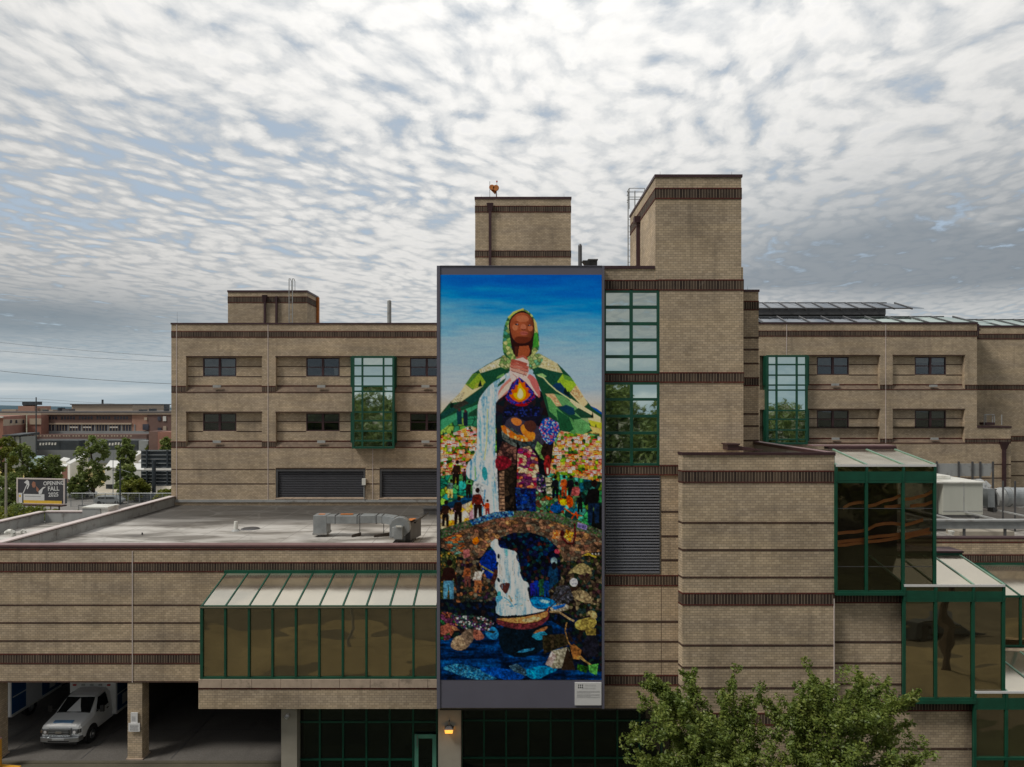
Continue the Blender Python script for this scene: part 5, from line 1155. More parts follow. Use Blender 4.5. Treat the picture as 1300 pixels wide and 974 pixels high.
YM = 30.06
def build_mural():
    th = thing('mural_panel', 'tall painted mural of a hooded figure with clasped hands above waterfalls', 'mural', (X(661, YM), YM, Z(898.8, YM)))
    L = th.location
    def lp(mb, name, mat, lab=None, parent=None, kind=None):
        o = mb.build(name, mat, parent or th, lab, kind); 
        if parent is None: o.location = -L
        return o
    x0, x1, z0, z1 = X(555.2, YM), X(766.6, YM), Z(898.8, YM), Z(338.2, YM)
    lp(MB().box(x0, x1, YM, YM+.42, z0, z1), 'backing_panel', 'panel')
    m_ = MB(); m_.box(x0-.02, X(558.6, YM), YM-.04, YM+.43, z0-.02, z1+.02).box(X(764.2, YM), x1+.02, YM-.04, YM+.43, z0-.02, z1+.02)
    m_.box(X(558.6, YM)+.001, X(764.2, YM)-.001, YM-.03, YM+.43, z1-.0, z1+.03)
    lp(m_, 'edge_trim', 'panel')
    # picture: flat print, coloured point by point
    a = IMG.reshape(CH, CW, 3); h2, w2 = CH//2, CW//2
    a = a[:h2*2, :w2*2].reshape(h2, 2, w2, 2, 3).mean((1, 3))
    xs = np.linspace(X(PX0, YM), X(PX1, YM), w2); zs = np.linspace(Z(PY0, YM), Z(PY1, YM), h2)
    gx, gz = np.meshgrid(xs, zs); co = np.stack([gx-L[0], np.full(gx.shape, YM-.012-L[1]), gz-L[2]], -1).reshape(-1, 3)
    me = bpy.data.meshes.new('painted_picture'); n = h2*w2; me.vertices.add(n); me.vertices.foreach_set('co', co.ravel())
    i = np.arange(h2-1)[:, None]*w2+np.arange(w2-1)[None]; q = np.stack([i, i+w2, i+w2+1, i+1], -1).reshape(-1, 4)
    me.loops.add(q.size); me.loops.foreach_set('vertex_index', q.ravel().astype(np.int32)); me.polygons.add(len(q)); me.polygons.foreach_set('loop_start', np.arange(0, q.size, 4, dtype=np.int32))
    me.update(calc_edges=True)
    at = me.color_attributes.new('paint', 'FLOAT_COLOR', 'POINT'); c = srgb(a.reshape(-1, 3)); sat = c.mean(1, keepdims=True)
    c = np.clip(sat+(c-sat)*1.06, 0, 1)/.62; c = c/(1+(c/.95)**3)**(1/3)
    at.data.foreach_set('color', np.concatenate([c, np.ones((n, 1))], 1).astype(np.float32).ravel())
    m, t, b = newmat('mural_paint'); at_ = t.add('ShaderNodeVertexColor'); at_.layer_name = 'paint'
    t.l.new(at_.outputs[0], b.inputs['Base Color']); b.inputs['Roughness'].default_value = .7; b.inputs['Specular IOR Level'].default_value = .04
    me.materials.append(m); o = bpy.data.objects.new('painted_picture', me); COL.objects.link(o); o.parent = th
    # information sign
    sx0, sx1, sz0, sz1 = X(729.6, YM), X(763.3, YM), Z(894.8, YM), Z(866.2, YM)
    s = lp(MB().box(sx0, sx1, YM-.06, YM-.002, sz0, sz1), 'information_sign', 'sign_white', 'small white information sign')
    m_ = MB()
    for k in range(3):
        cx = sx0+.16+k*.082; zt = sz1-.075; 
        m_.face([(cx-.032,YM-.064,zt),(cx+.032,YM-.064,zt),(cx+.004,YM-.064,zt-.075),(cx+.034,YM-.064,zt-.15),(cx-.034,YM-.064,zt-.15),(cx-.004,YM-.064,zt-.075)])
    sub(m_, 'sign_emblem', 'ink', s)
    m_ = MB(); r = random.Random(2)
    rows = [(.09, .38, .80), (.13, .38, .80), (.215, .27, .78), (.255, .27, .78)] + [(.35+.028*k, .08, .94 if k not in (3, 8) else .6) for k in range(11) if k != 4]
    for dz, a_, b_ in rows:
        x = sx0+(sx1-sx0)*a_; xe = sx0+(sx1-sx0)*b_
        while x < xe:
            w = r.uniform(.02, .05); m_.face([(x,YM-.063,sz1-dz),(min(xe, x+w),YM-.063,sz1-dz),(min(xe, x+w),YM-.063,sz1-dz-.012),(x,YM-.063,sz1-dz-.012)]); x += w+.010
    sub(m_, 'sign_text', 'ink_grey', s, kind='stuff')
build_mural()

# ------------------------------------------------------------ things on the roofs
class T:
    """a thing built in world coordinates round its base point"""
    def __init__(s, name, label, cat, loc, group=None): s.r = thing(name, label, cat, loc, 0, group); s.L = Vector(loc)
    def p(s, mb, name, mats, parent=None, label=None, kind=None, **k):
        o = mb.build(name, mats, parent or s.r, label, kind, **k)
        if parent is None: o.location = -s.L
        return o
def ladder(name_label, x0, x1, Y, za, zb, rungs=True, hoop=None, mat='flash'):
    t = T('roof_ladder', name_label, 'ladder', ((x0+x1)/2, Y, za))
    for x in (x0, x1): t.p(MB().box(x-.025, x+.025, Y-.03, Y+.03, za, zb), 'side_rail', mat)
    k = za+.3
    while k < zb-1.3:
        t.p(MB().tube((x0, Y, k), (x1, Y, k), .014, n=5), 'rung', mat); k += .32
    return t
yq = Yp-.5
t = ladder('pale steel ladder standing against the low roof house with two tall arched rails', X(367, yq), X(371.4, yq), yq, z1-.3 if False else Z(411, YL), Z(353.9, yq))
for px in (367, 371.4):
    x = X(px, yq); zt = Z(353.9, yq)
    t.p(MB().path([(x, yq, zt), (x, yq+.35, zt+.05), (x, yq+.6, zt-.1), (x, yq+.62, Z(371, yq))], .025, 6), 'grab_rail', 'flash')
t = ladder('thin steel ladder with a squared guard cage on the side of the tall tower', X(799.2, 36.9), X(801.8, 36.9)+.25, 37.35, zT1-.3, Z(240, 37))
zc = Z(239.5, 37.4); xl, xr = X(799, 37.3), X(818.5, 37.3)
for zz in (zc, zc-.12*1.6, zc-.46, zc-.58):
    t.p(MB().tube((xl, 37.35, zz), (xr, 37.35, zz), .02, n=5).tube((xl, 37.35, zz), (xl, 38.0, zz), .02, n=5), 'guard_rail', 'flash')
for x in (xl, xr): t.p(MB().tube((x, 37.35, Z(265, 37.3) if x < xr-.1 else Z(258, 37.3)), (x, 37.35, zc), .022, n=5), 'guard_post', 'flash')
def pipe(label, px, Y, ptop, pbot, r, mat, name='vent_pipe', cap=True):
    x = X(px, Y); t = T(name, label, 'vent pipe', (x, Y, Z(pbot, Y)))
    b = t.p(MB().tube((x, Y, Z(pbot, Y)), (x, Y, Z(ptop, Y)-.1), r, n=14), 'pipe', mat, smooth=False)
    t.p(MB().tube((x, Y, Z(ptop, Y)-.1), (x, Y, Z(ptop, Y)), r, r*.6, 14), 'cap', mat)
    t.p(MB().tube((x, Y, Z(pbot, Y)), (x, Y, Z(pbot, Y)+.15), r*1.5, r*1.2, 14), 'collar', mat)
pipe('pale grey vent pipe standing alone on the left rear roof', 494.2, 56, 381, 413, .165, 'flash')
pipe('dark brown flue pipe between the two roof towers', 736.4, 40, 310, 341, .11, 'galv_dark')
t = T('exhaust_fan', 'small black rooftop exhaust box beside the dark flue pipe', 'exhaust fan', (X(752, 40), 40, Z(341, 40)))
xa, xb = X(746.4, 40), X(758.2, 40)
t.p(MB().box(xa+.1, xb, 40, 40.6, Z(341, 40), Z(330.5, 40)), 'housing', 'black'); t.p(MB().box(xa, xb+.04, 39.95, 40.65, Z(330.4, 40), Z(329, 40)), 'lid', 'galv_dark'); t.p(MB().hexa([(xa-.02,39.9,Z(340,40)),(xa+.09,39.9,Z(340,40)),(xa+.09,40.5,Z(340,40)),(xa-.02,40.5,Z(340,40)),(xa-.3,39.9,Z(331,40)),(xa+.09,39.9,Z(331,40)),(xa+.09,40.5,Z(331,40)),(xa-.3,40.5,Z(331,40))]), 'hood', 'black')
# beacon / antenna on the tower behind the mural
Y_ = 48.4; t = T('antenna_mast', 'orange and white antenna cluster on the roof tower behind the mural', 'antenna', (X(629.5, Y_), Y_, Z(251.5, Y_)))
zt = Z(251.5, Y_); t.p(MB().tube((X(630.4, Y_), Y_, zt), (X(629.6, Y_), Y_, Z(236, Y_)), .035), 'mast', 'maroon_light'); t.p(MB().tube((X(621.8, Y_), Y_, zt), (X(621.8, Y_), Y_, Z(230.5, Y_)), .018, n=6), 'whip', 'flash')
t.p(MB().tube((X(630.8, Y_), Y_, Z(236, Y_)), (X(630.8, Y_), Y_, Z(230.6, Y_)), .012, n=6), 'rod', 'galv_dark'); t.p(MB().tube((X(630.8, Y_), Y_, Z(231.5, Y_)), (X(630.8, Y_), Y_, Z(229.7, Y_)), .05, n=8), 'beacon_lamp', 'red')
for px, py, r in ((624.6, 238.8, .17), (629.6, 239.6, .19)):
    m_ = MB().tube((X(px, Y_), Y_-.15, Z(py, Y_)), (X(px, Y_), Y_+.02, Z(py, Y_)), r*1.15, r*.8, 14); m_.tube((X(px, Y_), Y_-.19, Z(py, Y_)), (X(px, Y_), Y_-.151, Z(py, Y_)), r, r*1.1, 14)
    t.p(m_, 'antenna_dish', 'rust')
t.p(MB().prism([(X(622, Y_), Z(240, Y_)), (X(628.5, Y_), Z(246.5, Y_)), (X(630.5, Y_), Z(243, Y_)), (X(630.5, Y_), Z(240, Y_))], 'y', Y_+.03, Y_+.1), 'bracket', 'rust')
# lightning rods
for i, (px, Y, b, h) in enumerate(((838, 33, 222.6, 5), (929, 33, 222.6, 5), (611, 50, 251, 4), (716, 50, 251, 5), (225, 52, 411, 15), (949, 38, 368.5, 5))):
    x = X(px, Y); o = MB().tube((0, 0, 0), (0, 0, h*Y/900), .010, .004, 5).build('lightning_rod', 'galv_dark'); o.location = (x, Y, Z(b, Y)); 
    tag(o, ('thin lightning rod at the left front corner of the tallest tower', 'thin lightning rod at the right front corner of the tallest tower', 'thin lightning rod at the left of the tower behind the mural', 'thin lightning rod at the right of the tower behind the mural', 'tall thin lightning rod at the far left roof corner', 'thin lightning rod on the narrow return beside the tallest tower')[i], 'lightning rod', 'lightning rods on the roof edges')

# duct and blower on the left low roof
def left_duct():
    Y = 37.0; zb = ZR
    t = T('rooftop_duct', 'long grey rooftop duct with a blower at its right end', 'duct', (X(455, Y), Y, zb))
    def bx(pa, pb, ta, tb, d=.8, name='duct_section', mat='galv', y=Y, lab=None): return t.p(MB().box(X(pa, y), X(pb, y), y-.0, y+d, Z(tb, y), Z(ta, y)), name, mat, label=lab, bevel=.015)
    Y = 38.5
    bx(397.5, 414.5, 654.5, 677, .9, y=Y, lab='down leg of the duct'); bx(396.5, 415, 676.5, 679.4, 1.0, 'duct_base', 'flash', y=Y)
    bx(414.6, 455.3, 655.2, 665, .8, y=Y); bx(455.4, 476.5, 654.8, 664.4, .8, y=Y); bx(476.6, 484.8, 655, 664.2, .8, y=Y)
    for p in (424.8, 452.6, 456, 477, 484.5): bx(p, p+1.1, 654.2, 665.4, .84, 'duct_flange', 'galv_dark', y=Y-.01)
    for a, b in ((402, 410), (430, 446)): t.p(MB().box(X(a, Y), X(b, Y), Y+.3, Y+.6, Z(654.45, Y), Z(654.25, Y)), 'rust_patch', 'rust')
    m_ = MB(); xa, xb = X(485, Y), X(500.5, Y-1.2)
    m_.hexa([(xa,Y,Z(664.2,Y)),(xb,Y-1.3,Z(667.5,Y-1.3)),(xb+.1,Y-.5,Z(667.5,Y-1.3)),(xa,Y+.8,Z(664.2,Y)),(xa,Y,Z(655,Y)),(xb,Y-1.3,Z(657.5,Y-1.3)),(xb+.1,Y-.5,Z(657.5,Y-1.3)),(xa,Y+.8,Z(655,Y))]); t.p(m_, 'duct_section', 'galv')
    for p, b in ((454.8, 672), (485.5, 673.5), (493.4, 673)):
        t.p(MB().tube((X(p, Y), Y+.4, Z(664, Y)), (X(p, Y), Y+.4, zb), .02, n=6), 'support_leg', 'galv_dark')
    for a, b, py in ((449, 458, 674), (477, 496, 674.5)):
        y2 = 39.0; t.p(MB().hexa([(X(a,y2),y2-.5,zb),(X(b,y2),y2-.1,zb),(X(b,y2),y2+.1,zb),(X(a,y2),y2-.3,zb),(X(a,y2),y2-.5,zb+.12),(X(b,y2),y2-.1,zb+.18),(X(b,y2),y2+.1,zb+.18),(X(a,y2),y2-.3,zb+.12)]), 'timber_sleeper', 'wood')
    # blower: scroll housing, outlet and motor box
    y = 36.4; cx, cz, r = X(507.5, y), Z(670, y), .53
    pts = [(cx+r*math.cos(a), cz+r*math.sin(a)) for a in np.linspace(-.5, math.pi, 16)] + [(cx-r, Z(683, y)), (cx+.1, Z(683, y))]
    sc_ = t.p(MB().prism(pts, 'y', y, y+.5), 'blower_scroll', 'galv', bevel=.02)
    t.p(MB().box(X(501.8, y), X(512.4, y), y-.42, y-.002, Z(683, y), Z(667.5, y)), 'blower_outlet', 'galv', bevel=.015)
    t.p(MB().box(X(504.5, y), X(511.5, y), y-.5, y-.421, Z(667.4, y), Z(665.6, y)), 'outlet_lip', 'white_metal')
    t.p(MB().box(X(498.4, y), X(501.6, y), y-.2, y+.3, Z(680.5, y), Z(669, y)), 'access_cover', 'flash')
    t.p(MB().hexa([(X(513.5,y),y+.3,zb+.15),(X(520,y),y+.3,zb+.15),(X(528.5,y),y+1.9,zb+.15),(X(522,y),y+1.9,zb+.15),(X(513.5,y),y+.3,zb+1.05),(X(520,y),y+.3,zb+1.05),(X(528.5,y),y+1.9,zb+1.15),(X(522,y),y+1.9,zb+1.15)]), 'motor_housing', 'galv_dark')
    zt = zb+1.17
    t.p(MB().face([(X(512,y),y+.5,zt),(X(520.5,y),y+.5,zt),(X(525,y),y+1.2,zt+.02),(X(517,y),y+1.2,zt+.02)]).face([(X(512,y),y+.5,zt-.02),(X(520.5,y),y+.5,zt-.02),(X(525,y),y+1.2,zt-.0),(X(517,y),y+1.2,zt-.0)]), 'orange_lid', 'rust')
    t.p(MB().box(X(499.5, y), X(523, y), y-.5, y+1.6, zb+.02, zb+.17), 'skid_base', 'black')
    t.p(MB().tube((X(524, y), y+.9, zb+1.0), (X(541, 40), 41, Z(651, 41)), .04), 'conduit', 'black')
left_duct()
y = 40.5; t = T('roof_vent', 'short white vent pipe on the stained low roof', 'vent pipe', (X(299.5, y), y, ZR)); x = X(299.5, y)
t.p(MB().tube((x, y, ZR), (x, y, ZR+.55), .14, .10, 12), 'pipe', 'white_metal'); t.p(MB().tube((x, y, ZR), (x, y, ZR+.1), .26, .16, 12), 'flashing_cone', 'flash')
y = 38.2; x = X(315.5, 41); o = MB().tube((0, 0, 0), (0, 0, .05), .55, .45, 16).build('roof_drain', 'galv_dark'); o.location = (X(318, 41.2), 41.2, ZR); tag(o, 'flat dark roof drain ring on the stained low roof', 'roof drain')
y = 46.0; o = MB().box(-.9, .9, -.45, .45, 0, .35).box(-.96, .96, -.5, .5, .351, .42).build('roof_hatch', 'galv_dark'); o.location = (X(556, 47), 47, ZR); tag(o, 'low dark roof hatch half hidden behind the mural edge', 'roof hatch')
y = 36.2; x = X(17.5, y)
t = T('gooseneck_vent', 'white gooseneck vent with a hooked top on the far left roof', 'vent pipe', (x, y, ZR))
t.p(MB().tube((x, y, ZR), (x, y, ZR+.62), .11, n=12), 'pipe', 'white_metal'); t.p(MB().path([(x, y, ZR+.62), (x-.1, y, ZR+.74), (x-.28, y, ZR+.74), (x-.40, y, ZR+.64)], .11, 12), 'hooked_top', 'white_metal')
y = 39; x = X(28, y); o = MB().path([(0, 0, 0), (0, 0, .14), (.1, 0, .24), (.22, 0, .14), (.24, 0, .02)], .06, 8).build('roof_pipe', 'white_metal'); o.location = (X(27, 39.5), 39.5, ZR); tag(o, 'low white looped pipe behind the gooseneck vent', 'vent pipe')
t = T('air_conditioner', 'white boxy air conditioner behind the long grey parapet on the far left roof', 'air conditioner', (-25.4, 43.2, ZR))
y = 43.2; xa, xb = X(104.5, y), -24.64
t.p(MB().box(xa, xb-.45, y, y+1.2, ZR+.1, Z(645.5, y)), 'cabinet', 'flash'); t.p(MB().box(xb-.449, xb, y+.05, y+1.2, ZR+.1, Z(645.5, y)), 'end_panel', 'white_metal'); t.p(MB().box(xa-.03, xb+.03, y-.04, y+1.24, Z(645.4, y), Z(643.6, y)), 'lid', 'white_metal'); t.p(MB().box(xa, xb, y, y+1.2, ZR, ZR+.1), 'base_rail', 'galv_dark'); t.p(MB().tube((xa+.3, y-.15, ZR+.1), (xa+.3, y-.15, ZR+.35), .12, n=8), 'pipe_stub', 'black')
o = MB().tube((0, 0, 0), (0, 0, .12), .05, .04, 8).build('roof_plug', 'galv_dark'); o.location = (X(177, 39), 39.3, ZR); tag(o, 'tiny dark pipe stub on the pale part of the low roof', 'pipe stub')

# ducts and air unit on the right low roof
y = 40.0
t = T('air_handler', 'large pale air handling unit on the lower right roof', 'air handler', (X(1222, y), y, ZR))
xa, xb = X(1197, y), X(1248, y); za, zb9 = Z(654, y), Z(613.5, y)
ah = t.p(MB().box(xa, xb, y, y+3, za, zb9), 'cabinet', 'ahu', bevel=.02); 
t.p(MB().box(xa-.9, xa-.001, y+.5, y+3, za, zb9-.1), 'inlet_section', 'ahu'); t.p(MB().box(xa-.95, xb+.08, y-.08, y+3.1, zb9+.001, zb9+.08), 'roof_lid', 'white_metal')
t.p(MB().box(xa-.9, xb-1.0, y+1.3, y+2.8, zb9+.081, zb9+.3), 'top_duct', 'white_metal', bevel=.05)
for px in (1223.5,): t.p(MB().box(X(px, y)-.02, X(px, y)+.02, y-.012, y+.0, za+.25, zb9), 'panel_seam', 'flash')
t.p(MB().box(xa, xb, y-.014, y-.001, za+.2, za+.25), 'panel_seam', 'flash'); t.p(MB().box(xa-.78, xa-.2, y+.3, y+.499, za+.1, zb9-.7), 'intake_grille', 'galv_dark')
t.p(MB().box(xa-.9, xb, y, y+3, za-.15, za-.002), 'base_frame', 'galv_dark')
for x in (xa-.6, xb-.3): t.p(MB().box(x, x+.15, y+.1, y+.25, ZR, za-.151), 'support_leg', 'galv_dark')
t2 = T('round_duct', 'big round silver duct running off to the right from the air unit', 'duct', (X(1290, y), y+1, ZR)); yc = y+1.0
cz = Z(631, yc); r = 12.2*yc/900
t2.p(MB().tube((X(1272, yc), yc, cz), (X(1420, yc), yc, cz), r, n=28), 'duct_pipe', 'galv', smooth=False); 
for px in (1279, 1330, 1380): t2.p(MB().tube((X(px, yc), yc, cz), (X(px, yc)+.05, yc, cz), r+.03, n=28), 'duct_flange', 'flash')
t2.p(MB().tube((X(1262, yc), yc, cz-.05), (X(1272, yc), yc, cz), r*.9, r*1.0, 28), 'reducer', 'flash')
t2.p(MB().path([(X(1249, yc), yc+.6, Z(628, yc)), (X(1254, yc), yc+1.1, Z(622, yc)), (X(1262, yc), yc+1.2, Z(621, yc)), (X(1268, yc), yc+1.0, Z(626, yc))], [.5, .5, .48, .4], 18), 'elbow', 'flash')
t2.p(MB().box(X(1248.3, yc), X(1257, yc), yc-.4, yc+1, Z(643, yc), Z(620, yc)), 'plenum', 'galv'); t2.p(MB().box(X(1258, yc), X(1262.5, yc), yc-.2, yc+.3, Z(650, yc), Z(620.5, yc)), 'damper', 'galv_dark')
for px in (1262.5, 1277.5, 1292): t2.p(MB().box(X(px, yc)-.035, X(px, yc)+.035, yc-.75, yc-.68, ZR, Z(609 if px < 1290 else 640, yc)), 'support_post', 'galv_dark')
t3 = T('steel_dunnage', 'grey steel beam platform under the rooftop ducts', 'steel platform', (X(1245, 37.2), 37.2, ZR))
y = 37.2; t3.p(MB().box(X(1150, y), X(1420, y), y, y+.25, Z(671.5, y), Z(662, y)), 'main_beam', 'galv'); t3.p(MB().box(X(1150, y), X(1420, y), y-.1, y+.35, Z(661.9, y), Z(660, y)), 'top_flange', 'flash')
for px in (1180, 1212, 1268, 1325, 1380): 
    x = X(px, y); t3.p(MB().box(x, x+.12, y+.36, y+7, Z(661.5, y), Z(659.8, y)), 'cross_beam', 'flash')
for px in (1225.5, 1277.5, 1330): t3.p(MB().box(X(px, y)-.05, X(px, y)+.05, y+.05, y+.15, ZR, Z(671.6, y)), 'support_post', 'galv_dark')
t3.p(MB().box(X(1181, y), X(1420, y), 44.2, 44.4, Z(662, y), Z(659, y)), 'rear_beam', 'galv')
o = MB().box(0, 3.0, 0, 1.2, 0, .3).build('roof_curb', 'conc'); o.location = (X(1218, 38.6), 38.6, ZR); tag(o, 'pale low curb on the roof under the steel beams', 'roof curb')
o = MB().tube((0, 0, 0), (0, 0, .2), .1, .16, 10).build('flood_light', 'white_metal'); o.location = (X(1207.5, 36.5), 36.5, Z(679, 36.5)); tag(o, 'tiny white lamp head on the lower right roof edge', 'lamp')
t4 = T('wind_screen', 'pale grey metal screen panels on posts in front of the far rear wall', 'screen', (X(1225, 50), 50, ZR)); y = 50
for a, b, s in ((1188, 1216, 0), (1217, 1233.5, 0), (1234.5, 1243.5, 0), (1244.5, 1262, 1)):
    z0_, z1_ = Z(604.5, y), Z(588.6, y)
    m_ = MB()
    if s: m_.prism([(X(a,y),z0_),(X(b-5,y),z0_),(X(b,y),z1_),(X(a,y),z1_)], 'y', y, y+.06)
    else: m_.box(X(a, y), X(b, y), y, y+.06, z0_, z1_)
    t4.p(m_, 'screen_panel', 'flash')
for px in (1188.7, 1216.6, 1234, 1244, 1260): t4.p(MB().box(X(px, y)-.05, X(px, y)+.05, y-.1, y-.002, ZR, Z(586, y)), 'screen_post', 'galv_dark')
# rooftop railing on the low stair block
y = 54.0; zt = Z(541, YR)+.05; t5 = T('roof_guard_frame', 'small bent steel guard frame on the low brick end block', 'railing', (X(1256, y), y, zt))
for px in (1249.5, 1251.5, 1260, 1262.5, 1271.7): t5.p(MB().tube((X(px, y), y, zt), (X(px, y), y, Z(526.5, y)), .04, n=6), 'guard_post', 'flash')
t5.p(MB().tube((X(1250, y), y, Z(526.5, y)), (X(1262, y), y, Z(526.5, y)), .04, n=6), 'guard_rail', 'flash'); t5.p(MB().box(X(1250, y), X(1262, y), y-.1, y+.6, zt, zt+.2), 'hatch_curb', 'maroon')

# sloped glass canopies along the right roof edge
def canopy(label, px0, px1, Yf, zf, Yb, zb, n, taper, pane='g_sky', fascia=None, brackets=True, mixed=0):
    x0, x1 = X(px0, Yf), X(px1, Yf); t = T('glass_canopy', label, 'glass canopy', ((x0+x1)/2, Yf, zf-.9))
    for i in range(n):
        a, b = x0+(x1-x0)*i/n+.05, x0+(x1-x0)*(i+1)/n-.05
        bb = b if (i < n-1 or not taper) else b-taper*.15
        t.p(MB().hexa([(a,Yf,zf),(b+(taper if i==n-1 else 0),Yf,zf),(b,Yb,zb),(a,Yb,zb),(a,Yf,zf+.03),(b+(taper if i==n-1 else 0),Yf,zf+.03),(b,Yb,zb+.03),(a,Yb,zb+.03)]), 'pane', 'g_canopy' if i < mixed else pane)
    for i in range(n+1):
        x = x0+(x1-x0)*i/n
        t.p(MB().hexa([(x-.05,Yf-.25,zf-.12),(x+.05,Yf-.25,zf-.12),(x+.85,Yb,zb-.08),(x+.75,Yb,zb-.08),(x-.05,Yf-.25,zf+.03),(x+.05,Yf-.25,zf+.03),(x+.85,Yb,zb+.10),(x+.75,Yb,zb+.10)]), 'rafter', 'galv_dark')
        if brackets: t.p(MB().box(x-.07, x+.07, Yf-.35, Yf-.2, zf-1.0, zf-.1).box(x-.18, x+.18, Yf-.34, Yf-.21, zf-.62, zf-.5), 'bracket', 'maroon')
    t.p(MB().box(x0-.05, x1+.1, Yf-.12, Yf-.04, zf-.05, zf+.05), 'front_rail', 'galv_dark'); t.p(MB().box(x0-.05, x1+.1, Yb, Yb+.08, zb-.0, zb+.08), 'back_rail', 'galv_dark')
    if fascia: t.p(MB().box(x0, x1+.1, Yf+.3, Yf+.5, fascia[0], fascia[1]), 'fascia', 'galv_dark')
    return t
zA = Z(410.2, YR)+.05
canopy('long low glass canopy along the right rear roof edge', 968, 1238, YR+.5, zA+.02, YR+4.5, Z(402.6, YR+4.5), 9, 1.3, mixed=5)  # first panes dimmer: the dark penthouse's reflection is put into their glass
canopy('short low glass canopy over the set back far right roof', 1243.5, 1420, Ye+.5, Z(413.2, Ye), Ye+4.5, Z(406.3, Ye+4.5), 7, .5)
c_ = canopy('upper glass canopy raised on a dark penthouse behind the right roof edge', 955, 1156, 60, Z(391.8, 60), 64, Z(385, 64), 9, 1.2, 'g_canopy', None, False)
t = T('roof_penthouse', 'dark louvred penthouse under the upper glass canopy', 'penthouse', (X(1045, 60), 61, zA-.5))
t.p(MB().box(X(955, 60.3), X(1124, 60.3), 60.3, 64, zA-.6, Z(398.7, 60.3)), 'wall', 'black'); t.p(MB().box(X(955, 60), X(1124.5, 60), 60.0, 60.2, Z(399.5, 60), Z(392.4, 60)), 'fascia', 'galv_dark')
for k in range(3):
    t.p(MB().box(X(955, 60), X(1123, 60), 60.18, 60.28, Z(406.4-k*2.1, 60), Z(405.6-k*2.1, 60)), 'louvre_blade', 'green')

# wall lamp, pillar signs, yellow post
y = 30.9; x = X(570.5, y); z = Z(923, y)
t = T('wall_lamp', 'small lit amber wall lamp on the concrete column under the mural', 'lamp', (x, y, z))
t.p(MB().tube((x, y-.02, z+.3), (x, y-.16, z+.28), .02, n=6).tube((x, y-.16, z+.28), (x, y-.16, z+.1), .02, n=6), 'lamp_arm', 'galv_dark')
t.p(MB().hexa([(x-.2,y-.34,z+.02),(x+.2,y-.34,z+.02),(x+.2,y-.0,z+.02),(x-.2,y-.0,z+.02),(x-.08,y-.22,z+.14),(x+.08,y-.22,z+.14),(x+.08,y-.1,z+.14),(x-.08,y-.1,z+.14)]), 'lamp_hood', 'galv_dark')
em = bpy.data.materials.new('amber_lamp_glass'); em.use_nodes = True; b = em.node_tree.nodes['Principled BSDF']; b.inputs['Emission Color'].default_value = (1, .42, .06, 1); b.inputs['Emission Strength'].default_value = .8; b.inputs['Base Color'].default_value = (.5, .3, .1, 1)
t.p(MB().hexa([(x-.16,y-.28,z-.16),(x+.16,y-.28,z-.16),(x+.16,y-.02,z-.16),(x-.16,y-.02,z-.16),(x-.18,y-.32,z+.018),(x+.18,y-.32,z+.018),(x+.18,y-.02,z+.018),(x-.18,y-.02,z+.018)]), 'lamp_glass', em)
pl = bpy.data.lights.new('wall_lamp_glow', 'POINT'); pl.energy = 2; pl.color = (1, .5, .15); pl.shadow_soft_size = .1
po = bpy.data.objects.new('wall_lamp_glow', pl); COL.objects.link(po); po.parent = t.r; po.location = (0, -.55, -.05)
y = YP-.01
t = T('pillar_sign', 'white notice board fixed to the brick pillar beside the ambulance', 'sign', (X(171, y), y, Z(928, y)))
s = t.p(MB().box(X(166.6, y), X(175.3, y), y-.05, y, Z(918, y), Z(904.4, y)), 'upper_plate', 'sign_white'); m_ = MB()
for k in range(4): m_.box(X(168, y), X(172.4, y), y-.055, y-.0501, Z(910+k*1.6, y), Z(909.3+k*1.6, y))
t.p(m_, 'notice_text', 'ink_grey', kind='stuff'); s = t.p(MB().box(X(164, y), X(178.6, y), y-.08, y-.051, Z(928, y), Z(917.4, y)), 'lower_plate', 'sign_white')
m_ = MB(); r = random.Random(5)
for k in range(3):
    xx_ = 166.3
    while xx_ < 176.2:
        w = r.uniform(.7, 1.6); m_.box(X(xx_, y), X(min(176.6, xx_+w), y), y-.085, y-.0801, Z(921.6+k*2.4, y), Z(920+k*2.4, y)); xx_ += w+.5
t.p(m_, 'notice_text', 'ink_grey', kind='stuff')
y = 32.3; t = T('safety_bollard', 'orange yellow steel guard post at the far left garage pillar', 'bollard', (X(-3, y), y, 0)); x = X(-4.5, y)
t.p(MB().tube((x, y, 0), (x, y, Z(938, y)), .21, n=14), 'post', 'yellow'); t.p(MB().tube((x, y, Z(938, y)), (x, y, Z(938, y)+.07), .21, .1, 14), 'cap', 'maroon_light')
o = MB().hexa([(-1.2,0,0),(1.15,-.25,0),(1.15,-.1,0),(-1.2,.2,0),(-1.2,0,.14),(1.15,-.25,.10),(1.15,-.1,.10),(-1.2,.2,.14)]).build('wheel_stop', 'yellow'); o.location = (X(-4, 32.4), 32.45, .012); tag(o, 'low orange yellow wheel stop lying at the foot of the far left pillar', 'wheel stop')

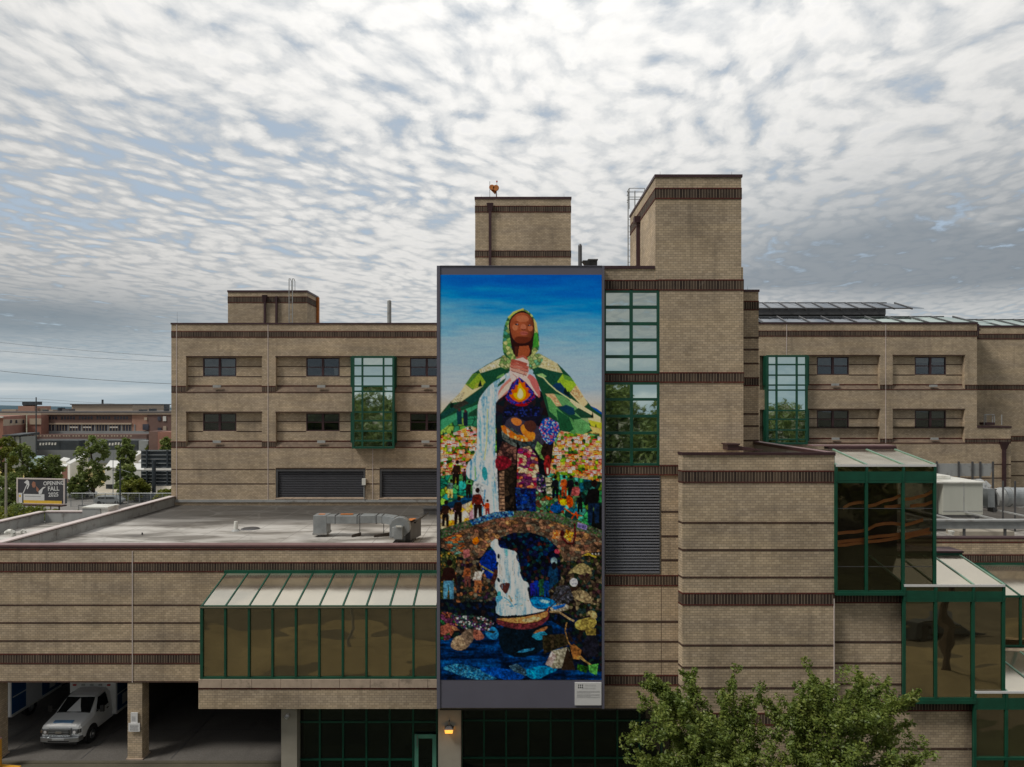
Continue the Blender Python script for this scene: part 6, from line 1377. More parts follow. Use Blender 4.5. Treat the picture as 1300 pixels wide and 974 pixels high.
# ------------------------------------------------------------ ambulances
def ambulance(label, x, y, rz, group):
    t = thing('ambulance', label, 'ambulance', (x, y, .012), rz, group)
    def P(mb, name, mat, parent=None, lab=None, **k): return mb.build(name, mat, parent or t, lab, **k)
    # cab loft: stations from nose (y=0) to box (y=2.5): (y, sill, shoulder z, top z, half width at sill, shoulder, top)
    st = [(0.02, .62, .98, 1.10, .86, .88, .78), (0.12, .50, 1.02, 1.19, .95, .96, .80), (.55, .46, 1.10, 1.28, .99, .99, .80), (1.02, .46, 1.18, 1.37, 1.0, 1.0, .82), (1.72, .46, 1.22, 1.90, 1.0, .99, .74), (2.0, .46, 1.24, 1.97, 1.0, .98, .74), (2.75, .46, 1.26, 1.99, 1.0, .98, .76)]
    vs = []; fs = []
    for (yy_, zs_, zh, zt, wa, wb, wc) in st:
        ring = [(wa, zs_), (wa+.02, (zs_+zh)/2), (wb, zh), ((wb*.35+wc*.65)+.02, zh+(zt-zh)*.75), (wc*.9, zt), (0, zt+.03)]
        full = ring + [(-a, b) for a, b in ring[-2::-1]]
        vs += [(a, yy_, b) for a, b in full]
    n = 11
    for i in range(len(st)-1):
        for k in range(n-1): fs.append((i*n+k, (i+1)*n+k, (i+1)*n+k+1, i*n+k+1))
        fs.append((i*n+n-1, (i+1)*n+n-1, (i+1)*n, i*n))
    fs += [tuple(range(n)), tuple(range((len(st)-1)*n+n-1, (len(st)-1)*n-1, -1))]
    cab = P(MB().mesh(vs, fs), 'cab_body', 'paint_white', smooth=False, bevel=.03)
    ws = P(MB().hexa([(-.80,1.02,1.385),(.80,1.02,1.385),(.80,1.10,1.385),(-.80,1.10,1.385),(-.68,1.64,1.87),(.68,1.64,1.87),(.68,1.72,1.87),(-.68,1.72,1.87)]), 'windshield', 'glass_car')
    P(MB().box(-.82, .82, .98, 1.03, 1.36, 1.40), 'windshield_cowl', 'black', ws)
    for s in (-1, 1):
        P(MB().hexa([(s*1.005,1.25,1.30),(s*.965,1.25,1.30),(s*.965,2.3,1.32),(s*1.005,2.3,1.32),(s*.82,1.72,1.84),(s*.79,1.72,1.84),(s*.80,2.3,1.88),(s*.84,2.3,1.88)][:8]), 'side_window', 'glass_car')
        d = P(MB().box(s*1.012, s*1.0, 1.2, 2.3, .55, 1.26), 'door', 'paint_white'); P(MB().box(s*1.02, s*1.05, 2.08, 2.22, 1.12, 1.16), 'handle', 'black', d)
        P(MB().box(s*.56, s*.86, -.07, .14, .78, 1.0), 'headlight', 'lens', bevel=.02); P(MB().tube((s*.70, -.075, .88), (s*.70, -.068, .88), .07, n=12), 'headlight_bulb', 'sign_white'); P(MB().box(s*.87, s*.95, .0, .2, .82, 1.0), 'turn_signal', 'lens')
        m_ = P(MB().box(s*1.18, s*1.38, 1.2, 1.32, 1.30, 1.62), 'side_mirror', 'black', bevel=.03); P(MB().tube((s*.98, 1.25, 1.40), (s*1.2, 1.26, 1.42), .025, n=6), 'mirror_arm', 'black', m_)
    P(MB().box(-.54, .54, -.10, .1, .70, 1.06), 'grille_surround', 'chrome', bevel=.02)
    g = P(MB().box(-.49, .49, -.13, -.101, .735, 1.01), 'grille', 'black')
    for k in range(3): P(MB().box(-.47, .47, -.15, -.131, .80+k*.08, .818+k*.08), 'grille_bar', 'galv', g)
    P(MB().prism([(-.17, .90), (-.12, .85), (.12, .85), (.17, .90), (.12, .95), (-.12, .95)], 'y', -.17, -.1505), 'badge', 'chrome', g)
    b = P(MB().prism([(-1.0, .18), (-.92, -.1), (-.5, -.17), (.5, -.17), (.92, -.1), (1.0, .18), (.85, .05), (-.85, .05)], 'z', .42, .66), 'bumper', 'chrome', bevel=.03)
    P(MB().box(-.5, .5, -.185, -.171, .46, .52), 'bumper_slot', 'black', b); P(MB().box(-.3, .3, -.19, -.172, .54, .63), 'licence_plate_blank', 'flash', b)
    P(MB().box(-.8, .8, -.02, 2.3, .28, .5), 'chassis', 'black')
    dec = MB(); 
    for k in range(9): dec.hexa([(-.42+k*.095,.17,1.215),(-.36+k*.095,.17,1.215),(-.36+k*.095,.25,1.232),(-.42+k*.095,.25,1.232),(-.42+k*.095,.17,1.222),(-.36+k*.095,.17,1.222),(-.36+k*.095,.25,1.239),(-.42+k*.095,.25,1.239)])
    P(MB().hexa([(-.46,.16,1.19),(.46,.16,1.19),(.46,.34,1.21),(-.46,.34,1.21),(-.46,.16,1.245),(.46,.16,1.245),(.46,.34,1.285),(-.46,.34,1.285)]), 'bonnet_decal', 'stripe_blue')
    bx_ = P(MB().box(-1.2, 1.2, 2.62, 6.7, .55, 2.95), 'box_body', 'paint_white', bevel=.06)
    for s in (-1, 1):
        P(MB().box(s*1.203, s*1.21, 2.75, 4.3, .7, 2.8), 'blue_panel', 'paint_blue'); P(MB().box(s*1.203, s*1.215, 5.6, 6.66, .7, 2.8), 'blue_panel', 'paint_blue')
        P(MB().box(s*1.205, s*1.225, 2.65, 6.68, .56, .63), 'skirt_trim', 'white_metal'); P(MB().box(s*1.205, s*1.218, 2.65, 6.6, 1.52, 1.58), 'stripe', 'sign_white')
        for yy_ in (3.2, 4.6, 5.4): P(MB().box(s*1.203, s*1.213, yy_, yy_+.5, .85, 1.4), 'locker_door', 'paint_white')
        P(MB().box(s*1.211, s*1.216, 3.1, 3.5, 2.0, 2.45), 'emblem', 'sign_white'); 
    for k in range(5): P(MB().box(-1.0+k*.44, -.84+k*.44, 2.56, 2.62, 2.06, 2.13), 'marker_light', 'red' if k in (0, 4) else 'flash')
    P(MB().box(-.8, .8, 2.5, 2.62, 2.5, 2.66), 'light_bar', 'red')
    for (wx, wy) in ((-.9, .85), (.9, .85), (-.95, 5.0), (.95, 5.0)):
        s = 1 if wx > 0 else -1
        w = P(MB().tube((wx-s*.14, wy, .39), (wx+s*.14, wy, .39), .39, n=24), 'wheel', 'tyre'); P(MB().tube((wx+s*.141, wy, .39), (wx+s*.16, wy, .39), .22, .2, 18), 'rim', 'chrome', w); P(MB().tube((wx+s*.16, wy, .39), (wx+s*.2, wy, .39), .07, .05, 10), 'hub_cap', 'flash', w)
        P(MB().tube((wx+s*.06, wy, .42), (wx+s*.125, wy, .42), .47, n=20), 'wheel_arch', 'black')
    return t
ambulance('white boxy ambulance parked nose out between the garage pillars', X(76, 34.0), 34.05, 0, 'ambulances in the garage')
ambulance('ambulance in the left bay showing its blue and white side', -26.85, 43.0, math.pi, 'ambulances in the garage')
# ------------------------------------------------------------ trees
def leaf_mesh(name, centers, radii, per, size, mat, seed, zsq=1.0, droop=0.0):
    r = np.random.default_rng(seed); P = []; 
    for c, rad in zip(centers, radii):
        k = int(per*(rad/np.mean(radii))**1.3)
        d = r.normal(size=(k, 3)); d /= np.linalg.norm(d, axis=1)[:, None]
        q = np.array(c)+d*(rad*r.random((k, 1))**.45)*np.array([1, 1, zsq]); P.append(q)
    P = np.concatenate(P); n = len(P)
    a = r.normal(size=(n, 3)); a[:, 2] *= .6; a /= np.linalg.norm(a, axis=1)[:, None]
    b = r.normal(size=(n, 3)); b -= (a*b).sum(1)[:, None]*a; b /= np.linalg.norm(b, axis=1)[:, None]
    s = size*r.uniform(.6, 1.35, (n, 1))
    v = np.stack([P-a*s, P+b*s*.45, P+a*s, P-b*s*.45], 1).reshape(-1, 3)
    me = bpy.data.meshes.new(name); me.vertices.add(len(v)); me.vertices.foreach_set('co', v.ravel())
    me.loops.add(4*n); me.loops.foreach_set('vertex_index', np.arange(4*n, dtype=np.int32)); me.polygons.add(n); me.polygons.foreach_set('loop_start', np.arange(0, 4*n, 4, dtype=np.int32))
    me.update(calc_edges=True); me.materials.append(M[mat]); return me
def tree(label, x, y, h, rad, seed, mat='leaf_far', name='broadleaf_tree', leaves=60, size=.16, clumps=70, base=.32, group=None, z0=0, trunk=.03, limbs=8, clump_r=(.10, .2), top_bias=0.0, squash=1.0, cat='tree', profile=None):
    t = thing(name, label, cat, (x, y, z0), 0, group); r = random.Random(seed)
    m_ = MB(); tr = h*trunk; top = h*.82
    pts = [(0, 0, 0)]; 
    for k in range(1, 6): pts.append((r.uniform(-.03, .03)*h*k/3, r.uniform(-.03, .03)*h*k/3, top*k/5))
    m_.path(pts, [tr*(1-.16*k) for k in range(6)], 9); cs = []; rs = []; ends = []
    for k in range(limbs):
        f = r.uniform(base*.8, .75); i = min(4, int(f*5)); p = Vector(pts[i]).lerp(Vector(pts[i+1]), f*5-i)
        an = k*2.4+r.uniform(-.4, .4); L = rad*r.uniform(.6, .98)*(1.1-f*.5); e = p+Vector((math.cos(an)*L, math.sin(an)*L, h*r.uniform(.08, .22)))
        mid = p.lerp(e, .5)+Vector((0, 0, h*.03)); m_.path([p, mid, e], [tr*.42, tr*.26, tr*.08], 6); ends.append((mid, e))
        for q in range(2):
            e2 = mid+Vector((r.uniform(-1, 1), r.uniform(-1, 1), r.uniform(.2, .9)))*rad*.45; m_.path([mid, e2], [tr*.2, tr*.05], 5); ends.append((mid, e2))
    m_.build('trunk', 'bark', t)
    zc = h*(base+1)/2; hz = h*(1-base)/2
    for k in range(clumps):
        while True:
            u = Vector((r.uniform(-1, 1), r.uniform(-1, 1), r.uniform(-1, 1)))
            if .12 < u.length < 1: break
        if r.random() < .72: u = u.normalized()*r.uniform(.68, 1.0)
        w = 1.0
        if profile: w = profile((u.z+1)/2)
        c = (u.x*rad*w, u.y*rad*w, zc+u.z*hz*squash); cs.append(c); rs.append(rad*r.uniform(*clump_r))
    for mid, e in ends: cs.append(tuple(e)); rs.append(rad*clump_r[0]*1.2)
    me = leaf_mesh('crown', cs, rs, leaves, size, mat, seed)
    o = bpy.data.objects.new('crown', me); COL.objects.link(o); o.parent = t
    return t
# the two street trees in front of the building
def street_tree(label, px, ptop, Y, rad, seed, lean):
    """young street tree with long upright shoots ending in loose sprays of leaves"""
    x = X(px, Y); h = Z(ptop, Y); r = random.Random(seed)
    t = thing('street_tree', label, 'tree', (x, Y, 0), 0, 'street trees by the wall'); m_ = MB(); cs = []; rs = []
    pts = [(0, 0, 0), (.05, 0, h*.2), (-.04, .05, h*.38), (.03, 0, h*.52), (0, .02, h*.68), (.02, 0, h*.8)]
    m_.path(pts, [.13, .115, .10, .085, .06, .035], 9)
    for k in range(30):
        f = r.uniform(.28, .8); i = min(4, int(f/.8*5)); p = Vector(pts[i]).lerp(Vector(pts[i+1]), .5); an = k*2.399+r.uniform(-.3, .3)
        out = rad*r.uniform(.55, 1.02)*(1.0 if f < .6 else .7); up = h*r.uniform(.05, .22); e = p+Vector((math.cos(an)*out+lean*out*.2, math.sin(an)*out*.9, up))
        e.z = min(e.z, h*r.uniform(.88, .97)); mid = p.lerp(e, .55)+Vector((0, 0, .12)); m_.path([p, mid, e], [.05, .03, .010], 6)
        for q in range(5):
            b = p.lerp(e, r.uniform(.45, 1)); sh = Vector((math.cos(an+r.uniform(-1, 1)), math.sin(an+r.uniform(-1, 1)), r.uniform(.2, 1.5))).normalized()*r.uniform(.35, .9)
            tip = b+sh; tip.z = min(tip.z, h*.99); m_.path([b, tip], [.014, .004], 5)
            for s in range(5):
                cs.append(tuple(b.lerp(tip, (s+.7)/5))); rs.append(r.uniform(.10, .2)*(1.15-s*.12))
        for s in range(5): cs.append(tuple(p.lerp(e, .35+.13*s)+Vector((r.uniform(-.2, .2), r.uniform(-.2, .2), r.uniform(-.1, .2))))); rs.append(r.uniform(.18, .32))
    for k in range(230):
        u = Vector((r.gauss(0, .46), r.gauss(0, .46), r.gauss(0, .4))); cs.append((u.x*rad, u.y*rad, h*.62+u.z*h*.3)); rs.append(r.uniform(.16, .34))
    for k in range(7):   # upright leaders
        b = Vector((r.uniform(-.5, .5)*rad, r.uniform(-.4, .4)*rad, h*.78)); tip = b+Vector((r.uniform(-.25, .25), r.uniform(-.2, .2), h*r.uniform(.12, .21))); m_.path([b, tip], [.02, .004], 5)
        for s in range(9): cs.append(tuple(b.lerp(tip, (s+1)/9))); rs.append(.17-.010*s)
    m_.build('trunk', 'bark', t)
    me = leaf_mesh('crown', cs, rs, 46, .066, 'leaf', seed); o = bpy.data.objects.new('crown', me); COL.objects.link(o); o.parent = t
street_tree('left street tree with a rounded leafy crown in front of the recessed wall', 893, 852, 23.6, 2.2, 5, -.1)
street_tree('broader street tree with tall shoots in front of the projecting brick block', 1066, 856, 23.0, 2.9, 9, .25)

# trees and bushes of the far side, left of the building
far = [  # px, top, base, radius in px, material, label
 (4, 553, 640, 15, 'leaf_yellow', 'tall yellow green tree cut by the left edge', .30, 1),
 (28, 561, 632, 15, 'leaf_far', 'dark upright tree behind the billboard left end', .12, 2),
 (62, 578, 628, 17, 'leaf_far', 'rounded dark tree just above the billboard', .2, 3),
 (44, 592, 630, 10, 'leaf_yellow', 'small olive bushy tree between two dark trees above the billboard', .1, 4),
 (118, 548, 632, 19, 'leaf_far', 'tallest green tree right of the billboard', .15, 5),
 (160, 556, 632, 11, 'leaf_far', 'leaning thin tree with a round crown beside the steel pole', .45, 6),
 (161, 589, 636, 14, 'leaf_far', 'low cone shaped tree before the white trailers', .05, 7),
 (172, 606, 637, 16, 'leaf_yellow', 'spreading bright green shrub at the foot of the dark billboard', .05, 8),
 (98, 606, 634, 10, 'leaf_far', 'small dark shrub beside the parked white van', .05, 9),
 (208, 622, 640, 12, 'leaf_yellow', 'low bright shrub against the corner of the brick wing', .05, 10),
 (192, 563, 590, 10, 'leaf_yellow', 'yellow green bush above the dark billboard back', .05, 11),
 (212, 556, 596, 8, 'leaf_far', 'green tree against the red brick shed', .2, 12),
 (12, 600, 650, 16, 'leaf_far', 'dense dark tree low at the left edge', .1, 13)]
for px, pt, pb, rp, mt, lab, base, sd_ in far:
    Y = H*900/(pb-515); h = Z(pt, Y); tree(lab, X(px, Y), Y, h, rp*Y/900, 100+sd_, mt, 'far_tree' if h > 4 else 'shrub', leaves=42, size=max(.22, .0024*Y), clumps=62, base=base, group='trees left of the building', limbs=6, clump_r=(.14, .3), cat='tree' if h > 4 else 'shrub')
for k, (px, Y, w, h, mt) in enumerate(((6, 100, 2.4, 2.1, 'leaf_yellow'), (24, 101, 2.2, 2.4, 'leaf_far'), (42, 101, 2.2, 1.7, 'leaf_yellow'), (62, 100, 2.0, 1.3, 'leaf_yellow'), (14, 96, 2.6, 1.2, 'leaf_yellow'), (84, 101, 1.8, 1.2, 'leaf_far'))):
    tree(('bright roadside bush at the left edge below the billboard', 'tall dark roadside bush below the billboard left end', 'olive roadside bush under the billboard middle', 'low yellow bush under the billboard middle', 'lowest yellow bush by the roof parapet', 'low dark bush under the billboard right end')[k], X(px, Y), Y, h, w, 300+k, mt, 'shrub', leaves=40, size=.2, clumps=30, base=.0, group='bushes below the billboard', limbs=3, clump_r=(.2, .4), cat='shrub')
# trees across the street behind the camera: they stand in every window's reflection
proto = []
for k in range(3): proto.append(tree('tall leafy tree in the row across the car park', 0, 0, 19.0+k, 6.0, 400+k, 'leaf_far', 'reflected_tree', leaves=60, size=.40, clumps=110, base=.06, limbs=8, clump_r=(.14, .28)))
r_ = random.Random(31)
spots = [(-46+i*7.6+r_.uniform(-1.5, 1.5), -34+r_.uniform(-7, 4), r_.uniform(.80, 1.08)) for i in range(14)] + [(-30, -52, .95), (5, -55, 1.05), (33, -50, .98)]
names_ = ['left end', 'second', 'third', 'fourth', 'fifth', 'sixth', 'seventh', 'eighth', 'ninth', 'tenth', 'eleventh', 'twelfth', 'thirteenth', 'right end', 'back row left', 'back row middle', 'back row right']
for i, (x, y, s) in enumerate(spots):
    o = proto[i] if i < 3 else copy_tree(proto[i % 3]); o.location = (x, y, 0); o.rotation_euler = (0, 0, r_.uniform(0, 6)); o.scale = (s*1.1, s*1.1, s)
    o['label'] = 'tall leafy tree of the row across the car park'; o['group'] = 'trees across the car park'; o.name = 'park_tree'

# posts and trunks along the access road, seen mirrored in the tinted glass
for i, (x, y) in enumerate(((-11, 12), (27, 12.5), (4, 7), (-24, 7.5))):
    t = thing('lamp_post', ('slim lamp post on the access road facing the sunroom', 'thick leaning wooden pole on the access road facing the stair glass', 'slim lamp post across the access road from the mural', 'slim lamp post across the access road from the garage')[i], 'lamp post', (x, y, 0), 0, 'posts along the access road')
    MB().path([(0, 0, 0), (.1, 0, 3), (-.1, 0, 6), (0, 0, 9)], [.3, .27, .24, .2] if i == 1 else [.1, .09, .08, .07], 8).build('pole', 'bark' if i == 1 else 'flash', t)
    MB().box(-.9, .1, -.1, .1, 8.9, 9.05).build('lamp_arm', 'galv_dark', t)
# ------------------------------------------------------------ the town on the left
M['fbrick'] = plain('far_dull_red_brick', (.17, .105, .09), .9, 0, .15, .3); M['fbrick2'] = plain('far_bright_red_brick', (.27, .13, .10), .9, 0, .15, .3); M['fbrick3'] = plain('far_pink_brick', (.38, .22, .165), .9, 0, .15, .3)
M['fbeige'] = plain('far_beige_trim', (.42, .34, .26), .8, 0, .1, .3); M['fglass'] = plain('far_dull_glass', (.05, .055, .08), .3, 0, .5, .35); M['fgrey'] = plain('far_grey_cladding', (.25, .27, .28), .7, 0, .12, .3); M['fdark'] = plain('far_dark_steel', (.035, .045, .055), .5, 0, .3, .6); M['fwhite'] = plain('far_white_paint', (.62, .62, .60), .6, 0, .08, .2); M['froof'] = plain('far_flat_roof', (.13, .12, .12), .9, 0, .2, .2); M['fteal'] = plain('far_pale_blue_paint', (.30, .40, .43), .6, 0, .08, .3)
def Bx(pa, pb, ta, tb, Y, d): return MB().box(X(pa, Y), X(pb, Y), Y, Y+d, Z(tb, Y), Z(ta, Y))
YF = 210.0; g0 = Z(586, YF)
t = T('factory_building', 'long three storey red brick factory with wide window bays', 'factory', (X(110, YF), YF, 0))
t.p(MB().box(X(52, YF), X(168, YF), YF, YF+60, 0, Z(523.4, YF)), 'wall', 'fbrick'); t.p(MB().box(X(168.1, YF), X(260, YF), YF-.2, YF+60, 0, Z(523.6, YF)), 'wall', 'fbrick3', label='paler brick end of the factory')
t.p(MB().box(X(-20, YF), X(260, YF), YF-.6, YF+61, Z(524.6, YF), Z(522.3, YF)), 'parapet', 'froof'); t.p(MB().box(X(-20, YF), X(260, YF), YF-.8, YF-.21, Z(526.2, YF), Z(525.0, YF)), 'string_course', 'fbeige')
t.p(MB().box(X(52, YF), X(168, YF), YF-.5, YF-.002, Z(539, YF), Z(537, YF)), 'string_course', 'fbeige'); t.p(MB().box(X(52, YF), X(190, YF), YF-.5, YF-.21, Z(552, YF), Z(547.2, YF)), 'spandrel', 'fgrey')
for k in range(30):
    px = 55+k*3.75
    if k % 6 != 5: t.p(Bx(px, px+2.5, 528.6, 532.6, YF-.05, .2), 'window', 'fglass')
for k in range(7):
    px = 53.4+k*16.9; f = t.p(Bx(px, px+14.5, 539.4, 547, YF-.15, .3), 'window', 'fglass'); 
    for q in range(4): sub(MB().box(X(px+1.5+q*3.6, YF), X(px+1.9+q*3.6, YF), YF-.3, YF-.16, Z(547, YF), Z(539.4, YF)), 'window_bar', 'fbeige', f)
    sub(MB().box(X(px+2, YF), X(px+12.2, YF), YF-.26, YF-.155, Z(543.4, YF), Z(541.6, YF)), 'blind', 'fwhite', f, kind=None) if k in (2, 3, 5) else None
for k in range(8): px = 51.9+k*16.9; t.p(Bx(px, px+1.5, 539, 547.2, YF-.3, .3), 'pier', 'fgrey')
for k in range(34):
    px = 31+k*3.6+(k//3)*1.4
    if px < 186: t.p(Bx(px, px+2, 552.6, 554.4, YF-5.05, .2), 'small_window', 'fbeige')
t.p(MB().box(X(27, YF-5), X(186, YF-5), YF-5, YF-.01, 0, Z(551.6, YF-5)), 'wall', 'fbrick', label='single storey brick front of the factory'); t.p(MB().box(X(30, YF-6), X(186, YF-6), YF-6, YF-5.001, 0, Z(557.6, YF-6)), 'loading_front', 'fgrey')
for a, b in ((186.5, 217),): t.p(Bx(187, 260, 526.6, 547.4, YF-.5, .3), 'wall_panel', 'fbrick')
for px, w, a, b, mt in ((183, 3.6, 530, 533.6, 'fbeige'), (200, 4, 529, 534, 'fglass'), (206.8, 4, 528.6, 534.8, 'fwhite'), (181, 7.5, 538.6, 546.2, 'fglass'), (200, 4.5, 543, 546.4, 'fglass'), (207, 4, 541, 546.4, 'fbeige')): t.p(Bx(px, px+w, a, b, YF-.7, .18), 'window', mt)
t.p(MB().box(X(91, YF+20), X(168.4, YF+20), YF+20, YF+45, Z(523, YF), Z(514, YF+20)), 'roof_house', 'fbeige'); t.p(MB().box(X(90, YF+20), X(169.4, YF+20), YF+19.5, YF+45.5, Z(514, YF+20), Z(512.8, YF+20)), 'roof_house_lid', 'froof')
t.p(MB().tube((X(130.2, YF+22), YF+22, Z(514, YF+22)), (X(130.2, YF+22), YF+22, Z(507.4, YF+22)), .28*1.1, n=10), 'stack', 'fdark')
t.p(MB().box(X(23, YF+10), X(43.5, YF+10), YF+10, YF+18, Z(523, YF), Z(515.6, YF+10)), 'roof_house', 'fbrick3'); t.p(MB().box(X(28, YF+10), X(40, YF+10), YF+10, YF+15, Z(514.2, YF+10), Z(509.8, YF+10)), 'water_tank', 'fdark'); t.p(MB().box(X(29, YF+11), X(39, YF+11), YF+11, YF+14, Z(515.7, YF+11), Z(514, YF+11)), 'tank_frame', 'fdark')
t.p(MB().box(X(208, YF+8), X(211, YF+8), YF+8, YF+10, Z(523, YF), Z(513.4, YF)), 'chimney', 'fdark'); t.p(MB().hexa([(X(200,YF),YF+9,Z(523,YF)),(X(216,YF),YF+9,Z(523,YF)),(X(216,YF),YF+14,Z(523,YF)),(X(200,YF),YF+14,Z(523,YF)),(X(204,YF),YF+9,Z(518.6,YF)),(X(213,YF),YF+9,Z(518.6,YF)),(X(213,YF),YF+14,Z(518.6,YF)),(X(204,YF),YF+14,Z(518.6,YF))]), 'roof_monitor', 'froof')
for a, b, c, mt in ((46, 52, 518.6, 'fbeige'), (54, 57, 520.4, 'fdark'), (62, 67, 520.2, 'fbeige'), (73, 75, 517.6, 'fdark'), (79, 88, 519, 'froof'), (2, 20, 519.8, 'fbeige'), (176, 181, 520, 'fdark'), (189, 193, 519, 'fdark')): t.p(MB().box(X(a, YF+12), X(b, YF+12), YF+12, YF+15, Z(523.2, YF), Z(c, YF+12)), 'roof_unit', mt)
Yg = 190.0
t = T('brick_warehouse', 'red brick warehouse with a cream window band at the far left', 'warehouse', (X(15, Yg), Yg, 0))
t.p(MB().hexa([(X(-30,Yg),Yg,0),(X(4,Yg),Yg,0),(X(36,YF),YF-1,0),(X(-40,YF),YF-1,0),(X(-30,Yg),Yg,Z(529,Yg)),(X(4,Yg),Yg,Z(529,Yg)),(X(36,YF),YF-1,Z(527,YF)),(X(-40,YF),YF-1,Z(527,YF))]), 'wall', 'fbrick2')
t.p(MB().hexa([(X(4,Yg)+.02,Yg-.05,Z(541,Yg)),(X(36,YF)+.05,YF-1.1,Z(538.6,YF)),(X(36,YF)+.0,YF-1.0,Z(538.6,YF)),(X(4,Yg),Yg,Z(541,Yg)),(X(4,Yg)+.15,Yg-.05,Z(532.6,Yg)),(X(36,YF)+.15,YF-1.1,Z(531.6,YF)),(X(36,YF),YF-1.0,Z(531.6,YF)),(X(4,Yg),Yg,Z(532.6,Yg))]), 'window_band', 'fbeige')
t.p(MB().box(X(-30, Yg), X(4.4, Yg), Yg-.4, Yg-.01, Z(530.6, Yg), Z(528.2, Yg)), 'parapet', 'fwhite'); t.p(MB().box(X(34.5, YF-4), X(52, YF-4), YF-4, YF-.5, 0, Z(527, YF-4)), 'wall', 'fbrick2'); t.p(MB().box(X(37.5, YF-4.2), X(52, YF-4.2), YF-4.2, YF-4.01, Z(539, YF-4), Z(531.4, YF-4)), 'window_band', 'fbeige')
for px in (13.6, 20.5, 29.3): 
    yy_ = Yg+(px-4)/32*(YF-Yg)-.8; t.p(Bx(px-.7, px+.7, 533.2, 537.6, yy_, .3), 'window', 'fglass')
t = T('steel_shed', 'pale grey ribbed shed below the brick warehouse', 'shed', (X(16, 184), 184, 0))
t.p(Bx(6, 27, 554.4, 600, 184, 6), 'wall', 'fgrey'); t.p(MB().hexa([(X(4,184),183.6,Z(554.2,184)),(X(27.5,184),183.6,Z(553.2,184)),(X(27.5,184),191,Z(553.2,184)),(X(4,184),191,Z(554.2,184)),(X(4,184),183.6,Z(552.6,184)),(X(27.5,184),183.6,Z(551.8,184)),(X(27.5,184),191,Z(550,184)),(X(4,184),191,Z(550.8,184))]), 'roof', 'fdark')
for px in (10.8, 17.8, 24.5): t.p(Bx(px, px+.8, 554.6, 569, 183.8, .19), 'frame_post', 'fdark')
t = T('brick_outbuilding', 'small bright red brick outbuilding against the factory right end', 'outbuilding', (X(200, 195), 195, 0)); t.p(Bx(189, 200.2, 547.6, 600, 196, 8), 'wall', 'fbrick'); t.p(Bx(200.3, 240, 548.4, 600, 195, 9), 'wall', 'fbrick2')
for px in (202.5, 206.5): t.p(Bx(px, px+1.8, 558, 561.6, 194.8, .19), 'window', 'fbeige')
# graffiti covered rail containers
for i, (a, b, Y, mt) in enumerate(((42, 76, 196, 'fdark'), (76.5, 100, 196, 'fdark'), (134, 156, 196, 'fdark'), (157, 175, 197, 'fdark'), (176, 188, 197, 'fgrey'))):
    t = T('freight_container', ('dark freight container with white painted tags at the rail yard left', 'dark freight container next to the tagged one', 'dark freight container glimpsed right of the tallest tree', 'dark freight container before the factory right end', 'grey freight container at the right end of the row')[i], 'container', (X((a+b)/2, Y), Y, 0), 'containers in front of the factory')
    t.p(Bx(a, b, 559.6, 571.4, Y, 3), 'box', mt)
    rr = random.Random(i)
    if i in (0, 2):
        m_ = MB()
        for k in range(6 if i == 0 else 5):
            x0_ = (50 if i == 0 else 138)+k*3.8
            z0_ = 562+rr.uniform(-.3, .5); m_.face([(X(x0_,Y),Y-.05,Z(z0_+3,Y)),(X(x0_+2.2,Y),Y-.05,Z(z0_+3.1,Y)),(X(x0_+2.7,Y),Y-.05,Z(z0_,Y)),(X(x0_+.5,Y),Y-.05,Z(z0_-.2,Y))])
        t.p(m_, 'painted_tag', 'fwhite', kind='stuff')
# trailers and roofs in the yard
def slab(name, label, cat, pts, z0, z1, mat, group=None, rm=None):
    cx = sum(p[0] for p in pts)/len(pts); cy = sum(p[1] for p in pts)/len(pts); t = T(name, label, cat, (cx, cy, 0), group)
    t.p(MB().prism(pts, 'z', z0, z1), 'body', mat); q = [(cx+(p[0]-cx)*1.01, cy+(p[1]-cy)*1.01) for p in pts]; t.p(MB().prism(q, 'z', z1+.001, z1+.15), 'roof', rm or 'fwhite'); t.p(MB().prism([(cx+(p[0]-cx)*.9, cy+(p[1]-cy)*.9) for p in pts], 'z', .0, z0-.001), 'undercarriage', 'fdark')
def gp(px, Y): return (X(px, Y), Y)
slab('truck_trailer', 'pale blue box trailer between the trees above the billboard', 'trailer', [gp(36.5, 168), gp(55.5, 168), gp(56.5, 177), gp(38, 177)], .6, 3.9, 'fteal', 'trailers in the yard', 'fteal')
slab('truck_trailer', 'long white trailer slanting left of the tallest tree', 'trailer', [gp(84, 152), gp(89, 150), gp(112, 178), gp(105, 181)], .9, 4.1, 'fwhite', 'trailers in the yard')
slab('truck_trailer', 'short white trailer with an orange front beside the slanting one', 'trailer', [gp(76, 163), gp(84, 159), gp(89, 168), gp(81, 172)], .9, 3.9, 'fwhite', 'trailers in the yard')
slab('truck_trailer', 'white trailer half hidden behind the tallest tree', 'trailer', [gp(133, 140), gp(152, 140), gp(160, 156), gp(140, 158)], 1.0, 4.2, 'fwhite', 'trailers in the yard')
slab('truck_trailer', 'long white trailer running back toward the rail line', 'trailer', [gp(152, 152), gp(158, 150), gp(182, 190), gp(176, 194)], .9, 4.1, 'fwhite', 'trailers in the yard')
slab('truck_trailer', 'white trailer beside the dark billboard', 'trailer', [gp(160, 134), gp(182, 133), gp(186, 146), gp(166, 148)], .9, 4.4, 'fwhite', 'trailers in the yard')
slab('truck_trailer', 'white trailer passing behind the dark billboard', 'trailer', [gp(176, 150), gp(222, 146), gp(224, 154), gp(180, 158)], 2.6, 4.6, 'fwhite', 'trailers in the yard')
slab('storage_hut', 'small orange brick hut between the trailers and the dark tree', 'hut', [gp(78.5, 142), gp(85, 142), gp(86, 147), gp(80, 147)], .05, 4.3, 'fbrick2')
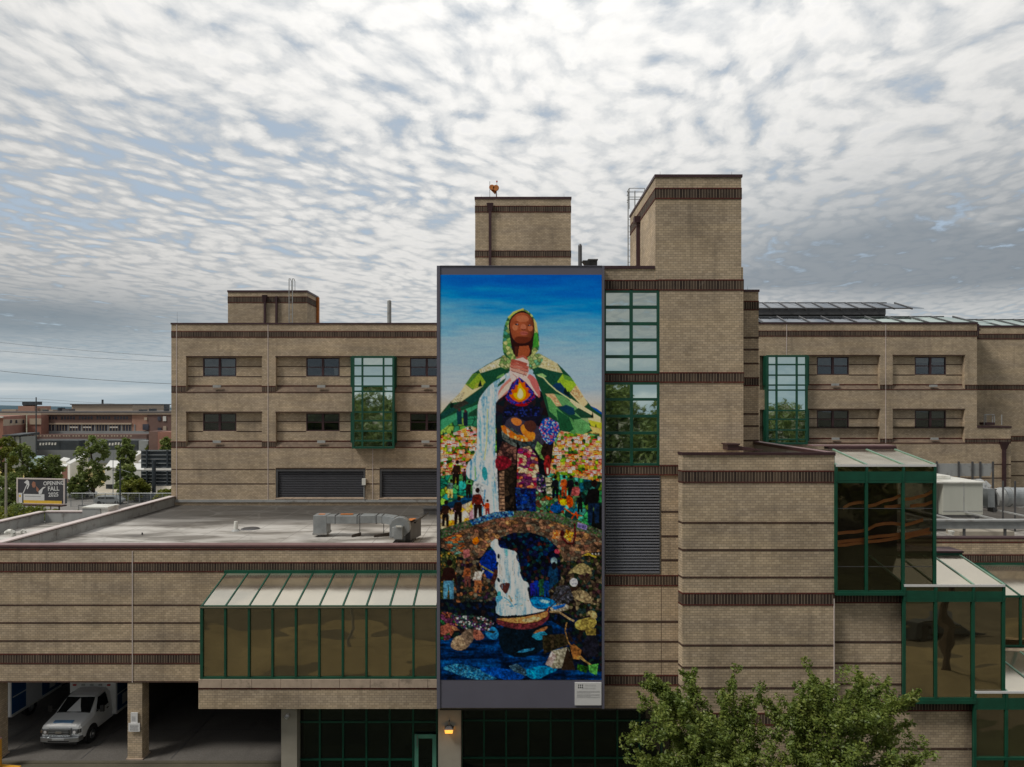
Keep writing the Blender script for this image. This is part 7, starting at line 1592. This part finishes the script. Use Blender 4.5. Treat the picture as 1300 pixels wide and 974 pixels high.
def car(label, px, Y, col, heading=0, van=False):
    t = thing('parked_car', label, 'car', (X(px, Y), Y, 0), heading, 'vehicles on the far street'); h = 2.0 if van else 1.45
    pr = [(-2.2, .35), (2.2, .35), (2.25, .8), (1.9, .95), (1.1, h), (-1.7, h), (-2.2, .95)] if not van else [(-2.4, .35), (2.4, .35), (2.45, .9), (2.0, 1.15), (1.5, h), (-2.35, h)]
    m_ = MB().prism(pr, 'y', -.85, .85); m_.build('body', col, t, bevel=.08)
    for s in (-1, 1): MB().prism([(-1.6, .98), (1.15, .98), (.95, h-.12), (-1.5, h-.12)] if not van else [(.5, 1.2), (1.8, 1.2), (1.4, h-.15), (.5, h-.15)], 'y', s*.86, s*.87).build('side_window', 'glass_car', t)
    for x in (-1.4, 1.4):
        for s in (-1, 1): MB().tube((x, s*.7, .33), (x, s*.88, .33), .33, n=14).build('wheel', 'tyre', t)
car('white van parked behind the fence right of the billboard', 103, 127.5, 'paint_white', .1, True); car('dark car passing behind the fence near the brick wing', 186, 122, 'fdark', .05); car('grey car behind the fence below the cone shaped tree', 140, 119, 'fgrey', .05)
for i_, (cx_, cy_, cc_, lab_) in enumerate(((30.5, 6, 'fdark', 'dark car on the far side of the access road'),)):
    t_ = thing('parked_car', lab_, 'car', (cx_, cy_, 0), .1*i_, 'cars parked in front of the hospital'); MB().prism([(-2.2, .35), (2.2, .35), (2.25, .8), (1.9, .95), (1.1, 1.45), (-1.7, 1.45), (-2.2, .95)], 'y', -.85, .85).build('body', cc_, t_, bevel=.08)
    for s_ in (-1, 1):
        MB().prism([(-1.6, .98), (1.15, .98), (.95, 1.33), (-1.5, 1.33)], 'y', s_*.86, s_*.87).build('side_window', 'glass_car', t_)
        for x_ in (-1.4, 1.4): MB().tube((x_, s_*.7, .33), (x_, s_*.88, .33), .33, n=14).build('wheel', 'tyre', t_)
# the billboard
def text_mesh(name, cu):
    tmp = bpy.data.objects.new('tmp', cu); COL.objects.link(tmp); bpy.context.view_layer.update()
    me = bpy.data.meshes.new_from_object(tmp.evaluated_get(bpy.context.evaluated_depsgraph_get())); bpy.data.objects.remove(tmp)
    o = bpy.data.objects.new(name, me); COL.objects.link(o); return o
def billboard():
    Y = 106.0; cx = X(52, Y); rz = R(-9)
    t = thing('billboard', 'roadside billboard reading OPENING FALL 2025 in white letters', 'billboard', (cx, Y, 0), rz)
    w = 66.5*Y/900/2/math.cos(rz); z0 = Z(639, Y); z1 = Z(607.8, Y)
    P = lambda mb, n, m, par=None, **k: mb.build(n, m, par or t, **k)
    P(MB().box(-w, w, 0, .45, z0, z1), 'sign_box', 'fdark')
    f = P(MB().box(-w-.1, w+.1, -.12, .0, z1-.12, z1+.08).box(-w-.1, -w+.14, -.12, .0, z0, z1-.121).box(w-.1, w+.1, -.12, .0, z0, z1-.121).box(-w-.1, w+.1, -.12, 0, z0-.1, z0-.001), 'sign_frame', 'coping_light')
    P(MB().box(-w-.2, w+.3, -.9, .1, z0-.32, z0-.12), 'catwalk', 'maroon'); s = P(MB().box(-w+.14, w-.1, -.05, -.001, z0, z1-.12), 'poster', 'ink')
    hh = z1-z0
    def q(u0, u1, v0, v1, m, name='poster_patch', pts=None, k=0):
        fx = lambda u: -w+.14+(2*w-.24)*u; fz = lambda v: z1-.12-(hh-.12)*v; y = -.056-.004*k
        if pts: P(MB().face([(fx(a), y, fz(b)) for a, b in pts]), name, m, s)
        else: P(MB().face([(fx(u0), y, fz(v0)), (fx(u1), y, fz(v0)), (fx(u1), y, fz(v1)), (fx(u0), y, fz(v1))]), name, m, s)
    M['p_grey'] = plain('poster_grey', (.045, .045, .055), .6); M['p_skin'] = plain('poster_skin', (.32, .14, .09), .6); M['p_gold'] = plain('poster_gold', (.75, .48, .05), .6)
    q(0, .5, .0, .65, 'p_grey'); q(0, 0, 0, 0, 'p_skin', pts=[(.33,.08),(.38,.12),(.39,.28),(.36,.36),(.32,.34),(.3,.2)], k=1); q(0, 0, 0, 0, 'p_grey', pts=[(.26,.62),(.28,.36),(.34,.34),(.4,.38),(.46,.62)], k=1)
    q(0, 0, 0, 0, 'p_skin', pts=[(.40,.28),(.46,.4),(.44,.55),(.40,.45)], k=2); q(0, 0, 0, 0, 'sign_white', pts=[(.10,.6),(.19,.2),(.13,.14),(.2,.02),(.24,.08),(.25,.24),(.21,.42),(.19,.4),(.22,.26),(.20,.24),(.12,.6)], k=1); q(0, 0, 0, 0, 'sign_white', pts=[(.45,.5),(.55,.32),(.62,.3),(.55,.4),(.52,.6),(.46,.62)], k=2)
    q(.12, .58, .62, .88, 'sign_white', k=3); q(.12, .96, .88, 1.0, 'p_gold', k=3); q(.0, .09, .58, 1.0, 'sign_white', k=1); q(.02, .06, .66, .76, 'p_gold', k=3); q(.15, .5, .70, .73, 'ink_grey', k=4)
    for k, (txt, u, v, sz) in enumerate((('OPENING', .785, .15, .80), ('FALL', .78, .38, .92), ('2025', .78, .63, .86))):
        cu = bpy.data.curves.new('poster_text', 'FONT'); cu.body = txt; cu.align_x = 'CENTER'; cu.align_y = 'CENTER'; cu.size = sz; cu.offset = .016; cu.extrude = .002
        o = text_mesh('poster_text', cu); o.parent = s; o.rotation_euler = (R(90), R(-3), 0); o.location = (-w+.14+(2*w-.24)*u, -.075, z1-.12-(hh-.12)*v); o.data.materials.append(M['sign_white'])
    for x in (-w*.78, -w*.45, 0, w*.36, w*.72): P(MB().tube((x, .25, 0), (x, .25, z0), .11 if x in (0, w*.72) else .06, n=8), 'post', 'wood')
billboard()
Yd = 124.0; t = T('blank_billboard', 'dark steel back of a large billboard on a single post beside the brick wing', 'billboard', (X(198, Yd), Yd, 0))
for a, b in ((571.5, 594.5), (597.5, 617)):
    t.p(Bx(179, 219, a, b, Yd, .5), 'sign_back', 'fdark')
    for k in range(5): zz = a+1+k*(b-a-2)/4; t.p(Bx(179.2, 219, zz-.35, zz+.35, Yd-.25, .24), 'steel_rail', 'fgrey')
    for px in (186, 212): t.p(Bx(px-.8, px+.8, a, b, Yd-.5, .24), 'steel_upright', 'fdark')
t.p(MB().tube((X(198, Yd), Yd-.7, 0), (X(198, Yd), Yd-.7, Z(584, Yd)), .32, n=12), 'post', 'fdark')
# poles, wires, fences
def pole(label, px, Y, ptop, r, mat='wood', arms=0, name='utility_pole'):
    x = X(px, Y); t = T(name, label, 'pole', (x, Y, 0), 'poles along the far street'); t.p(MB().tube((x, Y, 0), (x, Y, Z(ptop, Y)), r, r*.75, 10), 'shaft', mat)
    for k in range(arms): t.p(MB().box(x-1.2, x+1.2, Y-.08, Y+.08, Z(ptop, Y)-.5-k*1.1, Z(ptop, Y)-.35-k*1.1), 'crossarm', mat)
    return t
t = pole('tall dark utility pole carrying the overhead wires', 45.9, 176, 504.4, .17, 'fdark'); pole('grey wooden pole at the left edge in front of the bushes', 7.6, 97, 588, .16, 'conc')
pole('thin pale steel pole beside the tallest tree', 143.5, 119, 572, .07, 'fgrey'); tq = pole('dark street pole with a short lamp arm before the trailers', 152.5, 104, 584.5, .12, 'fdark')
x = X(152.5, 104); tq.p(MB().tube((x, 104, Z(596, 104)), (x+1.5, 104, Z(600, 104)), .04, n=6), 'lamp_arm', 'fgrey'); tq.p(MB().box(x-1.1, x+.05, 103.9, 104, Z(597.4, 104), Z(596.4, 104)), 'crossarm', 'fdark')
def wire(label, p0, p1, sag, r=.028):
    a, b = Vector(p0), Vector(p1); m_ = MB(); pts = []
    for k in range(15):
        f = k/14; p = a.lerp(b, f); p.z -= sag*4*f*(1-f); pts.append(p-a)
    m_.path(pts, r, 4); o = m_.build('overhead_wire', 'fdark'); o.location = a; tag(o, label, 'wire', 'overhead wires')
Yw = 150.0
def W3(px, py, Y): return (X(px, Y), Y, Z(py, Y))
wire('highest overhead wire crossing the left sky', W3(-60, 428, Yw), W3(300, 457, Yw), .6); wire('second overhead wire just below the highest one', W3(-60, 440, Yw), W3(300, 462, Yw), .6); wire('middle overhead wire in the left sky', W3(-60, 464, Yw), W3(300, 490, Yw), .8, .045)
wire('low overhead wire passing the utility pole top', W3(-60, 501, 176), W3(45.9, 506.5, 176), .3); wire('low overhead wire leaving the utility pole toward the brick wing', W3(45.9, 506.5, 176), W3(300, 519, 176), .3); wire('lowest overhead wire passing the water tank', W3(-60, 505, 176), W3(45.9, 510, 176), .3, .04); wire('lowest overhead wire leaving the utility pole over the factory', W3(45.9, 510, 176), W3(300, 521, 176), .3)
def fence(label, px0, px1, Y, z, n, mat='galv', mesh=True):
    x0, x1 = X(px0, Y), X(px1, Y); t = T('chain_link_fence', label, 'fence', ((x0+x1)/2, Y, 0), 'fences along the far street')
    for k in range(n+1): x = x0+(x1-x0)*k/n; t.p(MB().tube((x, Y, 0), (x, Y, z), .06, n=6), 'fence_post', mat)
    t.p(MB().tube((x0, Y, z), (x1, Y, z), .06, n=6), 'top_rail', mat)
    if mesh:
        m_ = MB(); k = 0
        while x0+k*.22 < x1: m_.tube((x0+k*.22, Y, 0), (x0+k*.22, Y, z), .012, n=3, caps=False); k += 1
        zz = .3
        while zz < z: m_.tube((x0, Y, zz), (x1, Y, zz), .010, n=3, caps=False); zz += .3
        t.p(m_, 'fence_mesh', mat, kind='stuff')
fence('steel fence along the far street right of the billboard', 90, 235, 116, 2.2, 10); fence('low guard rail fence along the near side of the far street', 100, 235, 107, 1.5, 8, 'galv', False); fence('steel fence along the far street behind the billboard', -20, 88, 126, 2.0, 8)
o = MB().prism([(0,0),(5,0),(5,1.1),(.6,1.1),(0,.5)], 'y', 0, 2).build('dumpster', 'fdark'); o.location = (X(92.5, 100), 100, 0); tag(o, 'dark open dumpster by the road beyond the low roof', 'dumpster')
o = MB().box(0, 2.6, 0, 1.6, 0, 1.6).build('utility_cabinet', 'green'); o.location = (X(182, 104), 104, 0); tag(o, 'green cabinet beside the road next to the parapet end', 'cabinet')
